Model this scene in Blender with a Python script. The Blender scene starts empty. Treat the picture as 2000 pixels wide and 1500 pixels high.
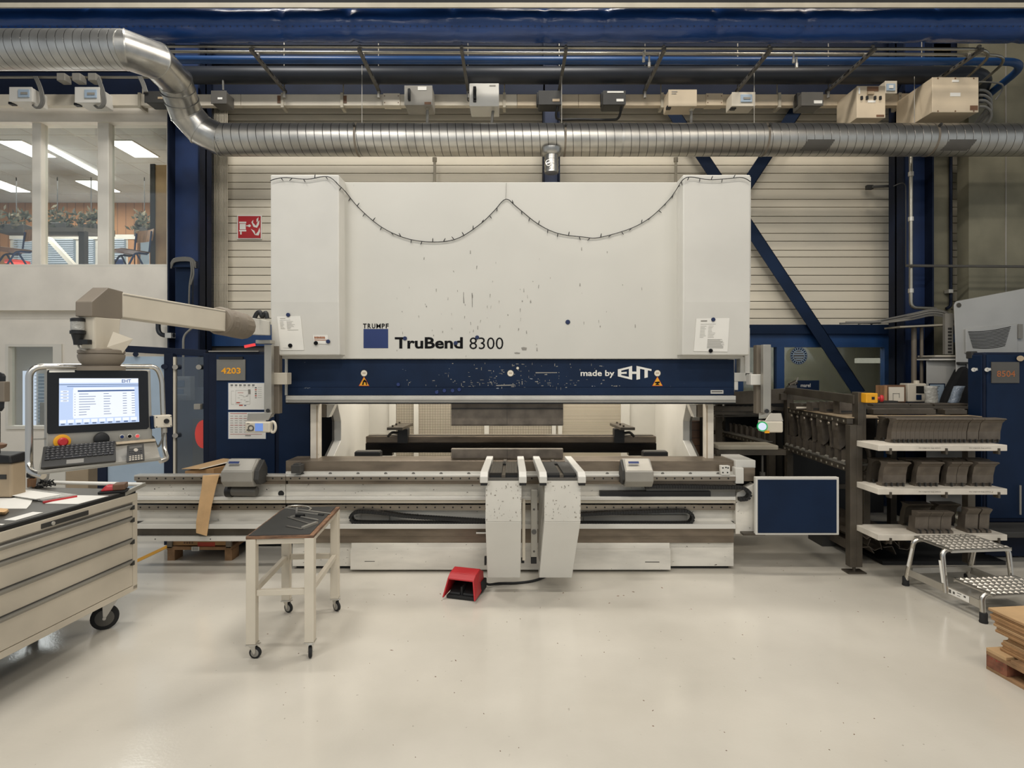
import bpy, bmesh, math, random
from mathutils import Vector, Matrix, noise
random.seed(7)
PI = math.pi
SC = bpy.context.scene
COL = SC.collection
# camera model: focal length in pixels, vanishing point and eye height (photo frame 2000 x 1500)
F, CX, CY, CH = 1100.0, 1000.0, 720.0, 1.99


def at(px, py, Y):
    return Vector(((px - CX) * Y / F, Y, CH - (py - CY) * Y / F))


def fl(px, py):
    """point of the floor seen at a pixel"""
    Y = CH * F / (py - CY)
    return Vector(((px - CX) * Y / F, Y, 0))


def hit(px, py, P, N):
    d = Vector(((px - CX) / F, 1, -(py - CY) / F))
    o = Vector((0, 0, CH))
    t = (P - o).dot(N) / d.dot(N)
    return o + d * t


def hz(px, py, z):
    """point at height z seen at a pixel"""
    Y = (CH - z) * F / (py - CY)
    return Vector(((px - CX) * Y / F, Y, z))


def xs(px, Y):
    return (px - CX) * Y / F


def zs(py, Y):
    return CH - (py - CY) * Y / F


# ---------------------------------------------------------------- mesh builder
class MB:
    def __init__(s):
        s.v, s.f, s.m, s.cm = [], [], [], 0

    def mat(s, i):
        s.cm = i
        return s

    def add(s, vs, fs):
        b = len(s.v)
        s.v += [Vector(v) for v in vs]
        for f in fs:
            s.f.append([b + i for i in f])
            s.m.append(s.cm)
        return s

    def hexa(s, p):
        return s.add(p, [(0, 3, 2, 1), (4, 5, 6, 7), (0, 1, 5, 4), (1, 2, 6, 5), (2, 3, 7, 6), (3, 0, 4, 7)])

    def box(s, x0, x1, y0, y1, z0, z1):
        return s.hexa([(x0, y0, z0), (x1, y0, z0), (x1, y1, z0), (x0, y1, z0), (x0, y0, z1), (x1, y0, z1), (x1, y1, z1), (x0, y1, z1)])

    def pb(s, a, b, c, d, Y, dep):
        p, q = at(a, b, Y), at(c, d, Y)
        return s.box(p.x, q.x, Y, Y + dep, q.z, p.z)

    def prism(s, poly, vec):
        n = len(poly)
        poly = [Vector(p) for p in poly]
        vec = Vector(vec)
        fs = [tuple(range(n))[::-1], tuple(range(n, 2 * n))]
        fs += [(i, (i + 1) % n, n + (i + 1) % n, n + i) for i in range(n)]
        return s.add(poly + [p + vec for p in poly], fs)

    def quad(s, *p):
        return s.add(p, [tuple(range(len(p)))])

    def pq(s, a, b, c, d, Y):
        """flat rectangle facing the hall"""
        return s.quad(at(a, d, Y), at(c, d, Y), at(c, b, Y), at(a, b, Y))

    def ring(s, c, u, w, r, n):
        return [c + u * (math.cos(2 * PI * i / n) * r) + w * (math.sin(2 * PI * i / n) * r) for i in range(n)]

    def tube(s, pts, r, n=10, caps=True, flat=1.0, start=0.0):
        pts = [Vector(p) for p in pts]
        rs = r if isinstance(r, (list, tuple)) else [r] * len(pts)
        t0 = (pts[1] - pts[0]).normalized()
        up = Vector((0, 0, 1)) if abs(t0.z) < .95 else Vector((0, 1, 0))
        u = t0.cross(up).normalized()
        b = len(s.v)
        pt = t0
        for i, p in enumerate(pts):
            if i == 0:
                t = t0
            elif i == len(pts) - 1:
                t = (pts[i] - pts[i - 1]).normalized()
            else:
                t = ((pts[i] - pts[i - 1]).normalized() + (pts[i + 1] - pts[i]).normalized())
                t = t.normalized() if t.length > 1e-6 else pt
            q = pt.rotation_difference(t)
            u = (q @ u)
            u = (u - t * u.dot(t)).normalized()
            w = t.cross(u)
            k = 1.0
            if 0 < i < len(pts) - 1:
                k = 1 / max(.5, t.dot((pts[i + 1] - pts[i]).normalized()))
            pt = t
            for j in range(n):
                a = 2 * PI * j / n + start
                s.v.append(p + u * (math.cos(a) * rs[i]) + w * (math.sin(a) * rs[i] * flat))
        m = len(pts)
        for i in range(m - 1):
            for j in range(n):
                s.f.append([b + i * n + j, b + i * n + (j + 1) % n, b + (i + 1) * n + (j + 1) % n, b + (i + 1) * n + j])
                s.m.append(s.cm)
        if caps:
            s.f.append([b + j for j in range(n)][::-1]); s.m.append(s.cm)
            s.f.append([b + (m - 1) * n + j for j in range(n)]); s.m.append(s.cm)
        return s

    def cyl(s, p, q, r, n=16, r2=None):
        return s.tube([p, q], [r, r if r2 is None else r2], n)

    def lathe(s, c, prof, n=20, axis=(0, 0, 1)):
        c = Vector(c); ax = Vector(axis).normalized()
        up = Vector((0, 0, 1)) if abs(ax.z) < .9 else Vector((1, 0, 0))
        u = ax.cross(up).normalized(); w = ax.cross(u)
        b = len(s.v)
        for r, h in prof:
            s.v += s.ring(c + ax * h, u, w, max(r, 1e-4), n)
        for i in range(len(prof) - 1):
            for j in range(n):
                s.f.append([b + i * n + j, b + i * n + (j + 1) % n, b + (i + 1) * n + (j + 1) % n, b + (i + 1) * n + j]); s.m.append(s.cm)
        s.f.append([b + j for j in range(n)][::-1]); s.m.append(s.cm)
        s.f.append([b + (len(prof) - 1) * n + j for j in range(n)]); s.m.append(s.cm)
        return s

    def bar(s, p, q, w, h, up=(0, 0, 1)):
        """rectangular bar from p to q, w across, h along up"""
        p, q = Vector(p), Vector(q)
        t = (q - p).normalized()
        up = Vector(up)
        if abs(t.dot(up)) > .97:
            up = Vector((0, 1, 0))
        a = t.cross(up).normalized() * (w / 2)
        c = a.cross(t).normalized() * (h / 2)
        return s.hexa([p - a - c, p + a - c, q + a - c, q - a - c, p - a + c, p + a + c, q + a + c, q - a + c])

    def disc(s, c, r, n=14, axis=(0, -1, 0)):
        ax = Vector(axis).normalized()
        up = Vector((0, 0, 1)) if abs(ax.z) < .9 else Vector((1, 0, 0))
        u = ax.cross(up).normalized(); w = ax.cross(u)
        b = len(s.v)
        s.v += s.ring(Vector(c), u, w, r, n)
        s.f.append([b + i for i in range(n)]); s.m.append(s.cm)
        return s

    def text(s, txt, o, u, v, w, h, bold=0.0, lines=False):
        cu = bpy.data.curves.new('tmp', 'FONT')
        cu.body = txt; cu.offset = bold; cu.resolution_u = 3
        ob = bpy.data.objects.new('tmp', cu); COL.objects.link(ob)
        dg = bpy.context.evaluated_depsgraph_get()
        me = bpy.data.meshes.new_from_object(ob.evaluated_get(dg))
        vs = [p.co.copy() for p in me.vertices]
        fs = [tuple(p.vertices) for p in me.polygons]
        bpy.data.objects.remove(ob); bpy.data.curves.remove(cu); bpy.data.meshes.remove(me)
        x0 = min(p.x for p in vs); x1 = max(p.x for p in vs); y0 = min(p.y for p in vs); y1 = max(p.y for p in vs)
        o, u, v = Vector(o), Vector(u).normalized(), Vector(v).normalized()
        return s.add([o + u * ((p.x - x0) / (x1 - x0) * w) + v * ((p.y - y0) / (y1 - y0) * h) for p in vs], fs)

    def ptext(s, txt, a, b, c, d, Y, bold=0.0):
        p, q = at(a, d, Y), at(c, b, Y)
        return s.text(txt, p, (1, 0, 0), (0, 0, 1), q.x - p.x, q.z - p.z, bold)


def fillet(pts, r, n=6):
    pts = [Vector(p) for p in pts]
    out = [pts[0]]
    for i in range(1, len(pts) - 1):
        a, b, c = pts[i - 1], pts[i], pts[i + 1]
        d1, d2 = (a - b), (c - b)
        k = min(r, d1.length * .49, d2.length * .49)
        p, q = b + d1.normalized() * k, b + d2.normalized() * k
        for j in range(n + 1):
            t = j / n
            out.append(p * (1 - t) ** 2 + b * (2 * t * (1 - t)) + q * t * t)
    out.append(pts[-1])
    return out


def resample(pts, step):
    pts = [Vector(p) for p in pts]
    out = [(pts[0], (pts[1] - pts[0]).normalized())]
    left = step
    for a, b in zip(pts, pts[1:]):
        L = (b - a).length
        if L < 1e-9:
            continue
        t = (b - a) / L
        while left <= L:
            out.append((a + t * left, t))
            left += step
        left -= L
    return out


def smooth_path(pts, n=6):
    pts = [Vector(p) for p in pts]
    out = []
    for i in range(len(pts) - 1):
        p0 = pts[max(i - 1, 0)]; p1 = pts[i]; p2 = pts[i + 1]; p3 = pts[min(i + 2, len(pts) - 1)]
        for j in range(n):
            t = j / n
            out.append(.5 * ((2 * p1) + (p2 - p0) * t + (2 * p0 - 5 * p1 + 4 * p2 - p3) * t * t + (3 * p1 - p0 - 3 * p2 + p3) * t ** 3))
    out.append(pts[-1])
    return out


ROOT = {}


def build(name, mb, mats, inv=None, bev=0, smooth=None):
    me = bpy.data.meshes.new(name)
    vs = [inv @ v for v in mb.v] if inv is not None else mb.v
    me.from_pydata([tuple(v) for v in vs], [], mb.f)
    mats = mats if isinstance(mats, (list, tuple)) else [mats]
    for m in mats:
        me.materials.append(M[m] if isinstance(m, str) else m)
    me.polygons.foreach_set('material_index', [min(i, len(mats) - 1) for i in mb.m])
    bm = bmesh.new(); bm.from_mesh(me)
    bmesh.ops.recalc_face_normals(bm, faces=bm.faces)
    bm.to_mesh(me); bm.free()
    if smooth:
        me.shade_smooth()
        me.set_sharp_from_angle(angle=math.radians(smooth))
    me.update()
    o = bpy.data.objects.new(name, me)
    COL.objects.link(o)
    if bev:
        b = o.modifiers.new('bevel', 'BEVEL')
        b.width = bev; b.segments = 2; b.limit_method = 'ANGLE'; b.angle_limit = .7
    return o


def props(o, label=None, cat=None, group=None, kind=None):
    if label: o['label'] = label
    if cat: o['category'] = cat
    if group: o['group'] = group
    if kind: o['kind'] = kind
    return o


def thing(name, label, cat, loc, rz=0.0, group=None):
    o = bpy.data.objects.new(name, None)
    o.empty_display_size = .1
    COL.objects.link(o)
    o.location = Vector(loc); o.rotation_euler = (0, 0, rz)
    ROOT[o] = (Matrix.Translation(Vector(loc)) @ Matrix.Rotation(rz, 4, 'Z'))
    return props(o, label, cat, group)


def top(o):
    while o.parent is not None:
        o = o.parent
    return o


def part(name, mb, mats, parent, local=False, bev=0, smooth=None, label=None):
    inv = None if local else ROOT[top(parent)].inverted()
    o = build(name, mb, mats, inv, bev, smooth)
    o.parent = parent
    if label: o['label'] = label
    return o


def solo(name, mb, mats, label, cat, group=None, bev=0, smooth=None, kind=None):
    xs_ = [v.x for v in mb.v]; ys_ = [v.y for v in mb.v]; zs_ = [v.z for v in mb.v]
    c = Vector(((min(xs_) + max(xs_)) / 2, (min(ys_) + max(ys_)) / 2, min(zs_)))
    o = build(name, mb, mats, Matrix.Translation(-c), bev, smooth)
    o.location = c
    ROOT[o] = Matrix.Translation(c)
    return props(o, label, cat, group, kind)


def struct(name, mb, mats, parent=None, bev=0, smooth=None):
    o = build(name, mb, mats, None, bev, smooth)
    ROOT[o] = Matrix()
    if parent is None:
        o['kind'] = 'structure'
    else:
        o.parent = parent
    return o


def dup(r, loc, label=None, rz=None, group=None):
    n = r.copy(); COL.objects.link(n)
    n.location = Vector(loc)
    if rz is not None: n.rotation_euler = (0, 0, rz)
    if label: n['label'] = label
    if group: n['group'] = group
    ROOT[n] = Matrix.Translation(Vector(loc)) @ Matrix.Rotation(n.rotation_euler[2], 4, 'Z')
    for ch in list(r.children):
        c = ch.copy(); COL.objects.link(c); c.parent = n
        for g in list(ch.children):
            d = g.copy(); COL.objects.link(d); d.parent = c
    return n


ORD = 'first second third fourth fifth sixth seventh eighth ninth tenth eleventh twelfth thirteenth fourteenth fifteenth sixteenth seventeenth eighteenth nineteenth twentieth'.split()

# ---------------------------------------------------------------- materials
M = {}


def lin(h):
    h = h.lstrip('#')
    c = [int(h[i:i + 2], 16) / 255 for i in (0, 2, 4)]
    return tuple(((x / 12.92) if x <= .04045 else ((x + .055) / 1.055) ** 2.4) for x in c) + (1.0,)


def base_mat(name):
    m = bpy.data.materials.new(name); m.use_nodes = True
    nt = m.node_tree
    return m, nt, nt.nodes['Principled BSDF']


def paint(name, col, rough=.5, metal=0.0, var=.06, scale=3.0, bump=0.0, bscale=40.0, speck=None, stretch=(1, 1, 1), spec=.5, coat=0.0, col2=None):
    """procedural paint: base colour with soft noise variation, optional chips (colour, amount, scale) and bump"""
    m, nt, bs = base_mat(name)
    N, L = nt.nodes, nt.links
    tc = N.new('ShaderNodeTexCoord'); mp = N.new('ShaderNodeMapping')
    mp.inputs['Scale'].default_value = stretch
    L.new(tc.outputs['Object'], mp.inputs['Vector'])
    nz = N.new('ShaderNodeTexNoise'); nz.inputs['Scale'].default_value = scale; nz.inputs['Detail'].default_value = 6
    L.new(mp.outputs['Vector'], nz.inputs['Vector'])
    rp = N.new('ShaderNodeValToRGB')
    c = lin(col)
    lo = lin(col2) if col2 else tuple(max(0, x * (1 - 2.2 * var)) for x in c[:3]) + (1,)
    hi = tuple(min(1, x * (1 + var)) for x in c[:3]) + (1,)
    rp.color_ramp.elements[0].position = .3; rp.color_ramp.elements[0].color = lo
    rp.color_ramp.elements[1].position = .62; rp.color_ramp.elements[1].color = hi
    L.new(nz.outputs['Fac'], rp.inputs['Fac'])
    out = rp.outputs['Color']
    if speck:
        sc, amt, ss = speck[:3]
        st = speck[3] if len(speck) > 3 else (1, 1, 1)
        mp2 = N.new('ShaderNodeMapping'); mp2.inputs['Scale'].default_value = st
        L.new(tc.outputs['Object'], mp2.inputs['Vector'])
        n2 = N.new('ShaderNodeTexNoise'); n2.inputs['Scale'].default_value = ss; n2.inputs['Detail'].default_value = 5; n2.inputs['Roughness'].default_value = .65
        L.new(mp2.outputs['Vector'], n2.inputs['Vector'])
        r2 = N.new('ShaderNodeValToRGB')
        r2.color_ramp.elements[0].position = amt; r2.color_ramp.elements[1].position = amt + .025
        L.new(n2.outputs['Fac'], r2.inputs['Fac'])
        mx = N.new('ShaderNodeMixRGB')
        L.new(r2.outputs['Color'], mx.inputs['Fac']); L.new(out, mx.inputs['Color1']); mx.inputs['Color2'].default_value = lin(sc)
        out = mx.outputs['Color']
    L.new(out, bs.inputs['Base Color'])
    bs.inputs['Roughness'].default_value = rough
    bs.inputs['Metallic'].default_value = metal
    bs.inputs['Specular IOR Level'].default_value = spec
    bs.inputs['Coat Weight'].default_value = coat
    if bump:
        nb = N.new('ShaderNodeTexNoise'); nb.inputs['Scale'].default_value = bscale; nb.inputs['Detail'].default_value = 4
        L.new(mp.outputs['Vector'], nb.inputs['Vector'])
        bp = N.new('ShaderNodeBump'); bp.inputs['Strength'].default_value = bump; bp.inputs['Distance'].default_value = .02
        L.new(nb.outputs['Fac'], bp.inputs['Height']); L.new(bp.outputs['Normal'], bs.inputs['Normal'])
    M[name] = m
    return m


def emit(name, col, st, base=None):
    m, nt, bs = base_mat(name)
    N, L = nt.nodes, nt.links
    nz = N.new('ShaderNodeTexNoise'); nz.inputs['Scale'].default_value = 2
    rp = N.new('ShaderNodeValToRGB')
    c = lin(col)
    rp.color_ramp.elements[0].color = tuple(x * .96 for x in c[:3]) + (1,); rp.color_ramp.elements[1].color = c
    L.new(nz.outputs['Fac'], rp.inputs['Fac'])
    L.new(rp.outputs['Color'], bs.inputs['Emission Color'])
    bs.inputs['Base Color'].default_value = lin(base or '#101010')
    bs.inputs['Emission Strength'].default_value = st
    bs.inputs['Roughness'].default_value = .3
    M[name] = m


def glass(name, tint, alpha=.2, rough=.03):
    """thin pane: mostly transparent with a glossy skin"""
    m = bpy.data.materials.new(name); m.use_nodes = True
    nt = m.node_tree; N, L = nt.nodes, nt.links
    N.remove(N['Principled BSDF'])
    out = N['Material Output']
    tr = N.new('ShaderNodeBsdfTransparent'); tr.inputs['Color'].default_value = lin(tint)
    nz = N.new('ShaderNodeTexNoise'); nz.inputs['Scale'].default_value = 1.2
    rp = N.new('ShaderNodeMapRange'); rp.inputs['To Min'].default_value = rough; rp.inputs['To Max'].default_value = rough + .05
    L.new(nz.outputs['Fac'], rp.inputs['Value'])
    gl = N.new('ShaderNodeBsdfGlossy'); gl.inputs['Color'].default_value = (.9, .93, .95, 1)
    L.new(rp.outputs['Result'], gl.inputs['Roughness'])
    mx = N.new('ShaderNodeMixShader'); mx.inputs['Fac'].default_value = alpha
    L.new(tr.outputs[0], mx.inputs[1]); L.new(gl.outputs[0], mx.inputs[2]); L.new(mx.outputs[0], out.inputs['Surface'])
    M[name] = m


def spiral(name, col, pitch, rough=.32, along=0, line=.09, metal=.9):
    """galvanised spiral duct: seam lines wind round the object's own axis"""
    m, nt, bs = base_mat(name)
    N, L = nt.nodes, nt.links
    tc = N.new('ShaderNodeTexCoord'); sp = N.new('ShaderNodeSeparateXYZ')
    L.new(tc.outputs['Object'], sp.inputs[0])
    an = N.new('ShaderNodeMath'); an.operation = 'ARCTAN2'
    L.new(sp.outputs['Y'], an.inputs[0]); L.new(sp.outputs['Z'], an.inputs[1])
    a2 = N.new('ShaderNodeMath'); a2.operation = 'DIVIDE'; a2.inputs[1].default_value = 2 * PI
    L.new(an.outputs[0], a2.inputs[0])
    x2 = N.new('ShaderNodeMath'); x2.operation = 'DIVIDE'; x2.inputs[1].default_value = pitch
    L.new(sp.outputs['X'], x2.inputs[0])
    sm = N.new('ShaderNodeMath'); sm.operation = 'ADD'
    L.new(a2.outputs[0], sm.inputs[0]); L.new(x2.outputs[0], sm.inputs[1])
    fr = N.new('ShaderNodeMath'); fr.operation = 'FRACT'
    L.new(sm.outputs[0], fr.inputs[0])
    rp = N.new('ShaderNodeValToRGB')
    e = rp.color_ramp.elements
    e[0].position = 0; e[0].color = (0, 0, 0, 1)
    e[1].position = line; e[1].color = (1, 1, 1, 1)
    k = e.new(line * .6); k.color = (.1, .1, .1, 1)
    L.new(fr.outputs[0], rp.inputs['Fac'])
    nz = N.new('ShaderNodeTexNoise'); nz.inputs['Scale'].default_value = 5; nz.inputs['Detail'].default_value = 6
    L.new(tc.outputs['Object'], nz.inputs['Vector'])
    cr = N.new('ShaderNodeValToRGB')
    c = lin(col)
    cr.color_ramp.elements[0].position = .3; cr.color_ramp.elements[0].color = tuple(x * .75 for x in c[:3]) + (1,)
    cr.color_ramp.elements[1].position = .7; cr.color_ramp.elements[1].color = c
    L.new(nz.outputs['Fac'], cr.inputs['Fac'])
    mx = N.new('ShaderNodeMixRGB'); mx.blend_type = 'MIX'
    mx.inputs['Color1'].default_value = lin('#4a4744')
    L.new(rp.outputs['Color'], mx.inputs['Fac']); L.new(cr.outputs['Color'], mx.inputs['Color2'])
    L.new(mx.outputs['Color'], bs.inputs['Base Color'])
    bs.inputs['Metallic'].default_value = metal; bs.inputs['Roughness'].default_value = rough
    bp = N.new('ShaderNodeBump'); bp.inputs['Strength'].default_value = .35; bp.inputs['Distance'].default_value = .01
    L.new(rp.outputs['Color'], bp.inputs['Height']); L.new(bp.outputs['Normal'], bs.inputs['Normal'])
    M[name] = m


def gridmat(name, c_hi, c_lo, pitch, gap, axes=('X', 'Z'), rough=.5, metal=0.0):
    """perforated or ruled sheet: lines along one or two axes"""
    m, nt, bs = base_mat(name)
    N, L = nt.nodes, nt.links
    tc = N.new('ShaderNodeTexCoord'); sp = N.new('ShaderNodeSeparateXYZ')
    L.new(tc.outputs['Object'], sp.inputs[0])
    prev = None
    for ax in axes:
        d = N.new('ShaderNodeMath'); d.operation = 'DIVIDE'; d.inputs[1].default_value = pitch
        L.new(sp.outputs[ax], d.inputs[0])
        f = N.new('ShaderNodeMath'); f.operation = 'FRACT'; L.new(d.outputs[0], f.inputs[0])
        g = N.new('ShaderNodeMath'); g.operation = 'GREATER_THAN'; g.inputs[1].default_value = gap
        L.new(f.outputs[0], g.inputs[0])
        if prev is None:
            prev = g.outputs[0]
        else:
            k = N.new('ShaderNodeMath'); k.operation = 'MULTIPLY'
            L.new(prev, k.inputs[0]); L.new(g.outputs[0], k.inputs[1]); prev = k.outputs[0]
    nz = N.new('ShaderNodeTexNoise'); nz.inputs['Scale'].default_value = 3
    L.new(tc.outputs['Object'], nz.inputs['Vector'])
    hi = N.new('ShaderNodeMixRGB'); hi.inputs['Color1'].default_value = lin(c_hi); hi.inputs['Color2'].default_value = tuple(x * .85 for x in lin(c_hi)[:3]) + (1,)
    L.new(nz.outputs['Fac'], hi.inputs['Fac'])
    mx = N.new('ShaderNodeMixRGB'); L.new(prev, mx.inputs['Fac'])
    mx.inputs['Color1'].default_value = lin(c_lo); L.new(hi.outputs['Color'], mx.inputs['Color2'])
    L.new(mx.outputs['Color'], bs.inputs['Base Color'])
    bs.inputs['Roughness'].default_value = rough; bs.inputs['Metallic'].default_value = metal
    M[name] = m


paint('white', '#cfccc3', .42, var=.03, scale=1.5)
paint('white_scuff', '#cfcbc0', .5, var=.04, scale=2, speck=('#5a5348', .655, 34, (1, 1, .45)))
paint('white_panel', '#cbc8be', .4, var=.025, scale=.8, speck=('#8e8a82', .735, 16, (1.4, 1, .4)))
paint('white_worn', '#d8d3c7', .55, var=.1, scale=3.5, speck=('#5d554a', .66, 30, (.7, 1, 1.2)), stretch=(.5, 1, 2))
paint('navy', '#0f223c', .55, spec=.22, var=.08)
paint('navy_worn', '#0f223c', .55, spec=.22, var=.1, speck=('#b9bcc0', .70, 17, (.5, 1, 1.5)))
paint('navy_dark', '#101a2e', .6, var=.1, spec=.25)
paint('blue', '#1f4474', .45, var=.08)
paint('blue_deep', '#152a50', .5, var=.12)
paint('steel_brown', '#7c7061', .42, .55, var=.16, scale=5, stretch=(.5, 1, 2))
paint('steel_dark', '#5d564c', .42, .6, var=.12, scale=5)
paint('steel_tool', '#6e655a', .45, .45, var=.14, scale=9)
paint('rail', '#8f8679', .3, .8, var=.12, scale=4, stretch=(.4, 1, 2))
paint('silver', '#cbc7bd', .32, .4, var=.06)
paint('chrome', '#cfcbc3', .27, 1.0, var=.03)
paint('alu', '#c9c5bc', .32, .8, var=.06, scale=6)
paint('alu_flat', '#aaa69c', .42, .6, var=.06)
paint('galv', '#b9b7b1', .3, .9, var=.18, scale=4)
paint('conduit', '#a9a497', .32, .8, var=.1)
paint('black', '#121212', .5, var=.1)
paint('black_gloss', '#0c0c0e', .18, var=.1)
paint('rubber', '#1b1b1b', .8, var=.1)
paint('charcoal', '#33322f', .6, var=.1)
paint('grey', '#8f8b82', .5, var=.06)
paint('grey_dark', '#56534d', .5, var=.08)
paint('grey_warm', '#7a7062', .55, var=.06)
paint('cream', '#cdc4b2', .5, var=.04)
paint('cart', '#c5bba9', .45, var=.04)
paint('beige', '#c8b89e', .5, var=.05)
paint('beige_dk', '#a8957a', .55, var=.06)
paint('cable', '#73716b', .6, var=.05)
paint('cable_black', '#1a1a1a', .55, var=.05)
paint('textile', '#1a3a6e', .23, var=.1, scale=2, bump=.5, bscale=4, stretch=(.8, 2, 2), spec=.5)
paint('pipe_blue', '#1d4373', .4, var=.08)
paint('duct_dark', '#22262d', .45, var=.1)
paint('wall_white', '#e2dbce', .7, var=.03, bump=.03)
paint('wall_frame', '#d6d1c5', .55, var=.03)
paint('wall_int', '#bdb6a9', .8, var=.03)
paint('slat', '#d6cdb9', .55, var=.05, scale=1.2, stretch=(.3, 1, 4))
paint('slat_gap', '#6f675a', .7, var=.05)
paint('rib', '#a9a18f', .6, var=.06)
paint('rib_dark', '#3a3c40', .6, var=.06)
paint('concrete', '#797562', .85, var=.1, scale=2.2, bump=.1)
paint('ceiling_dark', '#17181a', .9, var=.1)
paint('office_ceiling', '#b8b6ae', .9, var=.03)
paint('wood', '#a37a55', .55, var=.2, scale=4, stretch=(6, 6, .6))
paint('wood_dark', '#6d4f38', .5, var=.15, scale=5)
paint('ply_edge', '#7a5a42', .6, var=.25, scale=12, stretch=(1, 1, 5))
paint('board_white', '#d6cebf', .55, var=.07, scale=5, speck=('#a49a88', .69, 9))
paint('pallet', '#93714f', .75, var=.2, scale=7)
paint('pallet_red', '#7c4e38', .75, var=.25, scale=14, speck=('#8e2f24', .6, 30))
paint('card', '#a98358', .8, var=.08, scale=5)
paint('card_lt', '#bb9a70', .8, var=.06, scale=5)
paint('kraft', '#cfa97a', .75, var=.06, scale=6, bump=.1)
paint('paper', '#e4e1d8', .75, var=.02)
paint('paper_cream', '#ddd4c2', .75, var=.03)
paint('ink', '#5a5a5c', .8, var=.1)
paint('ink_black', '#0d0d0f', .7, var=.1, spec=.15)
paint('orange_ink', '#f0a51c', .6, var=.12, scale=40)
paint('housing_grey', '#b4b3ae', .5, var=.03)
paint('panel_grey', '#868c93', .5, var=.05)
paint('brown_ink', '#a4633a', .6, var=.1, scale=40)
paint('red_ink', '#b5442f', .6, var=.1)
paint('yellow', '#e2a21c', .5, var=.05)
paint('red', '#b3262b', .4, var=.08)
paint('red_lt', '#d9483f', .35, var=.05)
paint('magnet_blue', '#13244d', .4, var=.05)
paint('sign_red', '#b32a2e', .45, var=.04)
paint('sign_grey', '#74726b', .6, var=.05)
paint('logo_blue', '#182e63', .5, var=.05)
paint('lite_blue', '#9fb0bf', .5, var=.04)
paint('plant', '#363a2c', .8, var=.4, scale=12)
paint('plant_pale', '#635d4b', .8, var=.3, scale=12)
paint('denim', '#20345c', .6, var=.1)
paint('jacket', '#0d0d0f', .85, var=.2)
paint('bag', '#a7a59d', .25, var=.12, bump=.6, bscale=30)
paint('bag_blue', '#7f8a97', .25, var=.2, bump=.6, bscale=30)
paint('blind', '#b9c2cc', .6, var=.03)
paint('screen_bezel', '#141416', .22, var=.1)
paint('key', '#2a2a2c', .45, var=.08)
paint('key_grey', '#85827b', .5, var=.08)
paint('key_light', '#b5ad9f', .5, var=.05)
paint('wood_wall', '#a5754a', .6, var=.16, scale=5, stretch=(5, 5, .5))
emit('screen', '#c3d6f7', 1.05)
emit('screen_white', '#eef3ff', 1.1)
emit('screen_blue', '#5673a8', .8)
emit('screen_ink', '#7f93b8', .7)
emit('lcd', '#7da0e8', .8)
emit('panel_light', '#ffffff', 5.0, '#ffffff')
emit('green_glow', '#16c06a', .7)
emit('white_glow', '#dfe9fb', .95)
emit('red_glow', '#ff4a4a', .9)
emit('red_led', '#ff5a58', .8)
emit('reflection_glow', '#fff6e0', 2.0)
glass('glass', '#f2f5f4', .07)
glass('poly_clear', '#b9c0c8', .12, .08)
glass('glass_grey', '#a9acab', .12, .1)
spiral('spiral', '#c4c1b9', .098, .36)
spiral('spiral_wide', '#c6c5c0', .085, .36)
gridmat('mesh_panel', '#d2c9b6', '#6a6255', .022, .36)
gridmat('brush', '#7d7566', '#26231f', .011, .45, ('X', 'Y'), .9)
gridmat('mesh_lines', '#c2b8a4', '#6a6254', .02, .3, ('Z',))
gridmat('planks', '#a5754a', '#4f3522', .17, .05, ('X',), .6)


def floor_mat():
    m, nt, bs = base_mat('floor_epoxy')
    N, L = nt.nodes, nt.links
    tc = N.new('ShaderNodeTexCoord')
    n1 = N.new('ShaderNodeTexNoise'); n1.inputs['Scale'].default_value = .7; n1.inputs['Detail'].default_value = 7
    n2 = N.new('ShaderNodeTexNoise'); n2.inputs['Scale'].default_value = 26; n2.inputs['Detail'].default_value = 4
    n3 = N.new('ShaderNodeTexNoise'); n3.inputs['Scale'].default_value = 60; n3.inputs['Detail'].default_value = 3
    for n in (n1, n2, n3):
        L.new(tc.outputs['Object'], n.inputs['Vector'])
    r1 = N.new('ShaderNodeValToRGB')
    r1.color_ramp.elements[0].position = .3; r1.color_ramp.elements[0].color = lin('#bab4a7')
    r1.color_ramp.elements[1].position = .68; r1.color_ramp.elements[1].color = lin('#d1cbbe')
    L.new(n1.outputs['Fac'], r1.inputs['Fac'])
    r2 = N.new('ShaderNodeValToRGB'); r2.color_ramp.elements[0].position = .715; r2.color_ramp.elements[1].position = .74
    L.new(n2.outputs['Fac'], r2.inputs['Fac'])
    mx = N.new('ShaderNodeMixRGB'); L.new(r2.outputs['Color'], mx.inputs['Fac']); L.new(r1.outputs['Color'], mx.inputs['Color1'])
    mx.inputs['Color2'].default_value = lin('#a39d90')
    L.new(mx.outputs['Color'], bs.inputs['Base Color'])
    mr = N.new('ShaderNodeMapRange'); mr.inputs['To Min'].default_value = .1; mr.inputs['To Max'].default_value = .2
    L.new(n1.outputs['Fac'], mr.inputs['Value']); L.new(mr.outputs['Result'], bs.inputs['Roughness'])
    bs.inputs['Specular IOR Level'].default_value = .6
    bp = N.new('ShaderNodeBump'); bp.inputs['Strength'].default_value = .05; bp.inputs['Distance'].default_value = .01
    L.new(n3.outputs['Fac'], bp.inputs['Height']); L.new(bp.outputs['Normal'], bs.inputs['Normal'])
    M['floor'] = m


floor_mat()
# ================================================================ the hall
mb = MB().box(-13, 13, -5, 17, -.12, 0); struct('floor', mb, 'floor')
mb = MB().box(-13, 13, -5, 17, 8.6, 8.7); struct('ceiling', mb, 'ceiling_dark')
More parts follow.
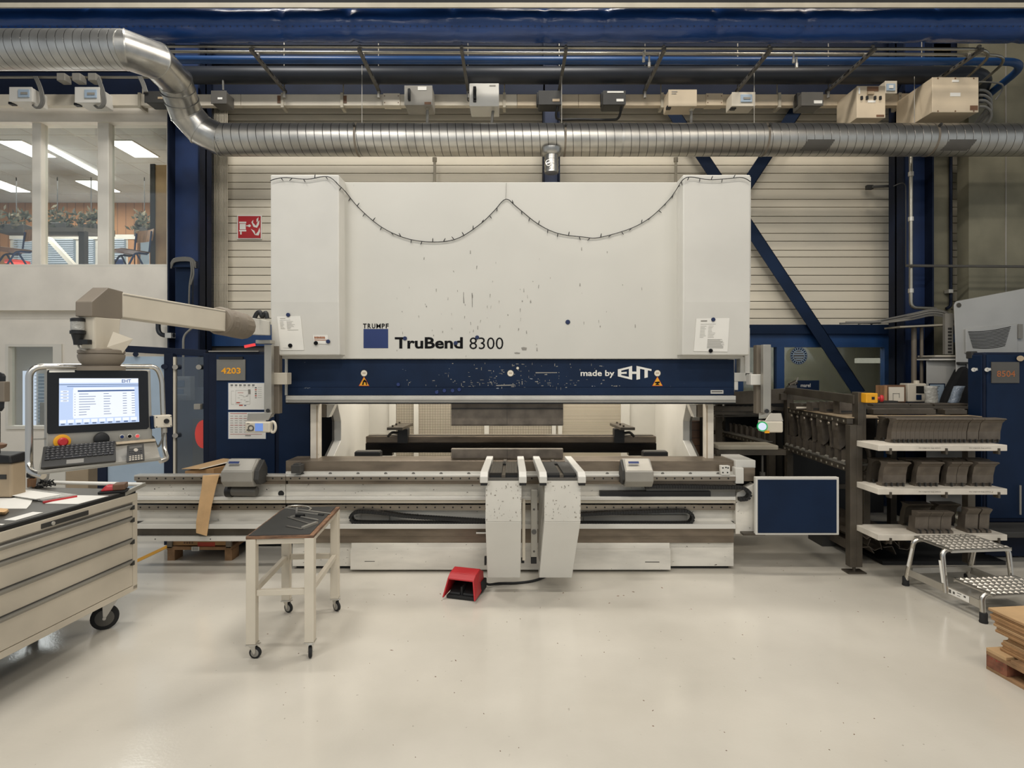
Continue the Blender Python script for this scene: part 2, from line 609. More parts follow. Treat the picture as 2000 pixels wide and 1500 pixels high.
# slat wall behind the machine
WY = 8.2
mb = MB()
x0, x1 = xs(402, WY), xs(1905, WY)
mb.mat(1).box(x0, x1, WY + .03, WY + .12, 2.6, 8.6)
z = zs(634, WY); k = 0
while z < 8.5:
    h = (.098, .132, .115, .15)[k % 4]
    mb.mat(0).box(x0, x1, WY, WY + .04, z, z + h - .011)
    z += h; k += 1
struct('wall_back', mb, ['slat', 'slat_gap'])
mb = MB().box(xs(560, 8.25), xs(1440, 8.25), 8.25, 8.35, 0, 2.66); struct('wall_back_lower', mb, 'wall_frame')
# blue glazed front at the back right
Y = 8.15
mb = MB()
mb.pb(1440, 634, 1752, 652, Y - .08, .2)
mb.mat(1).pb(1440, 652, 1752, 678, Y, .12)
mb.pb(1517, 678, 1532, 790, Y, .1).pb(1728, 678, 1752, 800, Y, .1).pb(1440, 678, 1452, 800, Y, .1).pb(1440, 790, 1752, 1000, Y, .1)
w1 = struct('window_1', mb, ['navy', 'blue'])
struct('pane', MB().pb(1452, 678, 1517, 790, Y + .05, .012), 'glass_grey', w1)
struct('pane', MB().pb(1532, 678, 1728, 790, Y + .05, .012), 'glass_grey', w1)
mb = MB().pb(1800, 633, 1868, 668, Y, .1).pb(1800, 700, 1868, 790, Y, .1)
mb.mat(1).pb(1800, 640, 1868, 652, Y - .02, .02)
w2 = struct('window_2', mb, ['blue', 'navy'])
struct('pane', MB().pb(1800, 668, 1868, 700, Y + .05, .012), 'glass_grey', w2)
# the room behind that glazing
mb = MB().box(2.8, 7.5, 10.2, 10.3, 0, 3.2); struct('wall_far', mb, 'concrete')
mb = MB().box(2.5, 7.5, 8.4, 10.2, 2.75, 2.85); struct('ceiling_far', mb, 'office_ceiling')
lamp = MB().box(xs(1672, 9.2), xs(1722, 9.2), 9.1, 9.25, 2.08, 2.16)
solo('reflection_strip', lamp, 'reflection_glow', 'bright glowing strip behind the grey window pane standing for a reflection', 'reflection', bev=.01)  # glowing bar put in for lights mirrored in the glass
# concrete on the right
mb = MB().box(xs(1808, 7.95), xs(1857, 7.95), 7.95, 8.1, 0, 8.6)
mb.box(xs(1892, 7.7), 13, 7.7, 7.9, 0, 8.6)
mb.mat(1).box(xs(1964, 7.69), xs(1966, 7.69), 7.69, 7.7, 0, 8.6)
struct('wall_right', mb, ['concrete', 'grey'])
mb = MB().box(xs(1857, 8.5), xs(1900, 8.5), 8.5, 8.6, 0, 2.6); struct('wall_back_recess', mb, 'concrete')
# ribbed strip by the left column
mb = MB()
for i in range(13):
    px = 403 + i * 3.1
    p = at(px, 120, 8.0)
    mb.mat(1 if i < 4 else 0).cyl((p.x, 8.05, 2.3), (p.x, 8.05, 6.6), .008 if i < 4 else .0088, 8)
struct('trim_1', mb, ['rib', 'rib_dark'], smooth=40)
# columns


def hcol(name, a, b, Y, z1=8.6):
    xa, xb = xs(a, Y), xs(b, Y)
    mb = MB().box(xa, xa + .022, Y - .15, Y + .15, 0, z1).box(xb - .022, xb, Y - .15, Y + .15, 0, z1)
    mb.mat(1).box(xa, xb, Y - .01, Y + .02, 0, z1)
    return mb


s1 = struct('column', hcol('c', 340, 402, 7.65), ['navy_dark', 'blue_deep'])
s2 = struct('column', hcol('c', 1750, 1808, 7.67), ['navy_dark', 'blue_deep'])
s3 = struct('column', hcol('c', 1060, 1092, 8.0), ['navy_dark', 'blue_deep'])


def brace(a, b, w=.17):
    p, q = at(*a), at(*b)
    t = (q - p).normalized(); n = Vector((t.z, 0, -t.x)) * (w / 2)
    mb = MB().prism([p - n, p + n, q + n, q - n], (0, .012, 0))
    mb.prism([p - n, p - n * .9, q - n * .9, q - n], (0, .09, 0))
    return mb


struct('beam', brace((1296, 190, 8.0), (1680, 770, 8.0)), 'navy')
struct('beam', brace((1562, 205, 8.05), (1384, 475, 8.05)), 'navy')
# dark beam band behind the pipes, and the navy beam below the dark duct
mb = MB().box(-13, 13, 7.95, 8.1, zs(121, 7.95), 7.8); struct('beam', mb, 'navy_dark')
mb = MB().box(-13, 13, 7.85, 8.05, zs(184, 7.85), zs(141, 7.85)); struct('beam', mb, 'navy_dark')
# pale flange at the very top
mb = MB().box(-8, 8, 5.9, 5.92, zs(14, 5.9), zs(5, 5.9)); mb.mat(1).box(-8, 8, 5.925, 5.96, zs(9, 5.9), zs(-90, 5.9))
struct('beam', mb, ['rib', 'ceiling_dark'])
struct('trim_2', MB().box(-13, xs(402, 8.3), 8.3, 8.4, 5.4, 8.6), 'navy_dark')

# ---------------------------------------------------------------- upper office, left
OY = 7.6
mb = MB()
mb.pb(-400, 522, 338, 606, OY, .18)
mb.mat(1).pb(-400, 204, 338, 238, OY, .2)
struct('wall_left_upper', mb, ['wall_white', 'wall_white'])
mb = MB().pb(-400, 606, 338, 672, OY + .15, .1).pb(110, 672, 342, 690, OY + .15, .1).pb(-400, 672, 10, 1010, OY + .15, .1)
mb.pb(10, 835, 110, 1010, OY + .15, .1).pb(110, 690, 180, 1010, OY + .15, .1)
struct('wall_left', mb, 'wall_white')
mb = MB()
for a, b in ((-130, -115), (62, 80), (190, 212), (325, 338)):
    mb.pb(a, 226, b, 524, OY + .03, .12)
mb.pb(-400, 226, 338, 240, OY + .04, .1).pb(-400, 516, 338, 524, OY + .02, .12)
w3 = struct('window_3', mb, 'wall_frame', bev=.008)
for a, b in ((-115, 62), (80, 190), (212, 325)):
    struct('pane', MB().pb(a, 240, b, 516, OY + .1, .008), 'glass', w3)
# room: ceiling, back wall with windows, floor, end wall
ZC = zs(238, OY) + .03
mb = MB().box(-14, xs(338, OY), OY + .2, 11.6, ZC, ZC + .06)
for i in range(8):
    mb.mat(1).box(-14, xs(338, OY), OY + .5 + i * .55, OY + .512 + i * .55, ZC - .003, ZC)
for i in range(16):
    mb.box(-13.5 + i * .6, -13.488 + i * .6, OY + .2, 11.6, ZC - .003, ZC)
struct('ceiling_office', mb, ['office_ceiling', 'wall_int'])
BY = 11.4
struct('floor_office', MB().box(-14, xs(338, OY), OY + .2, BY, 2.55, 2.62), 'grey')
mb = MB()
zt, zb = zs(396, BY), zs(462, BY)
mb.box(-14, -4.4, BY, BY + .1, zb, ZC)
mb.mat(0)
for a, b in ((-200, 18), (262, 268), (292, 420)):
    mb.pb(a, 462, b, 640, BY, .1)
mb.pb(250, 462, 264, 640, BY, .1)
mb.pb(18, 535, 300, 640, BY, .1)
struct('wall_office_back', mb, 'planks')
mb = MB().box(xs(338, OY) - .02, xs(338, OY) + .02, OY + .18, BY, 2.55, ZC)
struct('wall_office_end', mb, 'wall_int')
mb = MB()
for a, b in ((18, 28), (66, 80), (148, 162), (186, 196), (246, 252)):
    mb.pb(a, 460, b, 535, BY + .02, .08)
mb.pb(18, 458, 296, 467, BY - .02, .1)
w4 = struct('window_4', mb, 'wall_frame')
struct('pane', MB().pb(28, 464, 292, 535, BY + .06, .008), 'glass', w4)
for k, (a, b) in enumerate(((30, 66), (82, 147), (162, 186), (197, 246))):
    mb = MB()
    zz = zs(535, BY); z1 = zs(470, BY)
    while zz < z1:
        mb.hexa([(xs(a, BY), BY - .07, zz), (xs(b, BY), BY - .07, zz), (xs(b, BY), BY - .03, zz + .03), (xs(a, BY), BY - .03, zz + .03),
                 (xs(a, BY), BY - .07, zz + .002), (xs(b, BY), BY - .07, zz + .002), (xs(b, BY), BY - .03, zz + .032), (xs(a, BY), BY - .03, zz + .032)])
        zz += .042
    solo('window_blind', mb, 'blind', ORD[k] + ' slatted blind from the left in the upstairs canteen window', 'blind', 'blinds in the upstairs room')
# wood panelled post and dark door edge in the office
mb = MB().pb(302, 322, 326, 530, 8.4, .9)
mb.mat(1).pb(293, 320, 302, 530, 8.38, .1)
struct('door_1', mb, ['card_lt', 'charcoal'])
# ceiling light panels
for k, (x, y) in enumerate(((-5.78, 8.6), (-7.4, 8.6), (-7.6, 10.35), (-9.3, 10.35))):
    t = thing('ceiling_light', ('square white ceiling light nearest the glass in the right window bay', 'square white ceiling light nearest the glass in the left window bay',
              'square white ceiling light further back seen across two panes', 'square white ceiling light further back at the left edge')[k], 'light', (x, y, ZC - .02), 0, 'upstairs ceiling lights')
    part('frame', MB().box(x - .2, x + .2, y - .33, y + .33, ZC - .012, ZC - .002), 'wall_frame', t)
    part('diffuser', MB().box(x - .18, x + .18, y - .31, y + .31, ZC - .02, ZC - .011), 'panel_light', t)
mb = MB().bar((-6.98, 8.45, ZC - .03), (-7.12, 10.0, ZC - .03), .05, .03)
solo('linear_light', mb, 'panel_light', 'thin linear lamp running back along the upstairs ceiling', 'light')
for lx, ly in ((-6.6, 9.2), (-8.6, 9.9)):
    ld = bpy.data.lights.new('room_lamp_and_fill', 'AREA'); ld.energy = 80; ld.size = 1.6; ld.color = (1, .97, .92)
    lo = bpy.data.objects.new('room_lamp_and_fill', ld); COL.objects.link(lo); lo.location = (lx, ly, ZC - .06)


ld = bpy.data.lights.new('ceiling_fill', 'AREA'); ld.energy = 75; ld.size = 2.5  # unseen light added below the sill to brighten the office ceiling
lo = bpy.data.objects.new('ceiling_fill', ld); COL.objects.link(lo); lo.location = (-7.2, 9.4, 2.75); lo.rotation_euler = (PI, 0, 0)
# tables and chairs upstairs
def school_chair(c, rz, label):
    t = thing('school_chair', label, 'chair', c, rz, 'chairs lifted onto the upstairs tables')
    part('seat', MB().prism([(-.2, -.2, .42), (.2, -.2, .42), (.2, .2, .435), (-.2, .2, .435)], (0, 0, .012)), 'wood_dark', t, True, bev=.004)
    b = MB()
    n = 8
    ring = []
    for i in range(n + 1):
        u = -1 + 2 * i / n
        ring.append((u * .2, .22 - .03 * (1 - u * u) * -1, 0))
    for i in range(n):
        (a, ay, _), (d, dy, _) = ring[i], ring[i + 1]
        b.hexa([(a, ay, .62), (d, dy, .62), (d, dy + .012, .62), (a, ay + .012, .62), (a, ay + .03, .80), (d, dy + .03, .80), (d, dy + .042, .80), (a, ay + .042, .80)])
    part('backrest', b, 'wood', t, True)
    for s in (-1, 1):
        part('leg', MB().tube(fillet([(s * .2, -.2, 0), (s * .17, 0, .4), (s * .19, .16, .41)], .05), .013, 8), 'denim', t, True, smooth=40)
        part('leg', MB().tube(fillet([(s * .2, .24, 0), (s * .17, .02, .4)], .05), .013, 8), 'denim', t, True, smooth=40)
        part('back_post', MB().tube(fillet([(s * .17, .05, .41), (s * .17, .2, .42), (s * .17, .235, .76)], .06), .012, 8), 'denim', t, True, smooth=40)
    return t


def office_table(cx, cy, w, d, label, zt=3.28):
    t = thing('canteen_table', label, 'table', (cx, cy, 2.62), 0, 'upstairs canteen tables')
    part('table_top', MB().box(cx - w / 2, cx + w / 2, cy - d / 2, cy + d / 2, zt - .04, zt), 'wood', t)
    for sx in (-1, 1):
        for sy in (-1, 1):
            part('leg', MB().cyl((cx + sx * (w / 2 - .08), cy + sy * (d / 2 - .08), 2.62), (cx + sx * (w / 2 - .08), cy + sy * (d / 2 - .08), zt - .04), .025, 8), 'denim', t)


office_table(xs(245, 8.2), 8.25, 1.1, .8, 'wooden canteen table under the right of the upstairs chairs', 3.228)
office_table(xs(10, 8.2), 8.25, 1.1, .8, 'wooden canteen table under the left upstairs chairs', 3.248)
office_table(xs(150, 9.8), 9.9, 1.4, .8, 'wooden canteen table deeper in the upstairs room')
school_chair((xs(244, 8.0), 8.05, 3.23), math.radians(-24), 'wooden school chair with blue legs standing high behind the right pane')
school_chair((xs(14, 8.0), 8.05, 3.25), math.radians(-28), 'wooden school chair with blue legs at the left edge window pane')
school_chair((xs(178, 9.9), 9.9, 3.285 - .35), math.radians(180), 'low wooden chair showing only its back in the middle pane')
mb = MB().hexa([at(212, 506, 9.2), at(240, 506, 9.2), at(240, 506, 9.25), at(212, 506, 9.25), at(214, 540, 9.2), at(247, 540, 9.2), at(247, 540, 9.25), at(214, 540, 9.25)])
mb.v[4:] = [Vector(v) for v in mb.v[4:]]
solo('blue_chair', mb, 'denim', 'dark blue plastic chair back beneath the wooden chair upstairs', 'chair', bev=.02)
mb = MB().lathe(at(34, 516, 9.0), [(.02, 0), (.16, .01), (.16, .05), (.02, .06)], 16)
solo('red_stool', mb, 'red_lt', 'round red stool seat under the left upstairs chair', 'stool', smooth=40)
# tall dark bar frame
Y = 9.0
t = thing('bar_table', 'tall dark grey bar table with square leg in the middle pane', 'table', (xs(157, Y), Y, 2.62))
part('table_top', MB().hexa([at(70, 452, Y), at(163, 452, Y), at(225, 462, Y + .9), at(70, 462, Y + .9), at(70, 444, Y), at(163, 444, Y), at(225, 450, Y + .9), at(70, 450, Y + .9)]), 'grey_dark', t)
p = at(157, 450, Y)
part('leg', MB().box(p.x - .045, p.x + .045, Y + .02, Y + .11, 2.62, p.z), 'charcoal', t)
part('apron', MB().pb(80, 452, 152, 459, Y + .04, .03), 'grey_dark', t)
mb = MB().bar(at(96, 466, 10.6), at(150, 525, 10.6), .07, .1, (0, -1, 0))
solo('strut', mb, 'wall_frame', 'slanting pale strut crossing the upstairs blinds', 'strut')
# hanging planters
for k, (px, py, w) in enumerate(((32, 440, 60), (112, 437, 64), (178, 440, 44), (282, 446, 34))):
    Y = 9.9
    c = at(px, py, Y)
    t = thing('hanging_planter', ('bushy hanging planter in the left pane', 'long hanging planter above the dark bar table', 'pale hanging planter at the edge of the middle pane',
              'small hanging planter beside the brown door panel')[k], 'plant', (c.x, Y, c.z), 0, 'hanging planters upstairs')
    part('trough', MB().box(c.x - w * .0035, c.x + w * .0035, Y - .1, Y + .1, c.z - .16, c.z), 'charcoal', t, bev=.01)
    mb = MB()
    for i in range(150):
        a = random.uniform(0, 2 * PI); r = random.random() ** .6 * w * .0052
        p = c + Vector((math.cos(a) * r, random.uniform(-.15, .15), random.uniform(-.12, .26) * (1 - .3 * r / (w * .005))))
        d = Vector((random.uniform(-1, 1), random.uniform(-.4, .4), random.uniform(-.2, 1))).normalized() * random.uniform(.07, .15)
        s_ = d.cross(Vector((0, 1, .2))).normalized() * .022
        mb.mat(0 if random.random() < .6 else 1).add([p, p + d * .5 + s_, p + d, p + d * .5 - s_], [(0, 1, 2, 3)])
    part('foliage', mb, ['plant', 'plant_pale'], t)
    part('hanging_rod', MB().cyl((c.x, Y, c.z), (c.x, Y, ZC), .009, 6), 'charcoal', t)

# ---------------------------------------------------------------- lower office window
LY = OY + .15
mb = MB().pb(16, 672, 103, 677, LY - .02, .1).pb(10, 672, 16, 832, LY - .02, .1).pb(103, 672, 120, 832, LY - .02, .1).pb(10, 832, 110, 838, LY - .04, .12)
w5 = struct('window_5', mb, 'wall_frame')
struct('pane', MB().pb(16, 677, 103, 832, LY + .04, .008), 'glass', w5)
struct('wall_room_back', MB().box(-11, -4.8, 10.4, 10.5, .4, 2.5), 'wall_int')
struct('ceiling_room', MB().box(-11, -4.8, LY + .1, 10.4, 2.42, 2.5), 'wall_int')
mb = MB().box(-8.7, -7.2, 10.34, 10.36, 1.0, 1.9); mb.mat(1).box(-8.95, -8.75, 10.3, 10.36, .95, 1.95)
struct('window_6', mb, ['lite_blue', 'white_glow'])
mb = MB()
for i in range(14):
    z = 1.05 + i * .062
    mb.box(-8.7, -7.2, 10.26, 10.3, z, z + .012)
solo('window_blind', mb, 'blind', 'grey slatted blind in the ground floor office behind the console', 'blind')
t = thing('desk', 'office desk with a pale top behind the ground floor window', 'desk', (-7.2, 8.6, 0))
part('desk_top', MB().box(-8, -6, 8.2, 9.0, .98, 1.02), 'wall_frame', t)
part('desk_body', MB().box(-7.95, -6.05, 8.25, 8.95, 0.02, .98), 'charcoal', t)
for k, (px, py, w, h, m) in enumerate(((22, 800, 30, 12, 'paper'), (55, 806, 40, 12, 'charcoal'), (34, 812, 26, 8, 'grey'), (85, 800, 18, 14, 'denim'), (96, 808, 26, 10, 'paper_cream'))):
    p = at(px, py, 8.4)
    mb = MB().hexa([(p.x, 8.3, 1.022), (p.x + w * .0075, 8.34, 1.022), (p.x + w * .0075, 8.5, 1.022), (p.x, 8.5, 1.022), (p.x + .02, 8.32, 1.022 + h * .007), (p.x + w * .007, 8.36, 1.022 + h * .006), (p.x + w * .007, 8.5, 1.022 + h * .006), (p.x + .02, 8.5, 1.022 + h * .008)])
    solo(('paper_pile', 'document_tray', 'desk_phone', 'blue_cloth', 'paper_bag')[k], mb, m, ('white paper pile', 'dark document tray', 'grey desk phone', 'blue cloth', 'cream paper bag')[k] + ' on the desk behind the ground floor window', 'clutter', bev=.006)
mb = MB().box(-7.55, -6.6, 9.0, 9.04, 1.03, 1.45)
solo('monitor_back', mb, 'grey_dark', 'grey screen panel standing on the ground floor office desk', 'screen', bev=.01)
ld = bpy.data.lights.new('room_lamp_and_fill', 'AREA'); ld.energy = 45; ld.size = 1.5  # unseen fill added to brighten the ground floor room
lo = bpy.data.objects.new('room_lamp_and_fill', ld); COL.objects.link(lo); lo.location = (-7.2, 9.0, 2.4)
ld = bpy.data.lights.new('room_lamp_and_fill', 'AREA'); ld.energy = 150; ld.size = 1.5; ld.color = (1, .97, .9)  # unseen fill added to brighten the room behind the grey panes
lo = bpy.data.objects.new('room_lamp_and_fill', ld); COL.objects.link(lo); lo.location = (4.8, 9.1, 2.72)
# pale doors seen below the console
mb = MB().pb(85, 880, 128, 1000, 7.2, .4)
solo('white_cupboard', mb, 'wall_frame', 'white cupboard standing under the office window below the console', 'cupboard', bev=.01)
mb = MB().pb(128, 880, 172, 1000, 7.15, .4)
solo('brown_cupboard', mb, 'beige_dk', 'tan brown cupboard beside the white one below the console', 'cupboard', bev=.01)
# ================================================================ overhead services
# textile air duct
Y = 6.25
r = .176
zc = 5.803
mb = MB()
n, m = 28, 420
X0, X1 = -9.5, 9.5
seams = [xs(p, Y) for p in (-300, -90, 190, 560, 690, 890, 1062, 1180, 1392, 1562, 1812, 1990, 2250)]
b = 0
for i in range(m + 1):
    x = X0 + (X1 - X0) * i / m
    dip = max([math.exp(-((x - s) / .035) ** 2) for s in seams])
    for j in range(n):
        a = 2 * PI * j / n
        k = noise.noise(Vector((x * 1.4, math.cos(a) * 1.2, math.sin(a) * 1.2))) * .010 + noise.noise(Vector((x * 5, math.cos(a) * 2.5, math.sin(a) * 2.5 + 9))) * .006
        pin = dip * (.016 + .02 * noise.noise(Vector((x * 3, a * 2.2, 4))))
        rr = r + k - pin
        mb.v.append(Vector((x, Y - math.cos(a) * rr, zc + math.sin(a) * rr)))
for i in range(m):
    for j in range(n):
        mb.f.append([i * n + j, i * n + (j + 1) % n, (i + 1) * n + (j + 1) % n, (i + 1) * n + j]); mb.m.append(0)
t = thing('fabric_air_duct', 'wide wrinkled blue fabric air duct running below the roof', 'duct', (0, Y, zc))
part('sleeve', mb, 'textile', t, smooth=180)
mb = MB()
i = 0
x = X0
while x < X1:
    p = Vector((x, Y - r * 1.0 * math.cos(-.62), zc + r * math.sin(-.62)))
    mb.disc(p + Vector((0, -.012, -.006)), .007, 6, (0, -.8, -.6)); x += .075
part('air_hole_row', mb, 'black', t)

# galvanised spiral duct
R2 = .189
t = thing('spiral_duct', 'galvanised spiral duct crossing above the machine with an offset bend', 'duct', at(1100, 274, 6.8))
c = Vector((xs(1100, 6.8), 6.8, 4.751))


def ductx(x0, x1, c, r, name, mat, bulge=None):
    o_c = Vector(((x0 + x1) / 2, c.y, c.z))
    mb = MB()
    k = 40
    mb.tube([(x0 + (x1 - x0) * i / k, c.y, c.z) for i in range(k + 1)], r, 40, True)
    o = build(name, mb, mat, Matrix.Translation(-o_c), smooth=40)
    o.parent = t
    o.location = o_c - Vector(t.location)
    return o


ductx(xs(432, 6.8), 9.0, c, R2, 'duct_run', 'spiral')
cu = Vector((0, 5.7, 5.215)); R1 = .189
ductx(-9, xs(246, 5.7), cu, R1, 'duct_run', 'spiral_wide')
P = [Vector((xs(246, 5.7), 5.7, 5.215)), at(304, 118, 5.95), at(341, 157, 6.35), at(364, 222, 6.65), at(392, 254, 6.76), Vector((xs(432, 6.8), 6.8, 4.751))]
P.insert(0, P[0] + Vector((-.05, 0, 0))); P.append(P[-1] + Vector((.06, 0, 0)))
rr = [R1] * 3 + [R1 * .98] * 3 + [R2] * 2
mb = MB()
# straight mitred gores between the points
mb.tube(P, rr, 40, False)
part('duct_bend', mb, 'galv', t, smooth=30)
for i, q in list(enumerate(P))[1:-1]:
    d = ((P[i + 1] - q).normalized() + (q - P[i - 1]).normalized()).normalized()
    part('bend_collar', MB().tube([q - d * .007, q + d * .007], rr[i] * 1.03, 40, True), 'galv', t, smooth=30)
for k in (.3, .6):
    q = P[3].lerp(P[4], k); d = (P[4] - P[3]).normalized()
    part('bend_collar', MB().tube([q - d * .006, q + d * .006], rr[3] * 1.015, 40), 'galv', t, smooth=30)
for px in (700, 1102, 1212, 1490, 1813):
    x = xs(px, 6.8)
    part('hanger_band', MB().tube([(x - .012, c.y, c.z), (x + .012, c.y, c.z)], R2 * 1.018, 40), 'grey_warm' if px != 1212 else 'galv', t, smooth=40)
    if px != 1212:
        part('band_clip', MB().cyl((x, c.y - R2 * .93, c.z + R2 * .5), (x, c.y - R2 * 1.12, c.z + R2 * .55), .016, 8), 'charcoal', t)
for px in (1590, 1860):
    x = xs(px, 6.8)
    mb = MB()
    for i in range(6):
        a0 = -.35 - i * .12; a1 = a0 - .12
        k = R2 * 1.006
        q = lambda xx, a: Vector((xx, c.y - k * math.cos(a), c.z + k * math.sin(a)))
        mb.quad(q(x - .17 + i * -.01, a0), q(x + .15 - i * .01, a0), q(x + .15 - i * .01, a1), q(x - .17 - i * .01, a1))
    part('access_patch', mb, 'grey_dark', t)
# branch stub
t2 = thing('duct_stub', 'short galvanised stub hanging below the spiral duct with a damper handle', 'duct', at(1077, 335, 6.7))
p = at(1077, 296, 6.7)
part('collar', MB().lathe((p.x, p.y, p.z - .02), [(.12, .05), (.115, 0), (.09, -.03)], 28), 'galv', t2, smooth=40)
part('pipe', MB().cyl((p.x, p.y, p.z - .02), (p.x, p.y, zs(338, 6.7)), .082, 28), 'galv', t2, smooth=40)
mb = MB()
for pz in (312, 322, 332):
    mb.tube([(p.x, p.y, zs(pz, 6.7)), (p.x, p.y, zs(pz + 1.5, 6.7))], .086, 28)
part('seam_ring', mb, 'galv', t2, smooth=40)
q = at(1071, 318, 6.58)
mb = MB().tube([q + Vector((math.cos(a) * .03, 0, math.sin(a) * .034)) for a in [2 * PI * i / 16 for i in range(17)]], .006, 6, False)
mb.bar(q + Vector((-.03, 0, -.01)), q + Vector((.03, 0, .01)), .008, .012)
part('damper_handle', mb, 'alu', t2, smooth=40)

# thin pipes
for k, (py, Y, rad, m, lab) in enumerate(((90, 6.45, .017, 'conduit', 'upper thin silver pipe under the blue fabric duct'), (101, 6.6, .016, 'conduit', 'lower thin silver pipe under the blue fabric duct'),
                                          (116.5, 6.85, .045, 'pipe_blue', 'bright blue painted pipe below the thin silver pipes'))):
    pts = fillet([at(300, py, Y), at(1950 + k * 30, py + (6 if k < 2 else 4), Y), at(1950 + k * 30, py + 6, Y) + Vector((.25, 1.3, -.05))], .3)
    solo('pipe', MB().tube(pts, rad, 12), m, lab, 'pipe', 'pipes below the fabric duct', smooth=40)
pts = fillet([at(300, 147, 7.3), at(1925, 147, 7.3), at(1925, 147, 7.3) + Vector((.3, .5, 0)), at(1925, 147, 7.3) + Vector((.32, .7, -.9))], .4)
solo('round_duct', MB().tube(pts, .108, 20), 'duct_dark', 'dark round duct behind the pipe brackets', 'duct', smooth=40)
pts = fillet([at(1480, 154, 7.55), at(1870, 160, 7.55)], .3)
solo('pipe', MB().tube(pts, .018, 8), 'grey_dark', 'thin dark grey pipe above the beige switch boxes', 'pipe', smooth=40)
# brackets
for k, px in enumerate((493, 703, 902, 1105, 1296, 1502, 1704, 1912)):
    a = at(px, 92, 6.45); a.z -= .03
    b2 = a + Vector((0, .95, 0))
    t = thing('pipe_bracket', ORD[k] + ' perforated hanger bracket from the left carrying the thin pipes', 'bracket', a, 0, 'pipe hanger brackets')
    mb = MB().bar(a + Vector((0, -.05, -.02)), b2 + Vector((0, 0, -.02)), .035, .035)
    for i in range(9):
        mb.mat(1).box(a.x - .0185, a.x + .0185, a.y + .05 + i * .09, a.y + .085 + i * .09, a.z - .028, a.z - .012)
    mb.mat(0)
    part('rail', mb, ['grey_dark', 'black'], t)
    for yy, zz_ in ((6.45, .03), (6.6, .022)):
        part('pipe_clip', MB().tube([(a.x - .012, yy, a.z + zz_), (a.x + .012, yy, a.z + zz_)], .024, 12), 'grey', t, smooth=40)
    part('threaded_rod', MB().cyl((a.x, b2.y - .05, a.z - .08), (a.x, b2.y - .05, 8.6), .007, 6), 'conduit', t)
    part('end_bolt', MB().cyl((a.x, b2.y - .05, a.z - .12), (a.x, b2.y - .05, a.z - .03), .018, 8), 'grey', t)
for k, (px, py) in enumerate(((1257, 112), (1268, 122), (1550, 114), (1556, 124))):
    p = at(px, py - 12, 6.5)
    mb = MB().cyl(p, p + Vector((0, 0, -.07)), .011, 8).cyl(p + Vector((0, 0, -.07)), p + Vector((0, 0, -.12)), .017, 8)
    solo('pipe_tap', mb, 'silver', ORD[k] + ' short drain tap from the left on the thin pipes', 'tap', 'drain taps on the thin pipes', smooth=40)
for k, (px, py0, py1) in enumerate(((707, 128, 240), (1097, 110, 242), (1473, 140, 242), (1786, 150, 242))):
    p, q = at(px, py0, 7.0), at(px, py1, 6.85)
    solo('hanging_wire', MB().cyl(p, q, .0045, 6), 'grey', ORD[k] + ' thin steel wire from the left holding up the spiral duct', 'wire', 'duct hanging wires')

# busbar trunking
BYY = 7.4
z0, z1 = zs(206, BYY), zs(184, BYY)
t = thing('busbar_trunking', 'long pale busbar trunking carrying switch boxes along the wall', 'trunking', (xs(900, BYY), BYY, z0))
segs = [(-400, 318), (318, 470), (470, 770), (770, 1010), (1010, 1130), (1130, 1345), (1345, 1520), (1520, 1660), (1660, 1800)]
for a, b2 in segs:
    part('trunk_section', MB().box(xs(a, BYY) + .002, xs(b2, BYY) - .002, BYY, BYY + .08, z0, z1), 'cream' if a < 1000 else 'beige', t, bev=.004)
for px in (273, 552, 668, 985, 1293, 1522, 1757):
    x = xs(px, BYY)
    part('clamp', MB().box(x - .018, x + .018, BYY - .015, BYY + .14, z0 - .03, z1 + .015).cyl((x, BYY + .06, z1), (x, BYY + .06, z1 + .25), .008, 6), 'rib', t)
for px in (546, 673):
    x = xs(px, BYY)
    part('tap_off_slot', MB().box(x - .028, x + .028, BYY - .006, BYY + .01, z0 + .03, z1 - .02), 'wood_dark', t)
for px in (765, 1395, 1770):
    x = xs(px, BYY)
    mb = MB().box(x - .11, x + .11, BYY - .014, BYY + .1, z0 - .004, z1 + .006)
    for dx in (-.09, .09):
        for zz in (z0 + .03, z1 - .03):
            mb.mat(1).disc((x + dx, BYY - .016, zz), .008, 8)
    part('joint_cover', mb, ['cream' if px < 1000 else 'beige', 'wood_dark'], t, bev=.003)


def jbox(name, label, a, b, c_, d, dep, mat, Y=BYY, bev=.012, extra=None, group='switch boxes on the busbar'):
    """tap-off box hung on the trunking, front at Y - dep"""
    Yf = Y - dep
    p, q = at(a, b, Yf), at(c_, d, Yf)
    t = thing(name, label, 'switch box', ((p.x + q.x) / 2, Y, q.z), 0, group)
    part('housing', MB().box(p.x, q.x, Yf + .012, Y + .02, q.z, p.z), mat, t, bev=bev)
    part('lid', MB().box(p.x - .002, q.x + .002, Yf, Yf + .014, q.z - .002, p.z + .002), mat, t, bev=.004)
    return t, Yf, p, q


def lbl(t, Yf, a, b, c_, d, mat='paper', name='label_plate'):
    part(name, MB().pb(a, b, c_, d, Yf - .004, .005), mat, t)


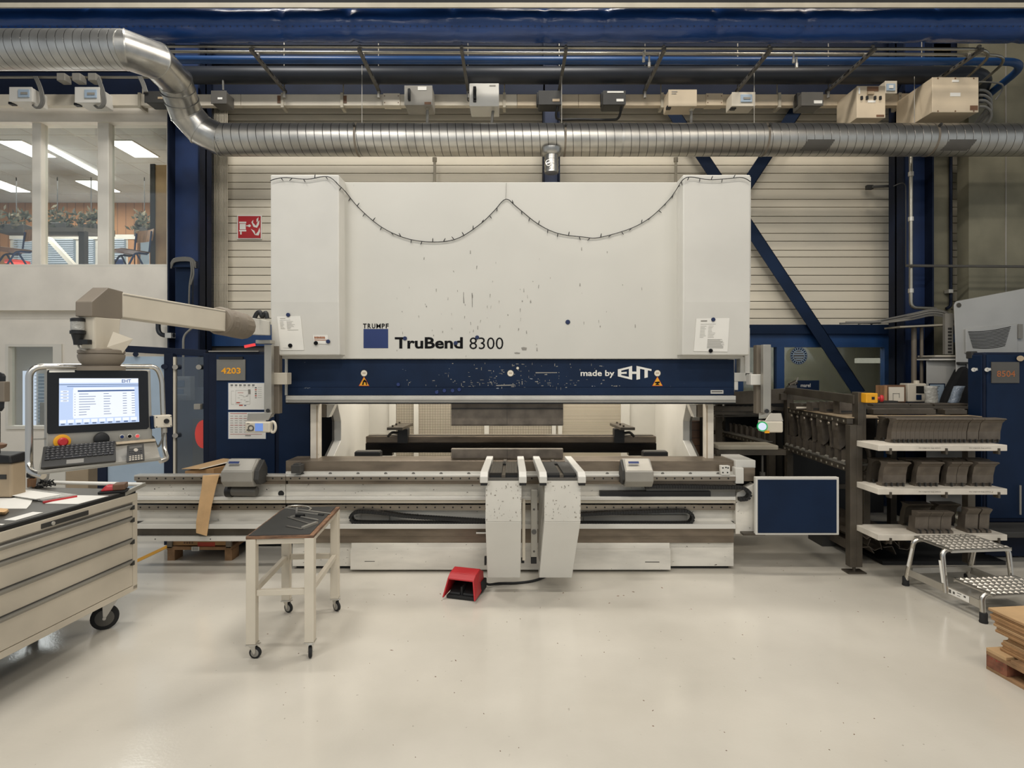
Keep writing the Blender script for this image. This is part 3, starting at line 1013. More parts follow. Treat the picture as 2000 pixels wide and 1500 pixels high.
tb, Yf, p, q = jbox('tap_off_box', 'grey tap-off box with a black lever, leftmost of the lever boxes', 790, 167, 844, 205, .26, 'grey')
part('lever', MB().pb(796, 172, 801, 194, Yf - .05, .05), 'black', tb, bev=.006)
lbl(tb, Yf, 816, 169, 833, 176); lbl(tb, Yf, 829, 199, 842, 204, 'wood_dark')
tb, Yf, p, q = jbox('tap_off_box', 'cream tap-off box with a black lever above the machine', 917, 163, 974, 207, .3, 'white')
part('lever', MB().pb(924, 168, 930, 192, Yf - .05, .05).pb(924, 194, 930, 199, Yf - .02, .02), 'black', tb, bev=.006)
part('side_handle', MB().tube(fillet([at(916, 180, Yf + .1), at(913, 182, Yf + .1), at(913, 196, Yf + .1), at(916, 198, Yf + .1)], .02), .006, 6), 'black', tb)
lbl(tb, Yf, 956, 166, 968, 168, 'grey')
for a, b2, lab, m2 in ((1052, 1097, 'dark tap-off box with an orange plate near the middle column', 'beige_dk'), (1178, 1222, 'dark tap-off box with a pale strip along its lid', 'paper')):
    tb, Yf, p, q = jbox('tap_off_box', lab, a, 177, b2, 204, .2, 'charcoal', bev=.02)
    part('clip', MB().pb(a - 4, 180, a + 2, 205, Yf + .1, .08), 'black', tb, bev=.006)
    lbl(tb, Yf, b2 - 18, 193, b2 - 4, 198, m2)
    if a > 1100: lbl(tb, Yf, a + 8, 178, a + 40, 181)
tb, Yf, p, q = jbox('tap_off_box', 'plain beige tap-off box above the right tower of the machine', 1306, 175, 1361, 207, .24, 'beige')
lbl(tb, Yf, 1312, 178, 1323, 179.5, 'grey'); lbl(tb, Yf, 1312, 182, 1321, 183.5, 'grey')
part('socket', MB().pb(1303, 206, 1311, 211, Yf + .03, .06), 'black', tb)


def meterbox(label, a, b, c_, d, mat='cream', dep=.2):
    tb, Yf, p, q = jbox('fuse_box', label, a, b, c_, d, dep, mat)
    w = c_ - a; h = d - b
    part('window_flap', MB().pb(a + w * .38, b + h * .15, c_ - w * .12, b + h * .7, Yf - .012, .014), 'lite_blue', tb, bev=.004)
    part('breaker', MB().pb(a + w * .5, b + h * .35, c_ - w * .2, b + h * .5, Yf - .018, .01), 'grey', tb)
    part('socket', MB().pb(a - 2, d + .5, a + 8, d + 5, Yf + .04, .06), 'black', tb)
    return tb


meterbox('cream fuse box with a small window, between beige and dark boxes', 1430, 180, 1475, 207)
meterbox('cream fuse box with a small window at the far left end', 18, 170, 62, 198, 'white', .24)
meterbox('cream fuse box with a small window above the middle office pane', 146, 170, 194, 200, 'white', .24)
tb, Yf, p, q = jbox('tap_off_box', 'dark grey tap-off box beside the duct bend', 412, 177, 442, 202, .2, 'grey_dark', bev=.02)
lbl(tb, Yf, 425, 190, 434, 194)
part('cable', MB().tube(smooth_path([at(436, 176, 7.25), at(436, 155, 7.25), at(442, 147, 7.3), at(452, 158, 7.4)]), .012, 6), 'cable', tb)
tb, Yf, p, q = jbox('tap_off_box', 'black tap-off box half hidden behind the duct bend', 282, 178, 322, 200, .2, 'charcoal', bev=.02)
lbl(tb, Yf, 308, 189, 318, 193, 'beige_dk')
tb, Yf, p, q = jbox('tap_off_box', 'dark brown tap-off box right of the cream fuse box', 1566, 180, 1608, 206, .22, 'grey_dark', bev=.02)
lbl(tb, Yf, 1590, 196, 1606, 202)
part('clip', MB().pb(1557, 181, 1565, 206, Yf + .1, .08), 'black', tb, bev=.006)
# big fuse switch
tb, Yf, p, q = jbox('fuse_switch_box', 'beige fuse switch box with four black fuses in a row', 1674, 168, 1729, 230, .42, 'beige', bev=.006)
for i, px in enumerate((1684, 1694.5, 1710, 1720.5)):
    part('fuse', MB().pb(px - 2, 187, px + 2, 194, Yf - .02, .02), 'black', tb, bev=.003)
lbl(tb, Yf, 1695, 196, 1710, 200); lbl(tb, Yf, 1712, 224, 1727, 228, 'wood_dark'); lbl(tb, Yf, 1677, 171, 1680, 183)
part('notch', MB().pb(1694, 169, 1716, 178, Yf - .006, .01), 'wood_dark', tb)
part('toggle', MB().pb(1696, 178, 1708, 184, Yf - .03, .03), 'beige_dk', tb, bev=.004)
tb, Yf, p, q = jbox('fuse_box', 'small grey socket box perched above the fuse switch box', 1729, 158, 1752, 182, .3, 'cream', bev=.006)
part('window_flap', MB().pb(1732, 163, 1749, 177, Yf - .012, .014), 'lite_blue', tb, bev=.004)
part('switch', MB().pb(1737, 166, 1745, 172, Yf - .02, .01), 'paper', tb)
# large cabinet box
tb, Yf, p, q = jbox('junction_box', 'large beige junction box with curved cables, at the right end of the trunking', 1821, 151, 1911, 219, .62, 'beige', bev=.004)
lbl(tb, Yf, 1860, 156, 1873, 160); lbl(tb, Yf, 1856, 181, 1876, 188); lbl(tb, Yf, 1895, 206, 1910, 215, 'wood_dark')
mb = MB()
for px in (1832, 1866, 1902):
    for py in (153, 217):
        mb.disc(at(px, py, Yf - .002), .01, 8)
part('screw_row', mb, 'wood_dark', tb)
for i, py in enumerate((176, 186, 196, 208)):
    a = at(1912, py, Yf + .2)
    part('cable', MB().tube(smooth_path([a, a + Vector((.1, .02, 0)), a + Vector((.2, .06, -.05)), a + Vector((.22, .12, -.14)), a + Vector((.18, .3, -.3))]), .016, 8), 'cable', tb, smooth=40)
part('cable', MB().tube(smooth_path([at(1912, 160, 7.1), at(1940, 161, 7.1), at(1958, 166, 7.1), at(1955, 180, 7.15), at(1944, 195, 7.2)]), .01, 6), 'cable', tb, smooth=40)
# cables hanging from boxes into the duct
for k, (px, py, tx, ty, lab) in enumerate(((835, 208, 834, 240, 'grey cable dropping from the grey lever box'), (963, 208, 959, 240, 'grey cable dropping from the cream lever box'),
                                     (1350, 210, 1350, 240, 'grey cable dropping from the plain beige box'))):
    p, q = at(px, py, 7.25), at(tx, ty, 7.2)
    mb = MB().cyl(p, p + Vector((0, 0, -.05)), .028, 10); mb.mat(1).cyl(p + Vector((0, 0, -.03)), q + Vector((0, 0, -.1)), .018, 8)
    solo('drop_cable', mb, ['rib', 'cable'], lab, 'cable', smooth=40)
mb = MB().tube(smooth_path([at(1089, 206, 7.25), at(1086, 225, 7.3), at(1092, 233, 7.4), at(1130, 233, 7.4), at(1190, 234, 7.4), at(1208, 230, 7.35), at(1214, 206, 7.25)]), .016, 8)
solo('drop_cable', mb, 'cable_black', 'black cable looped between the two dark tap-off boxes', 'cable', smooth=40)
# small conduit boxes and cables at the upper left
for k, px in enumerate((118, 148, 179)):
    t = thing('conduit_box', ORD[k] + ' little grey conduit box from the left under the wide duct', 'conduit box', at(px, 149, 7.3), 0, 'little grey conduit boxes')
    part('housing', MB().pb(px - 8, 142, px + 8, 157, 7.22, .12), 'grey', t, bev=.008)
    part('lid', MB().pb(px - 7, 143, px + 7, 156, 7.214, .008), 'grey', t)
mb = MB().cyl(at(-200, 151, 7.32), at(300, 151, 7.32), .016, 8)
solo('conduit', mb, 'conduit', 'thin silver conduit linking the little grey boxes at upper left', 'pipe', smooth=40)
for k, (px, lab) in enumerate(((66, 'bundle of grey cables looping behind the far left fuse box'), (186, 'grey cables looping behind the middle office fuse box'), (270, 'grey cables running down to the hidden black box'))):
    mb = MB()
    for i in range(3):
        o = i * 3
        pts = [at(px + o, 150, 7.28), at(px + 6 + o, 162, 7.22), at(px + 12 + o, 180, 7.18)]
        if k < 2: pts += [at(px + 14 + o, 200, 7.18), at(px + 6 + o, 211, 7.2), at(px - 2, 206, 7.25)]
        mb.tube(smooth_path(pts), .011, 6)
    solo('cable_bundle', mb, 'cable', lab, 'cable', smooth=40)
# rods below the duct
for k, (px, lab) in enumerate(((849, 'short pale conduit stub between duct and machine top, left one'), (1320, 'short pale conduit stub between duct and machine top, right one'))):
    mb = MB().cyl(at(px, 312, 8.05), at(px, 400, 8.05), .02, 8).cyl(at(px, 308, 8.05), at(px, 316, 8.05), .032, 8)
    solo('conduit', mb, 'rib', lab, 'pipe', smooth=40)
# conduits on the right column
mb = MB().tube(fillet([at(1779, 200, 7.4), at(1779, 601, 7.4), at(1828, 603, 7.4)], .08), .022, 10).mat(1)
for py in (340, 428, 568):
    mb.cyl(at(1779, py - 4, 7.4), at(1779, py + 4, 7.4), .032, 10)
solo('conduit', mb, ['conduit', 'silver'], 'silver conduit running down the right blue column', 'pipe', smooth=40)
mb = MB().tube(smooth_path([at(1745, 364, 7.42), at(1760, 358, 7.4), at(1768, 362, 7.4), at(1769, 380, 7.4), at(1769, 520, 7.4)]), .008, 6)
mb.mat(1).bar(at(1703, 365, 8.0), at(1748, 363, 7.9), .03, .03).pb(1694, 361, 1706, 369, 8.05, .05)
solo('thin_cable', mb, ['cable_black', 'charcoal'], 'thin black cable bending from a sensor onto the right column', 'cable')
mb = MB().tube(fillet([at(1857, 300, 7.9), at(1857, 598, 7.9), at(1848, 603, 7.9)], .05), .02, 8)
mb.mat(1).pb(1853, 565, 1862, 572, 7.85, .08)
solo('pipe', mb, ['navy_dark', 'silver'], 'dark vertical pipe against the concrete on the right', 'pipe', smooth=40)
solo('pipe', MB().cyl(at(1770, 519, 7.35), at(2300, 523, 7.35), .018, 8), 'grey_dark', 'thin dark pipe running right across the concrete wall', 'pipe', smooth=40)
# fire hose sign
Y = 8.18
t = thing('fire_hose_sign', 'red fire hose sign with white flames on the slat wall', 'sign', at(487, 466, Y))
part('sign_plate', MB().pb(463, 420, 511, 467, Y, .015), 'paper', t)
mb = MB().pb(465, 422, 509, 465, Y - .004, .006)
part('sign_face', mb, 'sign_red', t)
mb = MB(); Yq = Y - .006


def poly(mb, pts, Y, m=0):
    mb.mat(m).add([at(a, b_, Y) for a, b_ in pts], [tuple(range(len(pts)))])


poly(mb, [(467, 433), (481, 433), (481, 436), (467, 436)], Yq)
poly(mb, [(468, 437), (480, 437), (480, 448), (468, 448)], Yq)
poly(mb, [(467, 449), (481, 449), (481, 452), (472, 452), (472, 458), (469, 458), (469, 452), (467, 452)], Yq)
poly(mb, [(481, 440), (490, 440), (490, 442), (481, 442)], Yq)
mb.disc(at(487, 441, Yq - .001), .02, 10)
poly(mb, [(491, 434), (495, 429), (494, 435), (500, 441), (503, 434), (507, 430), (506, 438), (502, 445), (495, 443)], Yq)
poly(mb, [(490, 447), (497, 451), (499, 458), (504, 452), (507, 444), (508, 452), (505, 460), (498, 459)], Yq)
poly(mb, [(501, 428), (505, 424), (504, 432), (501, 434)], Yq)
part('symbol', mb, 'paper', t)
# cable hook on the left column
t = thing('hose_hook', 'blue hook with coiled grey cable on the left column', 'hook', at(357, 540, 7.2))
mb = MB().pb(337, 508, 380, 522, 7.18, .1).pb(342, 522, 374, 600, 7.25, .06)
part('bracket', mb, 'navy', t, bev=.01)
mb = MB()
for i in range(4):
    mb.tube(smooth_path([at(334, 515 + i * 3, 7.16), at(340, 506 + i * 2, 7.14), at(358, 503 + i * 2, 7.13), at(374, 505 + i * 2, 7.14), at(382, 514 + i * 3, 7.16)]), .01, 6)
mb.tube(smooth_path([at(372, 506, 7.14), at(374, 530, 7.14), at(370, 560, 7.16), at(369, 600, 7.2)]), .011, 6)
mb.tube(smooth_path([at(376, 510, 7.14), at(378, 535, 7.14), at(372, 556, 7.16)]), .011, 6)
part('cable_coil', mb, 'cable', t, smooth=40)
solo('conduit', MB().tube(fillet([at(376, 640, 7.25), at(358, 655, 7.25), at(358, 760, 7.25)], .08), .014, 8), 'grey', 'thin grey conduit curving down the left blue column', 'pipe', smooth=40)
mb = MB().tube(fillet([at(309, 610, 7.5), at(309, 655, 7.5), at(340, 655, 7.5)], .1), .03, 10); mb.mat(1).pb(322, 650, 334, 660, 7.44, .1)
solo('pipe', mb, ['duct_dark', 'silver'], 'dark bent pipe with a brass valve under the console arm', 'pipe', smooth=40)
solo('blue_header', MB().pb(402, 634, 560, 676, 7.9, .2), 'blue', 'bright blue door header behind the numbered cabinet', 'door header')
solo('window_strip', MB().pb(405, 676, 560, 700, 7.95, .05), 'grey_dark', 'dark glazing strip above the numbered cabinet', 'window')
solo('red_reflection', MB().bar(at(478, 677, 7.6), at(498, 673, 7.6), .03, .035), 'red_glow', 'small glowing red bar standing for a light reflected above the numbered cabinet', 'reflection')  # glowing bar in place of a red reflection on the window strip
# cable tray at right
t = thing('cable_tray', 'bundle of loose cables on a perforated tray by the right column', 'cable tray', at(1820, 640, 7.2))
mb = MB().bar(at(1742, 640, 7.3), at(1868, 634, 7.3), .3, .02)
part('tray', mb, 'rib', t)
for i in range(9):
    o = random.uniform(-6, 6)
    mb = MB().tube(smooth_path([at(1640 + i * 12, 632 + random.uniform(-3, 2), 7.3), at(1720, 628 + o * .5, 7.25), at(1780, 618 + o, 7.2), at(1820, 610 + o, 7.15), at(1850, 616 + o, 7.15), at(1862, 632 + o, 7.2)]), .013, 6)
    part('cable', mb, ('cable', 'grey', 'charcoal')[i % 3], t, smooth=40)
mb = MB().pb(1846, 612, 1862, 692, 7.1, .04)
for i in range(8):
    mb.mat(1).pb(1852, 640 + i * 6.5, 1859, 644 + i * 6.5, 7.095, .006)
part('perforated_riser', mb, ['grey', 'charcoal'], t)
mb = MB().cyl(at(1785, 640, 7.35), at(1785, 760, 7.35), .03, 10).cyl(at(1800, 640, 7.35), at(1800, 760, 7.35), .02, 10)
solo('pipe', mb, 'grey_warm', 'pair of grey vertical conduits in front of the right column foot', 'pipe', smooth=40)
# ================================================================ the press brake
t = thing('press_brake', 'huge white and navy hydraulic press brake standing in the middle of the hall', 'machine', (0, 5.6, 0))
PB = t
YT, YC = 5.45, 5.65
zt = zs(341, YT)
part('upper_cover', MB().box(-2.3, 2.28, YC, YC + .3, zs(701, YC), zs(355.5, YC)), 'white_panel', t, bev=.006)
for a, b in ((528, 662), (1334, 1466)):
    xa, xb = xs(a, YT), xs(b, YT)
    zf, zb = zs(590, YT), zs(692, YT + .03)
    poly_ = [(xa, YT, zt), (xa, YT, zf), (xa, YT + .03, zb), (xa, YT + .04, zb - .012), (xa, 5.95, zb - .012), (xa, 5.95, zt)]
    o = part('side_cover', MB().prism(poly_, (xb - xa, 0, 0)), 'white', t, bev=.012)
    part('bottom_lip', MB().box(xa + .01, xb - .005, YT + .17, 5.64, zb - .04, zb - .012), 'white', o)
# frame mass behind the covers
mb = MB().box(-2.2, 2.15, 5.95, 6.25, 2.05, zt - .05)
part('upper_frame', mb, 'white', t)
# outer right strip
mb = MB().pb(1455, 640, 1465, 735, 5.7, .15).pb(1446, 697, 1458, 733, 5.72, .1).pb(1434, 728, 1470, 745, 5.7, .12).pb(1434, 745, 1442, 762, 5.7, .1).pb(1464, 345, 1467, 560, 5.72, .2)
part('side_bracket', mb, 'white', t, bev=.006)
part('side_bracket', MB().pb(556, 699, 562, 772, 5.7, .1), 'white', t, bev=.004)
# press beam
YB = 5.69
bm_ = part('press_beam', MB().pb(562, 702, 1434, 757, YB, .2).pb(562, 757, 1434, 772, YB - .012, .2), 'navy_worn', t, bev=.004)
part('beam_gap', MB().pb(532, 728, 562, 751, YB - .05, .1), 'cream', t, bev=.004)
mb = MB().pb(558, 773, 1437, 777, 5.6, .2).pb(558, 777, 1437, 780.5, 5.585, .2).pb(558, 780.5, 1437, 786, 5.6, .2)
mb.mat(1).pb(562, 782, 1437, 785, 5.597, .004); mb.mat(2).pb(558, 786, 1437, 789, 5.62, .2)
part('tool_clamp', mb, ['silver', 'grey', 'black'], t)
# stickers and lettering on the beam
Yd = YB - .003
mb = MB()
for px, py, rr in ((711, 729, 7), (997, 729, 7), (1011, 719, 3.5), (1284, 729, 7)):
    mb.mat(1).disc(at(px, py, Yd), rr / 1100 * YB, 20).mat(0).disc(at(px, py, Yd - .001), (rr - 1) / 1100 * YB, 20)
    if rr > 4: mb.mat(2).pq(px - 3, py - 1.2, px + 3, py + .6, Yd - .002)
part('round_sticker', mb, ['paper_cream', 'charcoal', 'beige_dk'], bm_)
for k, px in enumerate((711, 1284)):
    mb = MB()
    poly(mb, [(px - 10.5, 754), (px + 10.5, 754), (px, 735)], Yd, 1)
    poly(mb, [(px - 9, 753), (px + 9, 753), (px, 736.5)], Yd - .001, 0)
    if k == 0:
        poly(mb, [(px - 4, 752), (px - 2, 744), (px + 1, 741), (px + 5, 745), (px + 6, 752), (px + 4, 752), (px + 3, 747), (px + 0, 746), (px - 1, 752)], Yd - .002, 2)
    else:
        poly(mb, [(px - 5, 746), (px + 4, 745), (px + 5, 748), (px + 1, 749), (px + 5, 752), (px - 5, 752), (px - 1, 749), (px - 5, 748)], Yd - .002, 2)
    part('warning_triangle', mb, ['yellow', 'red_ink', 'ink_black'], bm_)
part('lettering', MB().ptext('made by', 1134, 723, 1200, 738, Yd, .02), 'paper', bm_, label='white lettering reading made by')
mb = MB(); k_ = 0
for pts in ([(738, 577), (762, 571), (762, 630), (738, 624)], [(738, 577), (815, 558), (815, 572), (738, 591)], [(750, 597), (800, 593), (800, 607), (750, 609)], [(738, 611), (815, 629), (815, 644), (738, 625)],
            [(815, 558), (838, 552), (838, 649), (815, 644)], [(838, 592), (868, 592), (868, 608), (838, 608)], [(868, 552), (893, 558), (893, 644), (868, 649)], [(868, 552), (973, 575), (973, 588), (868, 568)],
            [(924, 566), (947, 570), (947, 632), (924, 637)]):
    poly(mb, [(1000 + a / 3.571, 560 + b / 3.571) for a, b in pts], Yd - .0004 * k_); k_ += 1
part('emblem', mb, 'paper', bm_, label='slanted white three letter emblem')
mb = MB().pb(1388, 762, 1413, 769, YB - .016, .004); mb.mat(1).pq(1390, 764, 1411, 766, YB - .017)
part('serial_plate', mb, ['silver', 'grey_dark'], bm_)
# lettering on the white cover
Yd = YC - .003
mb = MB()
for ch_, a_, b_ in (('T', 709, 716), ('R', 718, 724.6), ('U', 726.3, 733), ('M', 735, 743.6), ('P', 745.6, 751.6), ('F', 753.4, 759)):
    mb.ptext(ch_, a_, 632, b_, 641.5, Yd, .008 if ch_ == 'M' else .028)
part('lettering', mb, 'ink_black', t, label='small black lettering above the blue square')
part('blue_square', MB().pb(710, 642.5, 758, 680, Yd, .002), 'logo_blue', t)
part('lettering', MB().ptext('TruBend', 771, 658.5, 904, 681, Yd, .028), 'ink_black', t, label='bold black lettering')
part('lettering', MB().ptext('8300', 917, 659, 983, 682, Yd, -.004), 'ink_black', t, label='thin black numerals')
mb = MB()
random.seed(3)
for i in range(70):
    px, py = random.gauss(970, 130), random.gauss(600, 55)
    if not 700 < px < 1300 or not 480 < py < 695: continue
    w, h = random.uniform(.4, 1.6), random.uniform(1, 7)
    poly(mb, [(px, py), (px + w, py + random.uniform(-1, 1)), (px + w * .8 + random.uniform(-1, 1), py + h), (px + random.uniform(-1, 1), py + h)], Yd)
for a, b, c_, d in ((1018, 678, 1029, 684), (1004, 688, 1016, 691), (921, 572, 923, 600), (905, 570, 906, 592)):
    poly(mb, [(a, b + 1), (a + (c_ - a) * .4, b), (c_, b + 1), (c_ - 1, d), (a + 2, d)], Yd)
o = part('scuff_pattern', mb, 'grey', t)
# white scratches on the beam
mb = MB()
for i in range(150):
    px, py = random.gauss(1010, 110), random.choice((random.uniform(706, 754), random.uniform(740, 757)))
    if not 780 < px < 1230: continue
    w, h = random.uniform(.5, 6), random.uniform(.4, 1.4)
    if random.random() < .3: w, h = h, w
    poly(mb, [(px, py), (px + w, py + random.uniform(-.8, .8)), (px + w, py + h), (px, py + h)], YB - .0135 if py > 754 else YB - .002)
for pts in ([(1046, 727), (1088, 727), (1088, 728.4), (1046, 729)], [(968, 752), (1006, 751), (1004, 753), (970, 754)]):
    poly(mb, pts, YB - .002)
part('scratch_pattern', mb, 'grey', bm_)
# upper tool
YP = 5.74
mb = MB().pb(881, 789, 1100, 799, YP, .05).pb(881, 799, 1100, 829, YP - .015, .045).pb(881, 829, 1100, 831.5, YP, .02)
mb.mat(1).pb(990, 799, 990.6, 829, YP - .0155, .02).pb(881, 798, 1100, 799.6, YP - .016, .02)
punch = part('upper_tool', mb, ['steel_tool', 'charcoal'], t)
# posts
for a, b in ((606, 622), (1379, 1394)):
    o = part('guide_post', MB().pb(a, 789, b, 899, 5.76, .1), 'board_white', t, bev=.004)
    part('scale_strip', MB().pb(a + (12 if a < 1000 else 1), 792, a + (14 if a < 1000 else 3), 896, 5.757, .004), 'beige_dk', o)
# throat frames
for s in (-1, 1):
    x = 1.93 * s
    zc1, zc0 = zs(788, 5.8) + .12, 1.06
    Pp = [(5.9, .15), (7.6, .15), (7.6, 3.6), (5.9, 3.6), (5.9, 2.2), (6.18, zs(795, 6.2) + .12), (6.36, zs(823, 6.36)), (6.36, zs(860, 6.36)), (6.1, zc0 - .02), (5.9, zc0 - .05)]
    mb = MB().prism([(x, y, z) for y, z in Pp], (.085 * s, 0, 0))
    part('throat_frame', mb, 'white', t, bev=.006)
    mb = MB()
    Q = [(6.18, zs(795, 6.2) + .12), (6.36, zs(823, 6.36)), (6.36, zs(860, 6.36)), (6.1, zc0 - .02)]
    for (y0, z0_), (y1, z1_) in zip(Q, Q[1:]):
        mb.bar((x + .087 * s, y0 - .004, z0_), (x + .087 * s, y1 - .004, z1_), .02, .012)
    part('rubber_edge', mb, 'grey_dark', t)
    # ram guides just behind the posts
    a = (624, 790, 652, 815) if s < 0 else (1346, 790, 1378, 815)
    part('ram_guide', MB().pb(a[0], a[1], a[0] + 13 if s < 0 else a[2], a[3], 5.95, .2) if s < 0 else MB().pb(1362, 790, 1378, 815, 5.95, .2), 'grey_warm', t, bev=.006)
    mb = MB().prism([at(p_, q_, 5.95) for p_, q_ in (((638, 790), (654, 790), (642, 815), (638, 815)) if s < 0 else ((1346, 790), (1360, 790), (1360, 815), (1356, 815)))], (0, .1, 0))
    part('ram_guide_plate', mb, 'white', t)
# rear sheet and mesh doors
YR = 7.6
mb = MB().pb(640, 740, 772, 935, YR, .05).pb(1228, 740, 1345, 935, YR, .05)
mb.pb(625, 720, 1375, 786, YR + .06, .05)
part('rear_sheet', mb, 'white', t)
mb = MB().pb(760, 740, 773, 930, YR - .03, .04).pb(808, 740, 817, 930, YR - .03, .04).pb(946, 820, 955, 930, YR - .03, .04).pb(1078, 740, 1086, 930, YR - .03, .04).pb(1090, 740, 1098, 930, YR - .03, .04).pb(1213, 740, 1230, 930, YR - .03, .04).pb(760, 892, 1230, 900, YR - .03, .04)
part('rear_door_frame', mb, 'white', t)
part('mesh_door', MB().pb(772, 760, 1088, 900, YR, .01), 'mesh_panel', t)
part('mesh_door', MB().pb(1088, 760, 1214, 900, YR, .01), 'mesh_lines', t)
# backgauge
YG = 6.6
g = part('backgauge_beam', MB().pb(714, 866, 1282, 884, YG, .14).pb(732, 880, 766, 890, YG + .02, .1).pb(1228, 880, 1262, 890, YG + .02, .1), 'black_gloss', t)
part('linear_guide', MB().pb(714, 852, 1282, 866, YG + .02, .12), 'steel_brown', g, bev=.012)
part('top_rail', MB().pb(720, 849.5, 1276, 852, YG + .04, .08), 'rail', g)
for s, px in ((-1, 786), (1, 1210)):
    f_ = part('backgauge_finger', MB().pb(px - 10, 838, px + 10, 866, YG - .03, .12), 'black', t, bev=.006)
    a = [(px - 25, 838), (px + 3, 838), (px + 22, 830), (px - 2, 830)] if s < 0 else [(px - 3, 838), (px + 25, 838), (px + 2, 830), (px - 22, 830)]
    zz = zs(838, YG - .06)
    pl = [hz(px - 26 if s < 0 else px - 2, 838, zz), hz(px + 4 if s < 0 else px + 26, 838, zz)]
    pl[0].y = pl[1].y = 6.42
    q = [Vector((pl[0].x, 6.42, zz)), Vector((pl[1].x, 6.42, zz)), Vector((pl[1].x + (.03 if s < 0 else -.03), 6.95, zz)), Vector((pl[0].x + (.03 if s < 0 else -.03), 6.95, zz))]
    part('finger_plate', MB().prism(q, (0, 0, .03)), 'steel_dark', f_)
    mb = MB()
    for dy in (6.5, 6.7, 6.9):
        mb.cyl((pl[0].x + .05 * (1 if s < 0 else 1), dy, zz), (pl[0].x + .05, dy, zz + .05), .012, 8)
    part('stop_pin', mb, 'steel_dark', f_)
    mb = MB().tube(smooth_path([at(px + s * 8, 846, YG - .02), at(px + s * 20, 845, YG - .04), at(px + s * 28, 852, YG)]), .016, 8)
    part('hose', mb, 'black', f_)
for a, b in ((692, 742), (1257, 1305)):
    part('side_stop', MB().pb(a, 883, b, 899, 6.0, .12), 'black', t, bev=.006)
    part('stop_cap', MB().pb(a + 2, 881.5, b - 2, 883, 6.0, .1), 'grey_dark', t)
# table
YB2 = 5.6
tb = part('press_table', MB().box(xs(558, YB2), xs(1437, YB2), YB2, YB2 + .3, zs(924, YB2), zs(900, YB2)).pb(558, 924, 1437, 930, YB2 + .02, .2), 'steel_brown', t, bev=.004)
part('lower_tool', MB().box(xs(881, 5.7), xs(1100, 5.7), 5.7, 5.78, zs(898, YB2), zs(877, 5.7)), 'steel_tool', t, bev=.003)
part('tool_seam', MB().pb(990.5, 877, 991.2, 897, 5.6985, .002), 'charcoal', t)
mb = MB().pb(558, 921.5, 1437, 933, YB2 - .03, .12)
mb2 = MB()
for i in range(16):
    px = 591 + 54.1 * i
    c_ = at(px, 925.5, YB2 - .032)
    mb2.mat(0).disc(c_, .016, 16).mat(1).disc(c_ + Vector((0, -.001, 0)), .011, 16).mat(0).disc(c_ + Vector((0, -.002, 0)), .006, 10)
o = part('bolt_strip', mb, 'white', t)
part('cap_screws', mb2, ['charcoal', 'grey'], o)


def railpart(name, a, b, y0, y1, Y, dep, hy, mats=('rail', 'black'), step=17.45, first=None):
    mb = MB().pb(a, y0, b, y1, Y, dep)
    px = (first if first else a + 9)
    mb.mat(1)
    while px < b - 3:
        mb.disc(at(px, hy, Y - .0015), .0085, 8); px += step
    return part(name, mb, list(mats), t)


for a, b, m_ in ((262, 557.5, 'rail'), (558.5, 1437, 'rail')):
    railpart('guide_rail', a, b, 931, 939, 5.5, .1, 934.5)
    part('rail_top', MB().pb(a, 928, b, 931, 5.51, .09), 'silver' if a < 300 else 'white', t)
    part('rail_foot', MB().pb(a + 4, 939, b, 945.5, 5.53, .1), 'steel_brown', t)
    part('channel_panel', MB().pb(a, 945.5, b, 968, 5.58, .12), 'white_worn', t)
    mb = MB().hexa([at(a, 977, 5.47), at(b, 977, 5.47), at(b, 969, 5.6), at(a, 969, 5.6), at(a, 970.5, 5.47), at(b, 970.5, 5.47), at(b, 967, 5.6), at(a, 967, 5.6)])
    mb.mat(1).pb(a, 977, b, 983, 5.5, .1)
    part('cover_ledge', mb, ['white', 'cream'], t, bev=.003)
    part('shadow_gap', MB().pb(a, 983, b, 986, 5.58, .1), 'black', t)
    railpart('guide_rail', a + 3, b, 986.5, 996.5, 5.54, .1, 991)
    part('channel_panel', MB().pb(a + 3, 996.5, b, 1020, 5.6, .1), 'white_worn', t)
    part('shadow_gap', MB().pb(a + 3, 1019, b, 1024, 5.57, .1), 'charcoal', t)
    part('cover_ledge', MB().pb(a + 3, 1024, b, 1033, 5.47, .14), 'white', t, bev=.003)
part('lower_beam', MB().pb(558, 1033, 1433, 1047, 5.53, .2).pb(558, 1047, 1433, 1060, 5.545, .2), 'steel_brown', t)
part('lower_beam', MB().pb(265, 1033, 557, 1048, 5.54, .2), 'steel_dark', t)
mb = MB().pb(265, 1048, 557, 1057, 5.5, .2)
for px in (303, 411, 520, 546):
    mb.mat(1).disc(at(px, 1053, 5.4985), .006, 8)
part('end_strip', mb, ['white', 'black'], t)
mb = MB()
for px in (549,):
    mb.disc(at(px, 964, 5.5785), .03, 16)
for px, py in ((302, 955), (358, 955), (521, 956)):
    mb.disc(at(px, py, 5.5785), .006, 8)
part('cable_hole', mb, 'black', t)
part('base', MB().box(xs(571, 5.58), xs(1433, 5.58), 5.58, 7.5, zs(1106, 5.58), zs(1060, 5.58)), 'white_worn', t, bev=.004)
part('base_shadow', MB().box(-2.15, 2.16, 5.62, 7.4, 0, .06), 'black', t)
zb0, zb1 = zs(1113, 5.5), zs(1063, 5.5)
mb = MB().prism([(xs(684, 5.5), y, z) for y, z in ((5.5, zb0), (5.58, zb0), (5.58, zb1), (5.54, zb1), (5.535, zb1 - .045), (5.5, zb1 - .055))], (xs(1310, 5.5) - xs(684, 5.5), 0, 0))
part('front_skirt', mb, 'white_worn', t, bev=.003)
part('oil_line', MB().pb(1260, 1097, 1288, 1098.5, 5.498, .002).pb(712, 1096, 732, 1097, 5.498, .002), 'grey_dark', t)
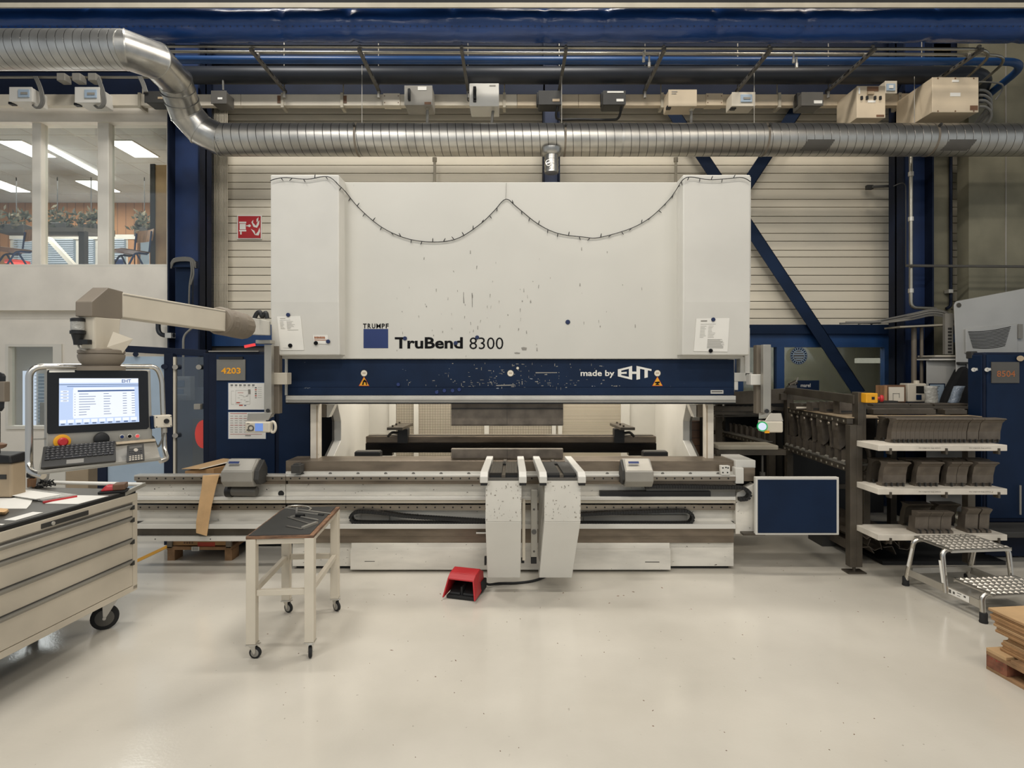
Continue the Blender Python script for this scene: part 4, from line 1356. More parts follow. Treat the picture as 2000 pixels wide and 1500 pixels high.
part('lever_pin', MB().cyl(at(930, 1041, 5.5), at(950, 1041, 5.5), .01, 8), 'silver', t)
# left blocks on the table
mb = MB().pb(568, 909, 586, 925, 5.45, .12).pb(572, 906, 583, 910, 5.47, .08)
part('cable_block', mb, 'charcoal', t, bev=.005)
mb = MB().pb(1409, 910, 1426, 928, 5.5, .06)
for dx, dy in ((3, 4), (3, 13), (9, 3), (13, 4), (12, 13)):
    mb.mat(1).disc(at(1409 + dx, 910 + dy, 5.4985), .008, 8)
part('stop_plate', mb, ['white', 'black'], t, bev=.003)
# right end
mb = MB().pb(1437, 899, 1476, 914, 5.55, .4).pb(1437, 914, 1453, 945, 5.5, .1)
part('end_bracket', mb, 'white', t, bev=.006)
part('end_block', MB().pb(1453, 914, 1475, 940, 5.52, .2), 'steel_brown', t, bev=.004)
mb = MB().prism([at(p_, q_, 5.52) for p_, q_ in ((1440, 962), (1474, 945), (1474, 1043), (1437, 1043), (1437, 975))], (0, .1, 0))
part('end_panel', mb, 'white_worn', t, bev=.004)
gp = part('guard_panel', MB().pb(1476, 932, 1639, 1045, 5.42, .05), 'white', t, bev=.006)
part('panel_face', MB().pb(1480.5, 937, 1634, 1041, 5.414, .008), 'navy', gp)
part('panel_foot', MB().pb(1452, 1042, 1495, 1046, 5.44, .08), 'steel_dark', t)


# cable chains
def chain(pts, w, h, pitch, name, parent):
    mb = MB()
    for p, d in resample(pts, pitch):
        u = Vector((0, 1, 0)); n = d.cross(u).normalized()
        mb.mat(0)
        a, b_, c_ = d * pitch * .42, u * w / 2, n * h / 2
        mb.hexa([p - a - b_ - c_, p + a - b_ - c_, p + a + b_ - c_, p - a + b_ - c_, p - a - b_ + c_, p + a - b_ + c_, p + a + b_ + c_, p - a + b_ + c_])
        a, b_, c_ = d * pitch * .5, u * w * .42, n * h * .4
        mb.mat(1).hexa([p - a - b_ - c_, p + a - b_ - c_, p + a + b_ - c_, p - a + b_ - c_, p - a - b_ + c_, p + a - b_ + c_, p + a + b_ + c_, p - a + b_ + c_])
    return part(name, mb, ['black', 'charcoal'], parent)


Yk = 5.52
chain(smooth_path([at(x, y, Yk) for x, y in ((955, 1018), (860, 1012), (800, 1008), (760, 1003), (720, 999), (700, 999), (690, 1003), (686, 1010), (690, 1017), (700, 1020), (760, 1021), (850, 1021), (955, 1021))], 10), .07, .03, .026, 'cable_chain', t)
chain(smooth_path([at(x, y, Yk) for x, y in ((1120, 1005), (1200, 1001), (1280, 998), (1330, 997), (1345, 1000), (1352, 1008), (1349, 1018), (1335, 1022), (1250, 1022), (1120, 1022))], 10), .07, .03, .026, 'cable_chain', t)
chain(smooth_path([at(x, y, 5.48) for x, y in ((1262, 950), (1330, 950), (1400, 951), (1445, 952), (1458, 957), (1463, 965), (1458, 973), (1444, 975))], 10), .07, .032, .026, 'cable_chain', t)
mb = MB().pb(1172, 960, 1388, 970, 5.5, .06)
part('chain_tray', mb, 'black', t)
for q_ in ((1388, 956, 1436, 969, 5.53, .03), (1262, 954, 1388, 960, 5.53, .03), (1140, 1006, 1342, 1019, 5.56, .02), (705, 1003, 760, 1018, 5.56, .02)):
    part('chain_inside', MB().pb(*q_), 'grey', t)

# ---------------------------------------------------------------- housings on the rail
def housing(px0, px1, dark_right, label):
    Y = 5.3
    xa, xb = xs(px0, Y), xs(px1, Y)
    t = thing('rail_housing', label, 'machine housing', ((xa + xb) / 2, Y + .1, zs(950, Y)), 0, 'grey housings on the front rail')
    zA, zB, zC, zD = zs(897, Y + .14), zs(921, Y), zs(941, Y), zs(951, Y + .06)
    pr = [(Y + .14, zA), (Y + .02, zB + .005), (Y, zB), (Y, zC), (Y + .06, zD), (Y + .2, zD), (Y + .2, zA)]
    part('shell_front', MB().prism([(xa, y, z) for y, z in pr], (xb - xa, 0, 0)), 'grey', t, bev=.008)
    part('shell_top', MB().hexa([(xa + .01, Y + .016, zB + .006), (xb - .01, Y + .016, zB + .006), (xb - .01, Y + .03, zB + .01), (xa + .01, Y + .03, zB + .01),
                                 (xa + .02, Y + .13, zA - .004), (xb - .02, Y + .13, zA - .004), (xb - .02, Y + .135, zA + .004), (xa + .02, Y + .135, zA + .004)]), 'alu_flat', t)
    xr = xb if dark_right else xa
    sg = 1 if dark_right else -1
    pr2 = [(Y + .17, zA - .005), (Y + .05, zB), (Y + .03, zC + .01), (Y + .09, zD + .015), (Y + .24, zD + .015), (Y + .24, zB)]
    mb = MB().prism([(xr, y, z) for y, z in pr2], (sg * (.045 if dark_right else .02), 0, 0))
    part('end_cap', mb, 'charcoal', t, bev=.006)
    lx = xa + .04
    mb = MB().hexa([(lx, Y + .06, zB + .065), (lx + .1, Y + .06, zB + .065), (lx + .1, Y + .062, zB + .065), (lx, Y + .062, zB + .065), (lx, Y + .076, zB + .083), (lx + .1, Y + .076, zB + .083), (lx + .1, Y + .08, zB + .083), (lx, Y + .08, zB + .083)])
    part('name_tag', mb, 'logo_blue', t)
    return t


h1 = housing(431, 492, True, 'grey angled sensor housing at the left end of the front rail')
h2 = housing(1222, 1277, False, 'grey angled sensor housing right of the support arms')
mb = MB().cyl(at(452, 959, 5.45), at(502, 960, 5.45), .045, 14).mat(1).cyl(at(443, 959, 5.46), at(455, 959, 5.46), .058, 14)
part('motor', mb, ['grey_dark', 'black'], h1, smooth=40)

# ---------------------------------------------------------------- sheet support arms
def arm(label, rails, top_, mid, bot, Yn, pads, side):
    zr = 1.115
    t = thing('support_arm', label, 'support arm', (xs((top_[0] + top_[1]) / 2, Yn), Yn + .2, 0), 0, 'sheet support arms')
    Y0, Y1, Y2 = Yn + .05, Yn + .03, Yn + .22
    A, B = at(top_[0], 938, Y0), at(top_[1], 938, Y0)
    C_, D = at(mid[0], 1019, Y1), at(mid[1], 1019, Y1)
    E, G = at(bot[0], 1128.5, Y2), at(bot[1], 1128.5, Y2)
    bk = Vector((0, .3, 0))
    lo = E.z
    mb = MB().hexa([C_, D, D + bk, C_ + bk, A, B, B + bk, A + bk])
    part('upper_shell', mb, 'white_scuff', t, bev=.005)
    bk2 = Vector((0, .15, 0))
    mb = MB().hexa([E, G, G + bk2, E + bk2, C_, D, D + bk, C_ + bk])
    part('lower_shell', mb, 'white', t, bev=.005)
    for (fx, nx) in rails:
        n0 = hz(nx, 926, zr); n0.y = Yn; n0.x = xs(nx, Yn)
        f0 = Vector((xs(fx, 5.64), 5.64, zr))
        n0 = Vector((n0.x, Yn, zr))
        w = .033
        mb = MB()
        # tapering nose at the operator end
        pr = lambda y, z, x: (x, y, z)
        L = []
        for sx in (-w, w):
            L.append([(n0.x + sx, Yn, zr - .085), (n0.x + sx, Yn, zr - .03), (n0.x + sx, Yn + .06, zr), (f0.x + sx, 5.64, zr), (f0.x + sx, 5.64, zr - .05), (n0.x + sx, Yn + .12, zr - .085)])
        mb.add(L[0] + L[1], [(0, 1, 2, 3, 4, 5), (11, 10, 9, 8, 7, 6)] + [(i, (i + 1) % 6, 6 + (i + 1) % 6, 6 + i) for i in range(6)])
        r_ = part('slide_rail', mb, 'white', t, bev=.006)
        part('rail_foot', MB().box(n0.x - w + .004, n0.x + w - .004, Yn + .01, Yn + .1, zr - .108, zr - .086), 'black', r_, bev=.004)
    (f1, n1), (f2, n2) = rails
    for k in (0, 1):
        u0, u1 = (.13, .45) if k == 0 else (.55, .87)
        q = lambda u, v: Vector((xs(n1 + (n2 - n1) * u, Yn) * (1 - v) + xs(f1 + (f2 - f1) * u, 5.64) * v, Yn * (1 - v) + 5.64 * v, zr - .035))
        qs = [q(u0, .1), q(u1, .1), q(u1, .72), q(u0, .72)]
        part('brush_pad' if pads else 'slide_pad', MB().prism(qs, (0, 0, .02)), 'brush' if pads else 'charcoal', t)
        qs = [p + Vector((0, -.002, -.045)) for p in qs]
        part('pad_base', MB().prism(qs, (0, 0, .045)), 'black', t)
    q = lambda u, v: Vector((xs(n1 + (n2 - n1) * u, Yn) * (1 - v) + xs(f1 + (f2 - f1) * u, 5.64) * v, Yn * (1 - v) + 5.64 * v, zr - .06))
    part('centre_bar', MB().prism([q(.45, .08), q(.55, .08), q(.55, 1.0), q(.45, 1.0)], (0, 0, .03 if True else 0)), 'steel_dark', t)
    part('gap_block', MB().prism([q(.44, .6), q(.56, .6), q(.56, .75), q(.44, .75)], (0, 0, .045)), 'black', t)
    R_ = random.Random(int(top_[0]))
    mb = MB()
    for i in range(34):
        px = R_.uniform(top_[0] + 2, top_[1] - 2) if i % 3 else R_.choice((top_[0] + 1.5, top_[1] - 2.5)); py = R_.uniform(940, 1017)
        v = (py - 938) / 81
        w, h = R_.uniform(.6, 4), R_.uniform(.5, 1.4)
        if R_.random() < .4: w, h = h, w
        w = min(w, top_[1] - 1 - px)
        poly(mb, [(px, py), (px + w, py + R_.uniform(-1, 1)), (px + w, py + h), (px, py + h)], Y0 + (Y1 - Y0) * v - .004)
    part('scuff_pattern', mb, 'grey_warm', t)
    mb = MB().box(min(A.x, C_.x) + .02, max(B.x, D.x) - .02, Yn + .05, Yn + .9, .98, 1.06)
    part('carriage', mb, 'grey_dark', t)
    return t


a1 = arm('white sheet support arm with woven brush pads, nearer the red foot pedal', ((957, 945), (1016.5, 1021)), (948.5, 1019), (948, 1018), (952, 1016.5), 4.72, True, 1)
a2 = arm('white sheet support arm with smooth black pads, leaning further right', ((1047, 1061), (1109, 1137)), (1064, 1135), (1063, 1134), (1053, 1117), 4.72, False, -1)
mb = MB().pb(1020, 980, 1026, 1095, 4.95, .12); part('side_plate', mb, 'cream', a1, bev=.004)
mb = MB().pb(1018, 1093, 1024, 1100, 5.0, .06).pb(946, 1090, 950, 1104, 5.0, .06); part('side_foot', mb, 'black', a1)
mb = MB().pb(1037, 957, 1050, 1088, 5.0, .05); o = part('side_plate', mb, 'alu_flat', a2, bev=.003)
mb = MB().cyl(at(1043, 1039, 4.99), at(1043, 1039, 5.02), .022, 12); mb.disc(at(1043, 995, 4.998), .01, 8).disc(at(1043, 1077, 4.998), .01, 8)
part('pivot_bolt', mb, 'grey_dark', o)
mb = MB().hexa([at(1051, 1085, 5.0), at(1056, 1105, 4.99), at(1060, 1105, 5.1), at(1055, 1085, 5.1), at(1052, 945, 5.0), at(1064, 942, 4.8), at(1066, 942, 5.0), at(1056, 945, 5.1)])
part('side_shell', mb, 'grey', a2)
part('side_foot', MB().pb(1037, 1088, 1048, 1101, 5.02, .05), 'black', a2)

# ---------------------------------------------------------------- laser guards on both sides
def guard_left():
    Y = 5.35
    t = thing('laser_guard', 'grey laser guard arm with pendant box at the left side of the machine', 'guard arm', at(525, 860, Y))
    part('upright', MB().pb(516, 673, 530, 815, Y, .06), 'alu_flat', t, bev=.003)
    part('back_profile', MB().pb(531, 676, 545, 808, Y + .12, .08), 'grey_warm', t, bev=.004)
    part('mounting_arm', MB().pb(531, 728, 560, 751, Y + .1, .12), 'cream', t, bev=.004)
    part('top_plate', MB().pb(499, 664, 528, 671, Y - .02, .1), 'alu_flat', t, bev=.003)
    part('clamp_knob', MB().cyl(at(523, 802, Y - .02), at(523, 802, Y), .018, 12), 'black', t, smooth=40)
    part('bracket', MB().hexa([at(482, 822, Y - .02), at(524, 821, Y - .02), at(530, 816, Y + .15), at(490, 818, Y + .15), at(484, 807, Y - .02), at(532, 806, Y - .02), at(540, 806, Y + .15), at(490, 808, Y + .15)]), 'alu_flat', t, bev=.004)
    pd = part('pendant_box', MB().pb(478, 824, 527, 845, Y - .06, .08), 'cream', t, bev=.012)
    c = at(533, 834, Y - .03)
    part('ring_grip', MB().tube([c + Vector((math.cos(a) * .026, 0, math.sin(a) * .05)) for a in [2 * PI * i / 20 for i in range(21)]], .013, 8, False), 'cream', pd, smooth=60)
    part('screen', MB().pb(498, 827, 513, 842, Y - .066, .008), 'lcd', pd)
    mb = MB().tube([at(490, 836, Y - .062) + Vector((math.cos(a) * .024, 0, math.sin(a) * .024)) for a in [2 * PI * i / 16 for i in range(17)]], .006, 6, False)
    for dx, dy in ((-4, 5), (-7, 4), (4, 4)):
        mb.disc(at(490 + dx, 836 + dy, Y - .062), .008, 8)
    part('button_ring', mb, 'grey_dark', pd)
    part('title_strip', MB().pb(482, 827, 487, 828.2, Y - .062, .002), 'grey_dark', pd)
    return t


def guard_right():
    Y = 5.35
    t = thing('laser_guard', 'grey laser guard arm with a glowing green white lamp at the right side', 'guard arm', at(1500, 860, Y))
    part('upright', MB().pb(1491, 673, 1506, 806, Y, .06), 'alu_flat', t, bev=.003)
    part('back_profile', MB().pb(1478, 674, 1490, 808, Y + .12, .08), 'grey_warm', t, bev=.004)
    part('mounting_arm', MB().pb(1467, 731, 1490, 752, Y + .08, .12), 'white', t, bev=.006)
    part('clamp_knob', MB().cyl(at(1498, 803, Y - .02), at(1498, 803, Y), .02, 12).mat(0), 'black', t, smooth=40)
    part('bracket', MB().hexa([at(1482, 818, Y - .02), at(1503, 817, Y - .02), at(1508, 815, Y + .12), at(1488, 815, Y + .12), at(1482, 812, Y - .02), at(1503, 806, Y - .02), at(1508, 806, Y + .12), at(1482, 806, Y + .12)]), 'alu_flat', t)
    hd = part('lamp_head', MB().pb(1494, 823, 1530, 845, Y - .08, .16), 'cream', t, bev=.012)
    part('head_cover', MB().hexa([at(1493, 823, Y - .075), at(1530, 823, Y - .075), at(1530, 823, Y + .08), at(1493, 823, Y + .08), at(1504, 807, Y - .02), at(1526, 807, Y - .02), at(1526, 807, Y + .08), at(1504, 807, Y + .08)]), 'alu_flat', hd, bev=.006)
    c = at(1489, 833, Y - .09)
    ax = Vector((-.35, -1, 0)).normalized()
    part('lens_ring', MB().lathe(c + ax * -.03, [(.044, 0), (.047, .02), (.043, .03)], 24, ax), 'green_glow', hd, smooth=40)
    part('lens', MB().lathe(c + ax * .0, [(.036, 0), (.031, .006), (.01, .009)], 24, ax), 'white_glow', hd, smooth=40)
    part('amber_strip', MB().pb(1494, 841, 1503, 846, Y - .084, .01), 'orange_ink', hd)
    return t


guard_left(); guard_right()
# ================================================================ papers, magnets and the light string on the machine
def magnet(px, py, Y, col, label, r=4.5):
    c = at(px, py, Y)
    mb = MB().lathe(c, [(r / 1100 * Y, 0), (r / 1100 * Y, .006), (r / 1100 * Y * .86, .009)], 16, (0, -1, 0))
    solo('round_magnet', mb, col, label, 'magnet', 'round magnets on the machine', smooth=40)


def slant(px, py):
    """point on the left tower front, which leans back below its fold"""
    z = CH - (py - CY) * YT / F
    zf, zb = zs(590, YT), zs(692, YT + .03)
    Y = YT
    for _ in range(6):
        z = CH - (py - CY) * Y / F
        Y = YT + max(0, (zf - z) / (zf - zb)) * .03
    return at(px, py, Y - .006)


def sheet(name, label, pts, lines, mat='paper', fn=slant, cols=None):
    ps = [fn(*p) for p in pts]
    c = Vector((sum(p.x for p in ps) / 4, min(p.y for p in ps), min(p.z for p in ps)))
    t = thing(name, label, 'paper', c, 0, 'papers fixed to the machine')
    part('page', MB().add(ps + [p + Vector((0, .003, 0)) for p in ps], [(0, 1, 2, 3), (7, 6, 5, 4), (0, 4, 5, 1), (1, 5, 6, 2), (2, 6, 7, 3), (3, 7, 4, 0)]), mat, t)
    mb = MB()
    # pts order: bottom-left, bottom-right, top-right, top-left
    q = lambda u, v: (ps[0] * (1 - u) + ps[1] * u) * (1 - v) + (ps[3] * (1 - u) + ps[2] * u) * v + Vector((0, -.002, 0))
    for (u0, u1, v, h) in lines:
        mb.quad(q(u0, v), q(u1, v), q(u1, v + h), q(u0, v + h))
    part('print', mb, cols or 'grey', t)
    return t


ln = [(.12, .35, .93, .012), (.1, .55, .885, .006)]
for i in range(8):
    ln.append((.1, random.uniform(.2, .32), .84 - i * .03, .007)); ln.append((.38, random.uniform(.45, .75), .84 - i * .03, .007))
ln += [(.38, .85, .59, .008), (.12, .5, .06, .006)]
sheet('notice_sheet', 'white notice sheet on the left tower with a curled top corner', ((548, 684), (594, 684), (587, 617), (541, 618)), ln)
sheet('handwritten_note', 'small white note with brown handwriting on the left tower', ((613, 671), (643, 672), (640, 654), (611, 654)),
      [(.08, .8, .62, .1), (.06, .95, .38, .08)] + [(.1 + i * .09, .14 + i * .09, .55, .3) for i in range(8)], 'paper', slant, 'brown_ink')
ln = [(.14, .33, .9, .04), (.14, .6, .82, .008)]
for i in range(9):
    ln.append((.14, random.uniform(.25, .33), .76 - i * .042, .008)); ln.append((.38, random.uniform(.46, .6), .76 - i * .042, .008))
for i in range(11):
    ln.append((.38, random.uniform(.75, .9), .36 - i * .026, .009))
sheet('notice_sheet', 'white notice sheet with a long text block on the right tower', ((1355, 686), (1421, 687), (1425, 621), (1360, 622)), ln)
YS = 5.434
for px, py, c_, lab in ((563, 615, 'magnet_blue', 'blue round magnet at the top of the left tower notice'), (567, 675, 'ink_black', 'black round magnet at the foot of the left tower notice'),
                       (617, 670, 'ink_black', 'black round magnet on the small handwritten note'), (641, 667, 'magnet_blue', 'blue round magnet on the small handwritten note'),
                       (1393, 624, 'magnet_blue', 'blue round magnet at the top of the right tower notice'), (1388, 685, 'ink_black', 'black round magnet at the foot of the right tower notice')):
    p = slant(px, py); magnet(px, py, p.y - .003, c_, lab, 4)
for px, py, lab in ((791, 661, 'blue round magnet touching the capital letter of the machine name'), (890, 670, 'blue round magnet over the last letter of the machine name'),
                    (932, 659, 'blue round magnet above the thin numerals'), (1109, 629, 'lone blue round magnet on the bare white cover')):
    magnet(px, py, YC - .002, 'magnet_blue', lab, 4 if px < 1000 else 4.6)
for k, (px, py) in enumerate(((778, 751), (853, 766), (868, 763), (884, 763), (897, 761))):
    magnet(px, py, YB - .013, 'logo_blue', ('lone blue magnet on the navy beam under its left part' if k == 0 else ORD[k - 1] + ' from the left of four blue magnets low on the navy beam'), 3.6)
# light string
path = [(528, 353, 5.42), (540, 349, 5.42), (560, 347, 5.42), (600, 350, 5.42), (640, 345, 5.42), (662, 362, 5.42), (676, 376, 5.62), (700, 405, 5.63), (740, 440, 5.63), (780, 461, 5.63), (820, 471, 5.63),
        (865, 472, 5.63), (900, 463, 5.63), (940, 436, 5.63), (965, 412, 5.63), (988, 389, 5.63), (1010, 405, 5.63), (1050, 437, 5.63), (1090, 456, 5.63), (1140, 463, 5.63), (1170, 464, 5.63), (1230, 447, 5.63), (1270, 425, 5.63),
        (1305, 392, 5.63), (1320, 372, 5.62), (1334, 351, 5.42), (1350, 346, 5.42), (1385, 351, 5.42), (1420, 349, 5.42), (1450, 347, 5.42), (1466, 355, 5.42)]
sp_ = smooth_path([at(*p) for p in path], 5)
t = thing('light_string', 'dark wired fairy light string draped in two swags across the white cover', 'light string', at(988, 470, 5.6))
part('wire', MB().tube(sp_, .0042, 6), 'cable_black', t, smooth=60)
part('hanging_thread', MB().cyl(at(988, 389, 5.63), at(989, 357, 5.63), .0022, 5), 'grey', t)
rs = resample(sp_, .108)
for i, (p, d) in enumerate(rs[1:-1]):
    a = random.uniform(-.9, .9) + (PI / 2 if random.random() < .4 else -PI / 2)
    v = Vector((math.cos(a), -.2, math.sin(a))).normalized()
    part('bulb', MB().tube([p, p + v * .022, p + v * .038], [.004, .0045, .0025], 6), 'cable_black', t, smooth=60)

# ================================================================ operator console
PL, PR = at(90, 720, 2.86), at(293, 720, 3.19)
U = (PR - PL); W = U.length; U.normalize(); V = Vector((0, 0, 1)); NN = U.cross(V)  # NN points to the operator
if NN.y > 0: NN = -NN
rz = math.atan2(U.y, U.x)
t = thing('control_console', 'machine control console with lit screen on a jointed arm at the left', 'control panel', (PL.x, PL.y, 0), rz)
CON = t


def cpt(px, py, off=0.0):
    return hit(px, py, PL + NN * off, NN)


def cpoly(mb, pts, off, m=0):
    mb.mat(m).add([cpt(a, b, off) for a, b in pts], [tuple(range(len(pts)))])


def cslab(mb, pts, off, th):
    ps = [cpt(a, b, off) for a, b in pts]
    return mb.prism(ps, -NN * th)


mb = MB(); cslab(mb, [(90, 886), (298, 858), (294, 722), (90, 720)], 0, .07)
part('enclosure', mb, 'alu_flat', t, bev=.006)
mb = MB(); cslab(mb, [(92, 845), (95, 848), (287, 838), (291, 834), (289, 727), (286, 724), (95, 722), (92, 726)], .006, .008)
bz = part('bezel', mb, 'screen_bezel', t)
mb = MB(); cpoly(mb, [(115, 832), (272, 824), (270, 739), (115.5, 739)], .008)
sc = part('screen', mb, 'screen', bz)
mb = MB()


def S(u0, v0, u1, v1, m, off=.009):
    q = lambda u, v: tuple(Vector((115.5, 739)).lerp(Vector((270, 739)), u).lerp(Vector((115, 832)).lerp(Vector((272, 824)), u), v))
    cpoly(mb, [q(u0, v1), q(u1, v1), q(u1, v0), q(u0, v0)], off, m)


S(0, 0, 1, .1, 0); S(.0, .125, 1, .14, 2); S(.1, .165, 1, .178, 1); S(.18, .2, .95, .86, 0); S(.175, .25, .225, .83, 0, .0095)
S(.235, .255, .95, .29, 1, .0097)
for i in range(9):
    y = .33 + i * .056
    S(.25, y, random.uniform(.33, .48), y + .012, 2, .0098); S(.56, y, random.uniform(.62, .66), y + .012, 2, .0098); S(.8, y, .85, y + .012, 2, .0098); S(.91, y, .95, y + .012, 2, .0098)
    S(.195, y, .205, y + .014, 2, .0098)
for i in range(4):
    S(.02, .26 + i * .065, .12, .3 + i * .065, 0); S(.05, .275 + i * .065, .1, .285 + i * .065, 2, .0098)
for i in range(10):
    S(.01 + i * .098, .88, .09 + i * .098, .95, 0); S(.025 + i * .098, .955, .075 + i * .098, .985, 1 if i == 8 else 2)
part('display_marks', mb, ['screen_white', 'screen_blue', 'screen_ink'], bz)
mb = MB()
q0, q1 = cpt(238, 747.5, .0099), cpt(256, 747.5, .0099)
mb.text('EHT', q0, U, V, (q1 - q0).length, .018, .02)
part('display_emblem', mb, 'screen_blue', bz)
mb = MB(); cpoly(mb, [(96, 727.5), (146, 727), (146, 723.2), (96, 723.2)], .009); part('name_strip', mb, 'paper', t)
# buttons
mb = MB().lathe(cpt(121, 862, 0), [(.036, 0), (.036, .012), (.03, .014)], 24, NN); o = part('stop_button_base', mb, 'yellow', t, smooth=40)
part('stop_button', MB().lathe(cpt(121, 862, .014), [(.012, 0), (.013, .02), (.022, .024), (.022, .036), (.016, .042)], 20, NN), 'red', o, smooth=40)
part('jog_knob', MB().lathe(cpt(197, 857, 0), [(.033, 0), (.036, .012), (.034, .03), (.02, .036)], 24, NN), 'black', t, smooth=40)
for px, py, c_, n_ in ((238, 853, 'logo_blue', 'push_button'), (253, 852, 'ink_black', 'key_switch'), (268, 851.5, 'red_led', 'push_button')):
    o = part('button_ring', MB().lathe(cpt(px, py, 0), [(.0125, 0), (.0125, .008), (.01, .009)], 16, NN), 'silver', t, smooth=40)
    part(n_, MB().lathe(cpt(px, py, .006), [(.009, 0), (.0085, .007)], 14, NN), c_, o, smooth=40)
# keyboard tray
T0, T1 = cpt(84, 880, .0), cpt(303, 858, .0)
F0, F1 = cpt(73, 925, .17), cpt(314, 897, .15)
mb = MB().prism([T0, T1, F1, F0], Vector((0, 0, -.008)))
mb.prism([F0, F1, F1 + V * .014, F0 + V * .014], NN * .004)
part('keyboard_tray', mb, 'alu_flat', t, bev=.002)
mb = MB().prism([cpt(226, 866, 0), cpt(303, 859, 0), cpt(304, 862, .03), cpt(227, 869, .03)], V * .008)
part('tray_shelf', mb, 'beige', t, bev=.002)
# handrail
A0, A1 = cpt(55, 720, -.02), cpt(316, 722, -.02)
rail = fillet([cpt(170, 716, -.02), cpt(57, 716, -.02), cpt(57, 915, -.02), cpt(57, 918, -.02) + NN * .1, cpt(76, 922, -.02) + NN * .16], .06, 8)
part('hand_rail', MB().tube(rail, .016, 12), 'chrome', t, smooth=60)
rail = fillet([cpt(170, 716, -.02), cpt(306, 716, -.02), cpt(316, 740, -.02), cpt(321, 880, -.02), cpt(318, 893, -.02) + NN * .08, cpt(303, 897, -.02) + NN * .1], .05, 8)
part('hand_rail', MB().tube(rail, .014, 12), 'chrome', t, smooth=60)
part('rail_stay', MB().bar(cpt(57, 858, -.02), cpt(92, 857, -.03), .012, .008), 'alu_flat', t)
# small key box on the right rail
mb = MB(); cslab(mb, [(303, 836), (337, 834), (336, 810), (302, 812)], .05, .05)
kb = part('switch_box', mb, 'cream', t, bev=.006)
mb = MB(); cslab(mb, [(296, 838), (303, 837), (302, 812), (295, 814)], .03, .04); part('box_back', mb, 'navy', kb)
part('socket', MB().lathe(cpt(325, 822.5, .05), [(.014, 0), (.013, .01), (.007, .008)], 18, NN), 'black', kb, smooth=40)
mb = MB()
for a, b in ((306, 815), (334, 813), (306, 834), (334, 832)):
    mb.lathe(cpt(a, b, .05), [(.004, 0), (.0035, .002)], 8, NN)
part('screws', mb, 'grey_dark', kb)
part('cable_gland', MB().cyl(cpt(321, 836, .03), cpt(321, 845, .03), .014, 10), 'alu_flat', kb, smooth=40)
part('cable', MB().tube(smooth_path([cpt(321, 845, .03), cpt(316, 860, .0), cpt(308, 872, -.02), cpt(300, 856, -.03), cpt(296, 852, -.03)]), .006, 6), 'cable', t, smooth=60)
# swivel head, column, elbow and boom (the boom runs back towards the machine)
hc = Vector((-2.164, 2.97, 0))
mb = MB().lathe((hc.x, hc.y, zs(716, hc.y)), [(.105, -.02), (.105, .0), (.08, .005), (.098, .03), (.104, .05), (.104, .062), (.098, .066), (.104, .07), (.104, .085), (.09, .092)], 32)
part('swivel', mb, 'grey_warm', t, smooth=40)
zc_ = zs(688, hc.y)
mb = MB().hexa([(-2.205, 2.88, zc_), (-2.135, 2.88, zc_), (-2.125, 3.04, zc_), (-2.195, 3.04, zc_), (-2.215, 2.86, 2.262), (-2.12, 2.86, 2.262), (-2.115, 3.05, 2.262), (-2.21, 3.05, 2.262)])
part('head_column', mb, 'cream', t, bev=.01)
prof = [(2.84, 2.253), (2.84, 2.328), (2.956, 2.415), (3.07, 2.41), (3.07, 2.27), (3.04, 2.253)]
mb = MB().prism([(-2.118, y, z) for y, z in prof], (-.085, 0, 0))
part('arm_elbow', mb, 'grey_warm', t, bev=.004)
mb = MB().hexa([(-2.2, 3.06, 2.268), (-2.112, 3.06, 2.268), (-2.085, 4.12, 2.262), (-2.19, 4.12, 2.262), (-2.2, 3.06, 2.403), (-2.112, 3.06, 2.403), (-2.085, 4.12, 2.415), (-2.19, 4.12, 2.415)])
part('arm_boom', mb, 'cream', t, bev=.005)
part('boom_edge', MB().bar((-2.111, 3.06, 2.392), (-2.084, 4.12, 2.404), .002, .004), 'grey', t)
mb = MB()
bend = smooth_path([Vector((-2.137, 4.1, 2.34)), Vector((-2.135, 4.25, 2.335)), Vector((-2.14, 4.36, 2.33)), Vector((-2.165, 4.52, 2.33))], 7)
mb.tube(bend, [(.104 if i % 2 else .092) for i in range(len(bend))], 16, True, 1.0, PI / 4)
part('bellows', mb, 'grey_warm', t, smooth=20)
part('arm_root', MB().bar((-2.165, 4.5, 2.335), (-2.41, 5.5, 2.385), .1, .14), 'white', t, bev=.006)
part('hose_knot', MB().tube(smooth_path([at(497, 622, 5.0), at(502, 612, 5.0), at(508, 610, 5.0), at(512, 618, 5.0), at(519, 611, 5.0), at(522, 622, 5.0)]), .02, 8), 'black', t, smooth=60)
# beacon lamp on the column
bx = at(152, 640, 2.85)
kk = bx.y / 1100
bo = Vector((bx.x, bx.y, 0))
zz = lambda py: zs(py, bx.y)
t2 = part('lamp_holder', MB().lathe((bx.x, bx.y, zz(666)), [(.018, -.02), (.02, .0), (.028, zz(653) - zz(666)), (.034, zz(652) - zz(666)), (.034, zz(646) - zz(666)), (.022, zz(645) - zz(666))], 18).bar((bx.x, bx.y, zz(668)), (bx.x + .06, bx.y, zz(668)), .03, .024), 'black', t, smooth=40)
part('lamp_lens', MB().cyl((bx.x, bx.y, zz(645)), (bx.x, bx.y, zz(628)), .03, 18), 'bag', t2, smooth=40)
part('lamp_cap', MB().lathe((bx.x, bx.y, zz(628)), [(.032, 0), (.032, .014), (.024, .018)], 18), 'black', t2, smooth=40)
part('lamp_cable', MB().tube(smooth_path([(bx.x, bx.y, zz(670)), (bx.x + .01, bx.y, zz(680)), (bx.x + .04, bx.y, zz(684))]), .005, 6), 'grey', t2)
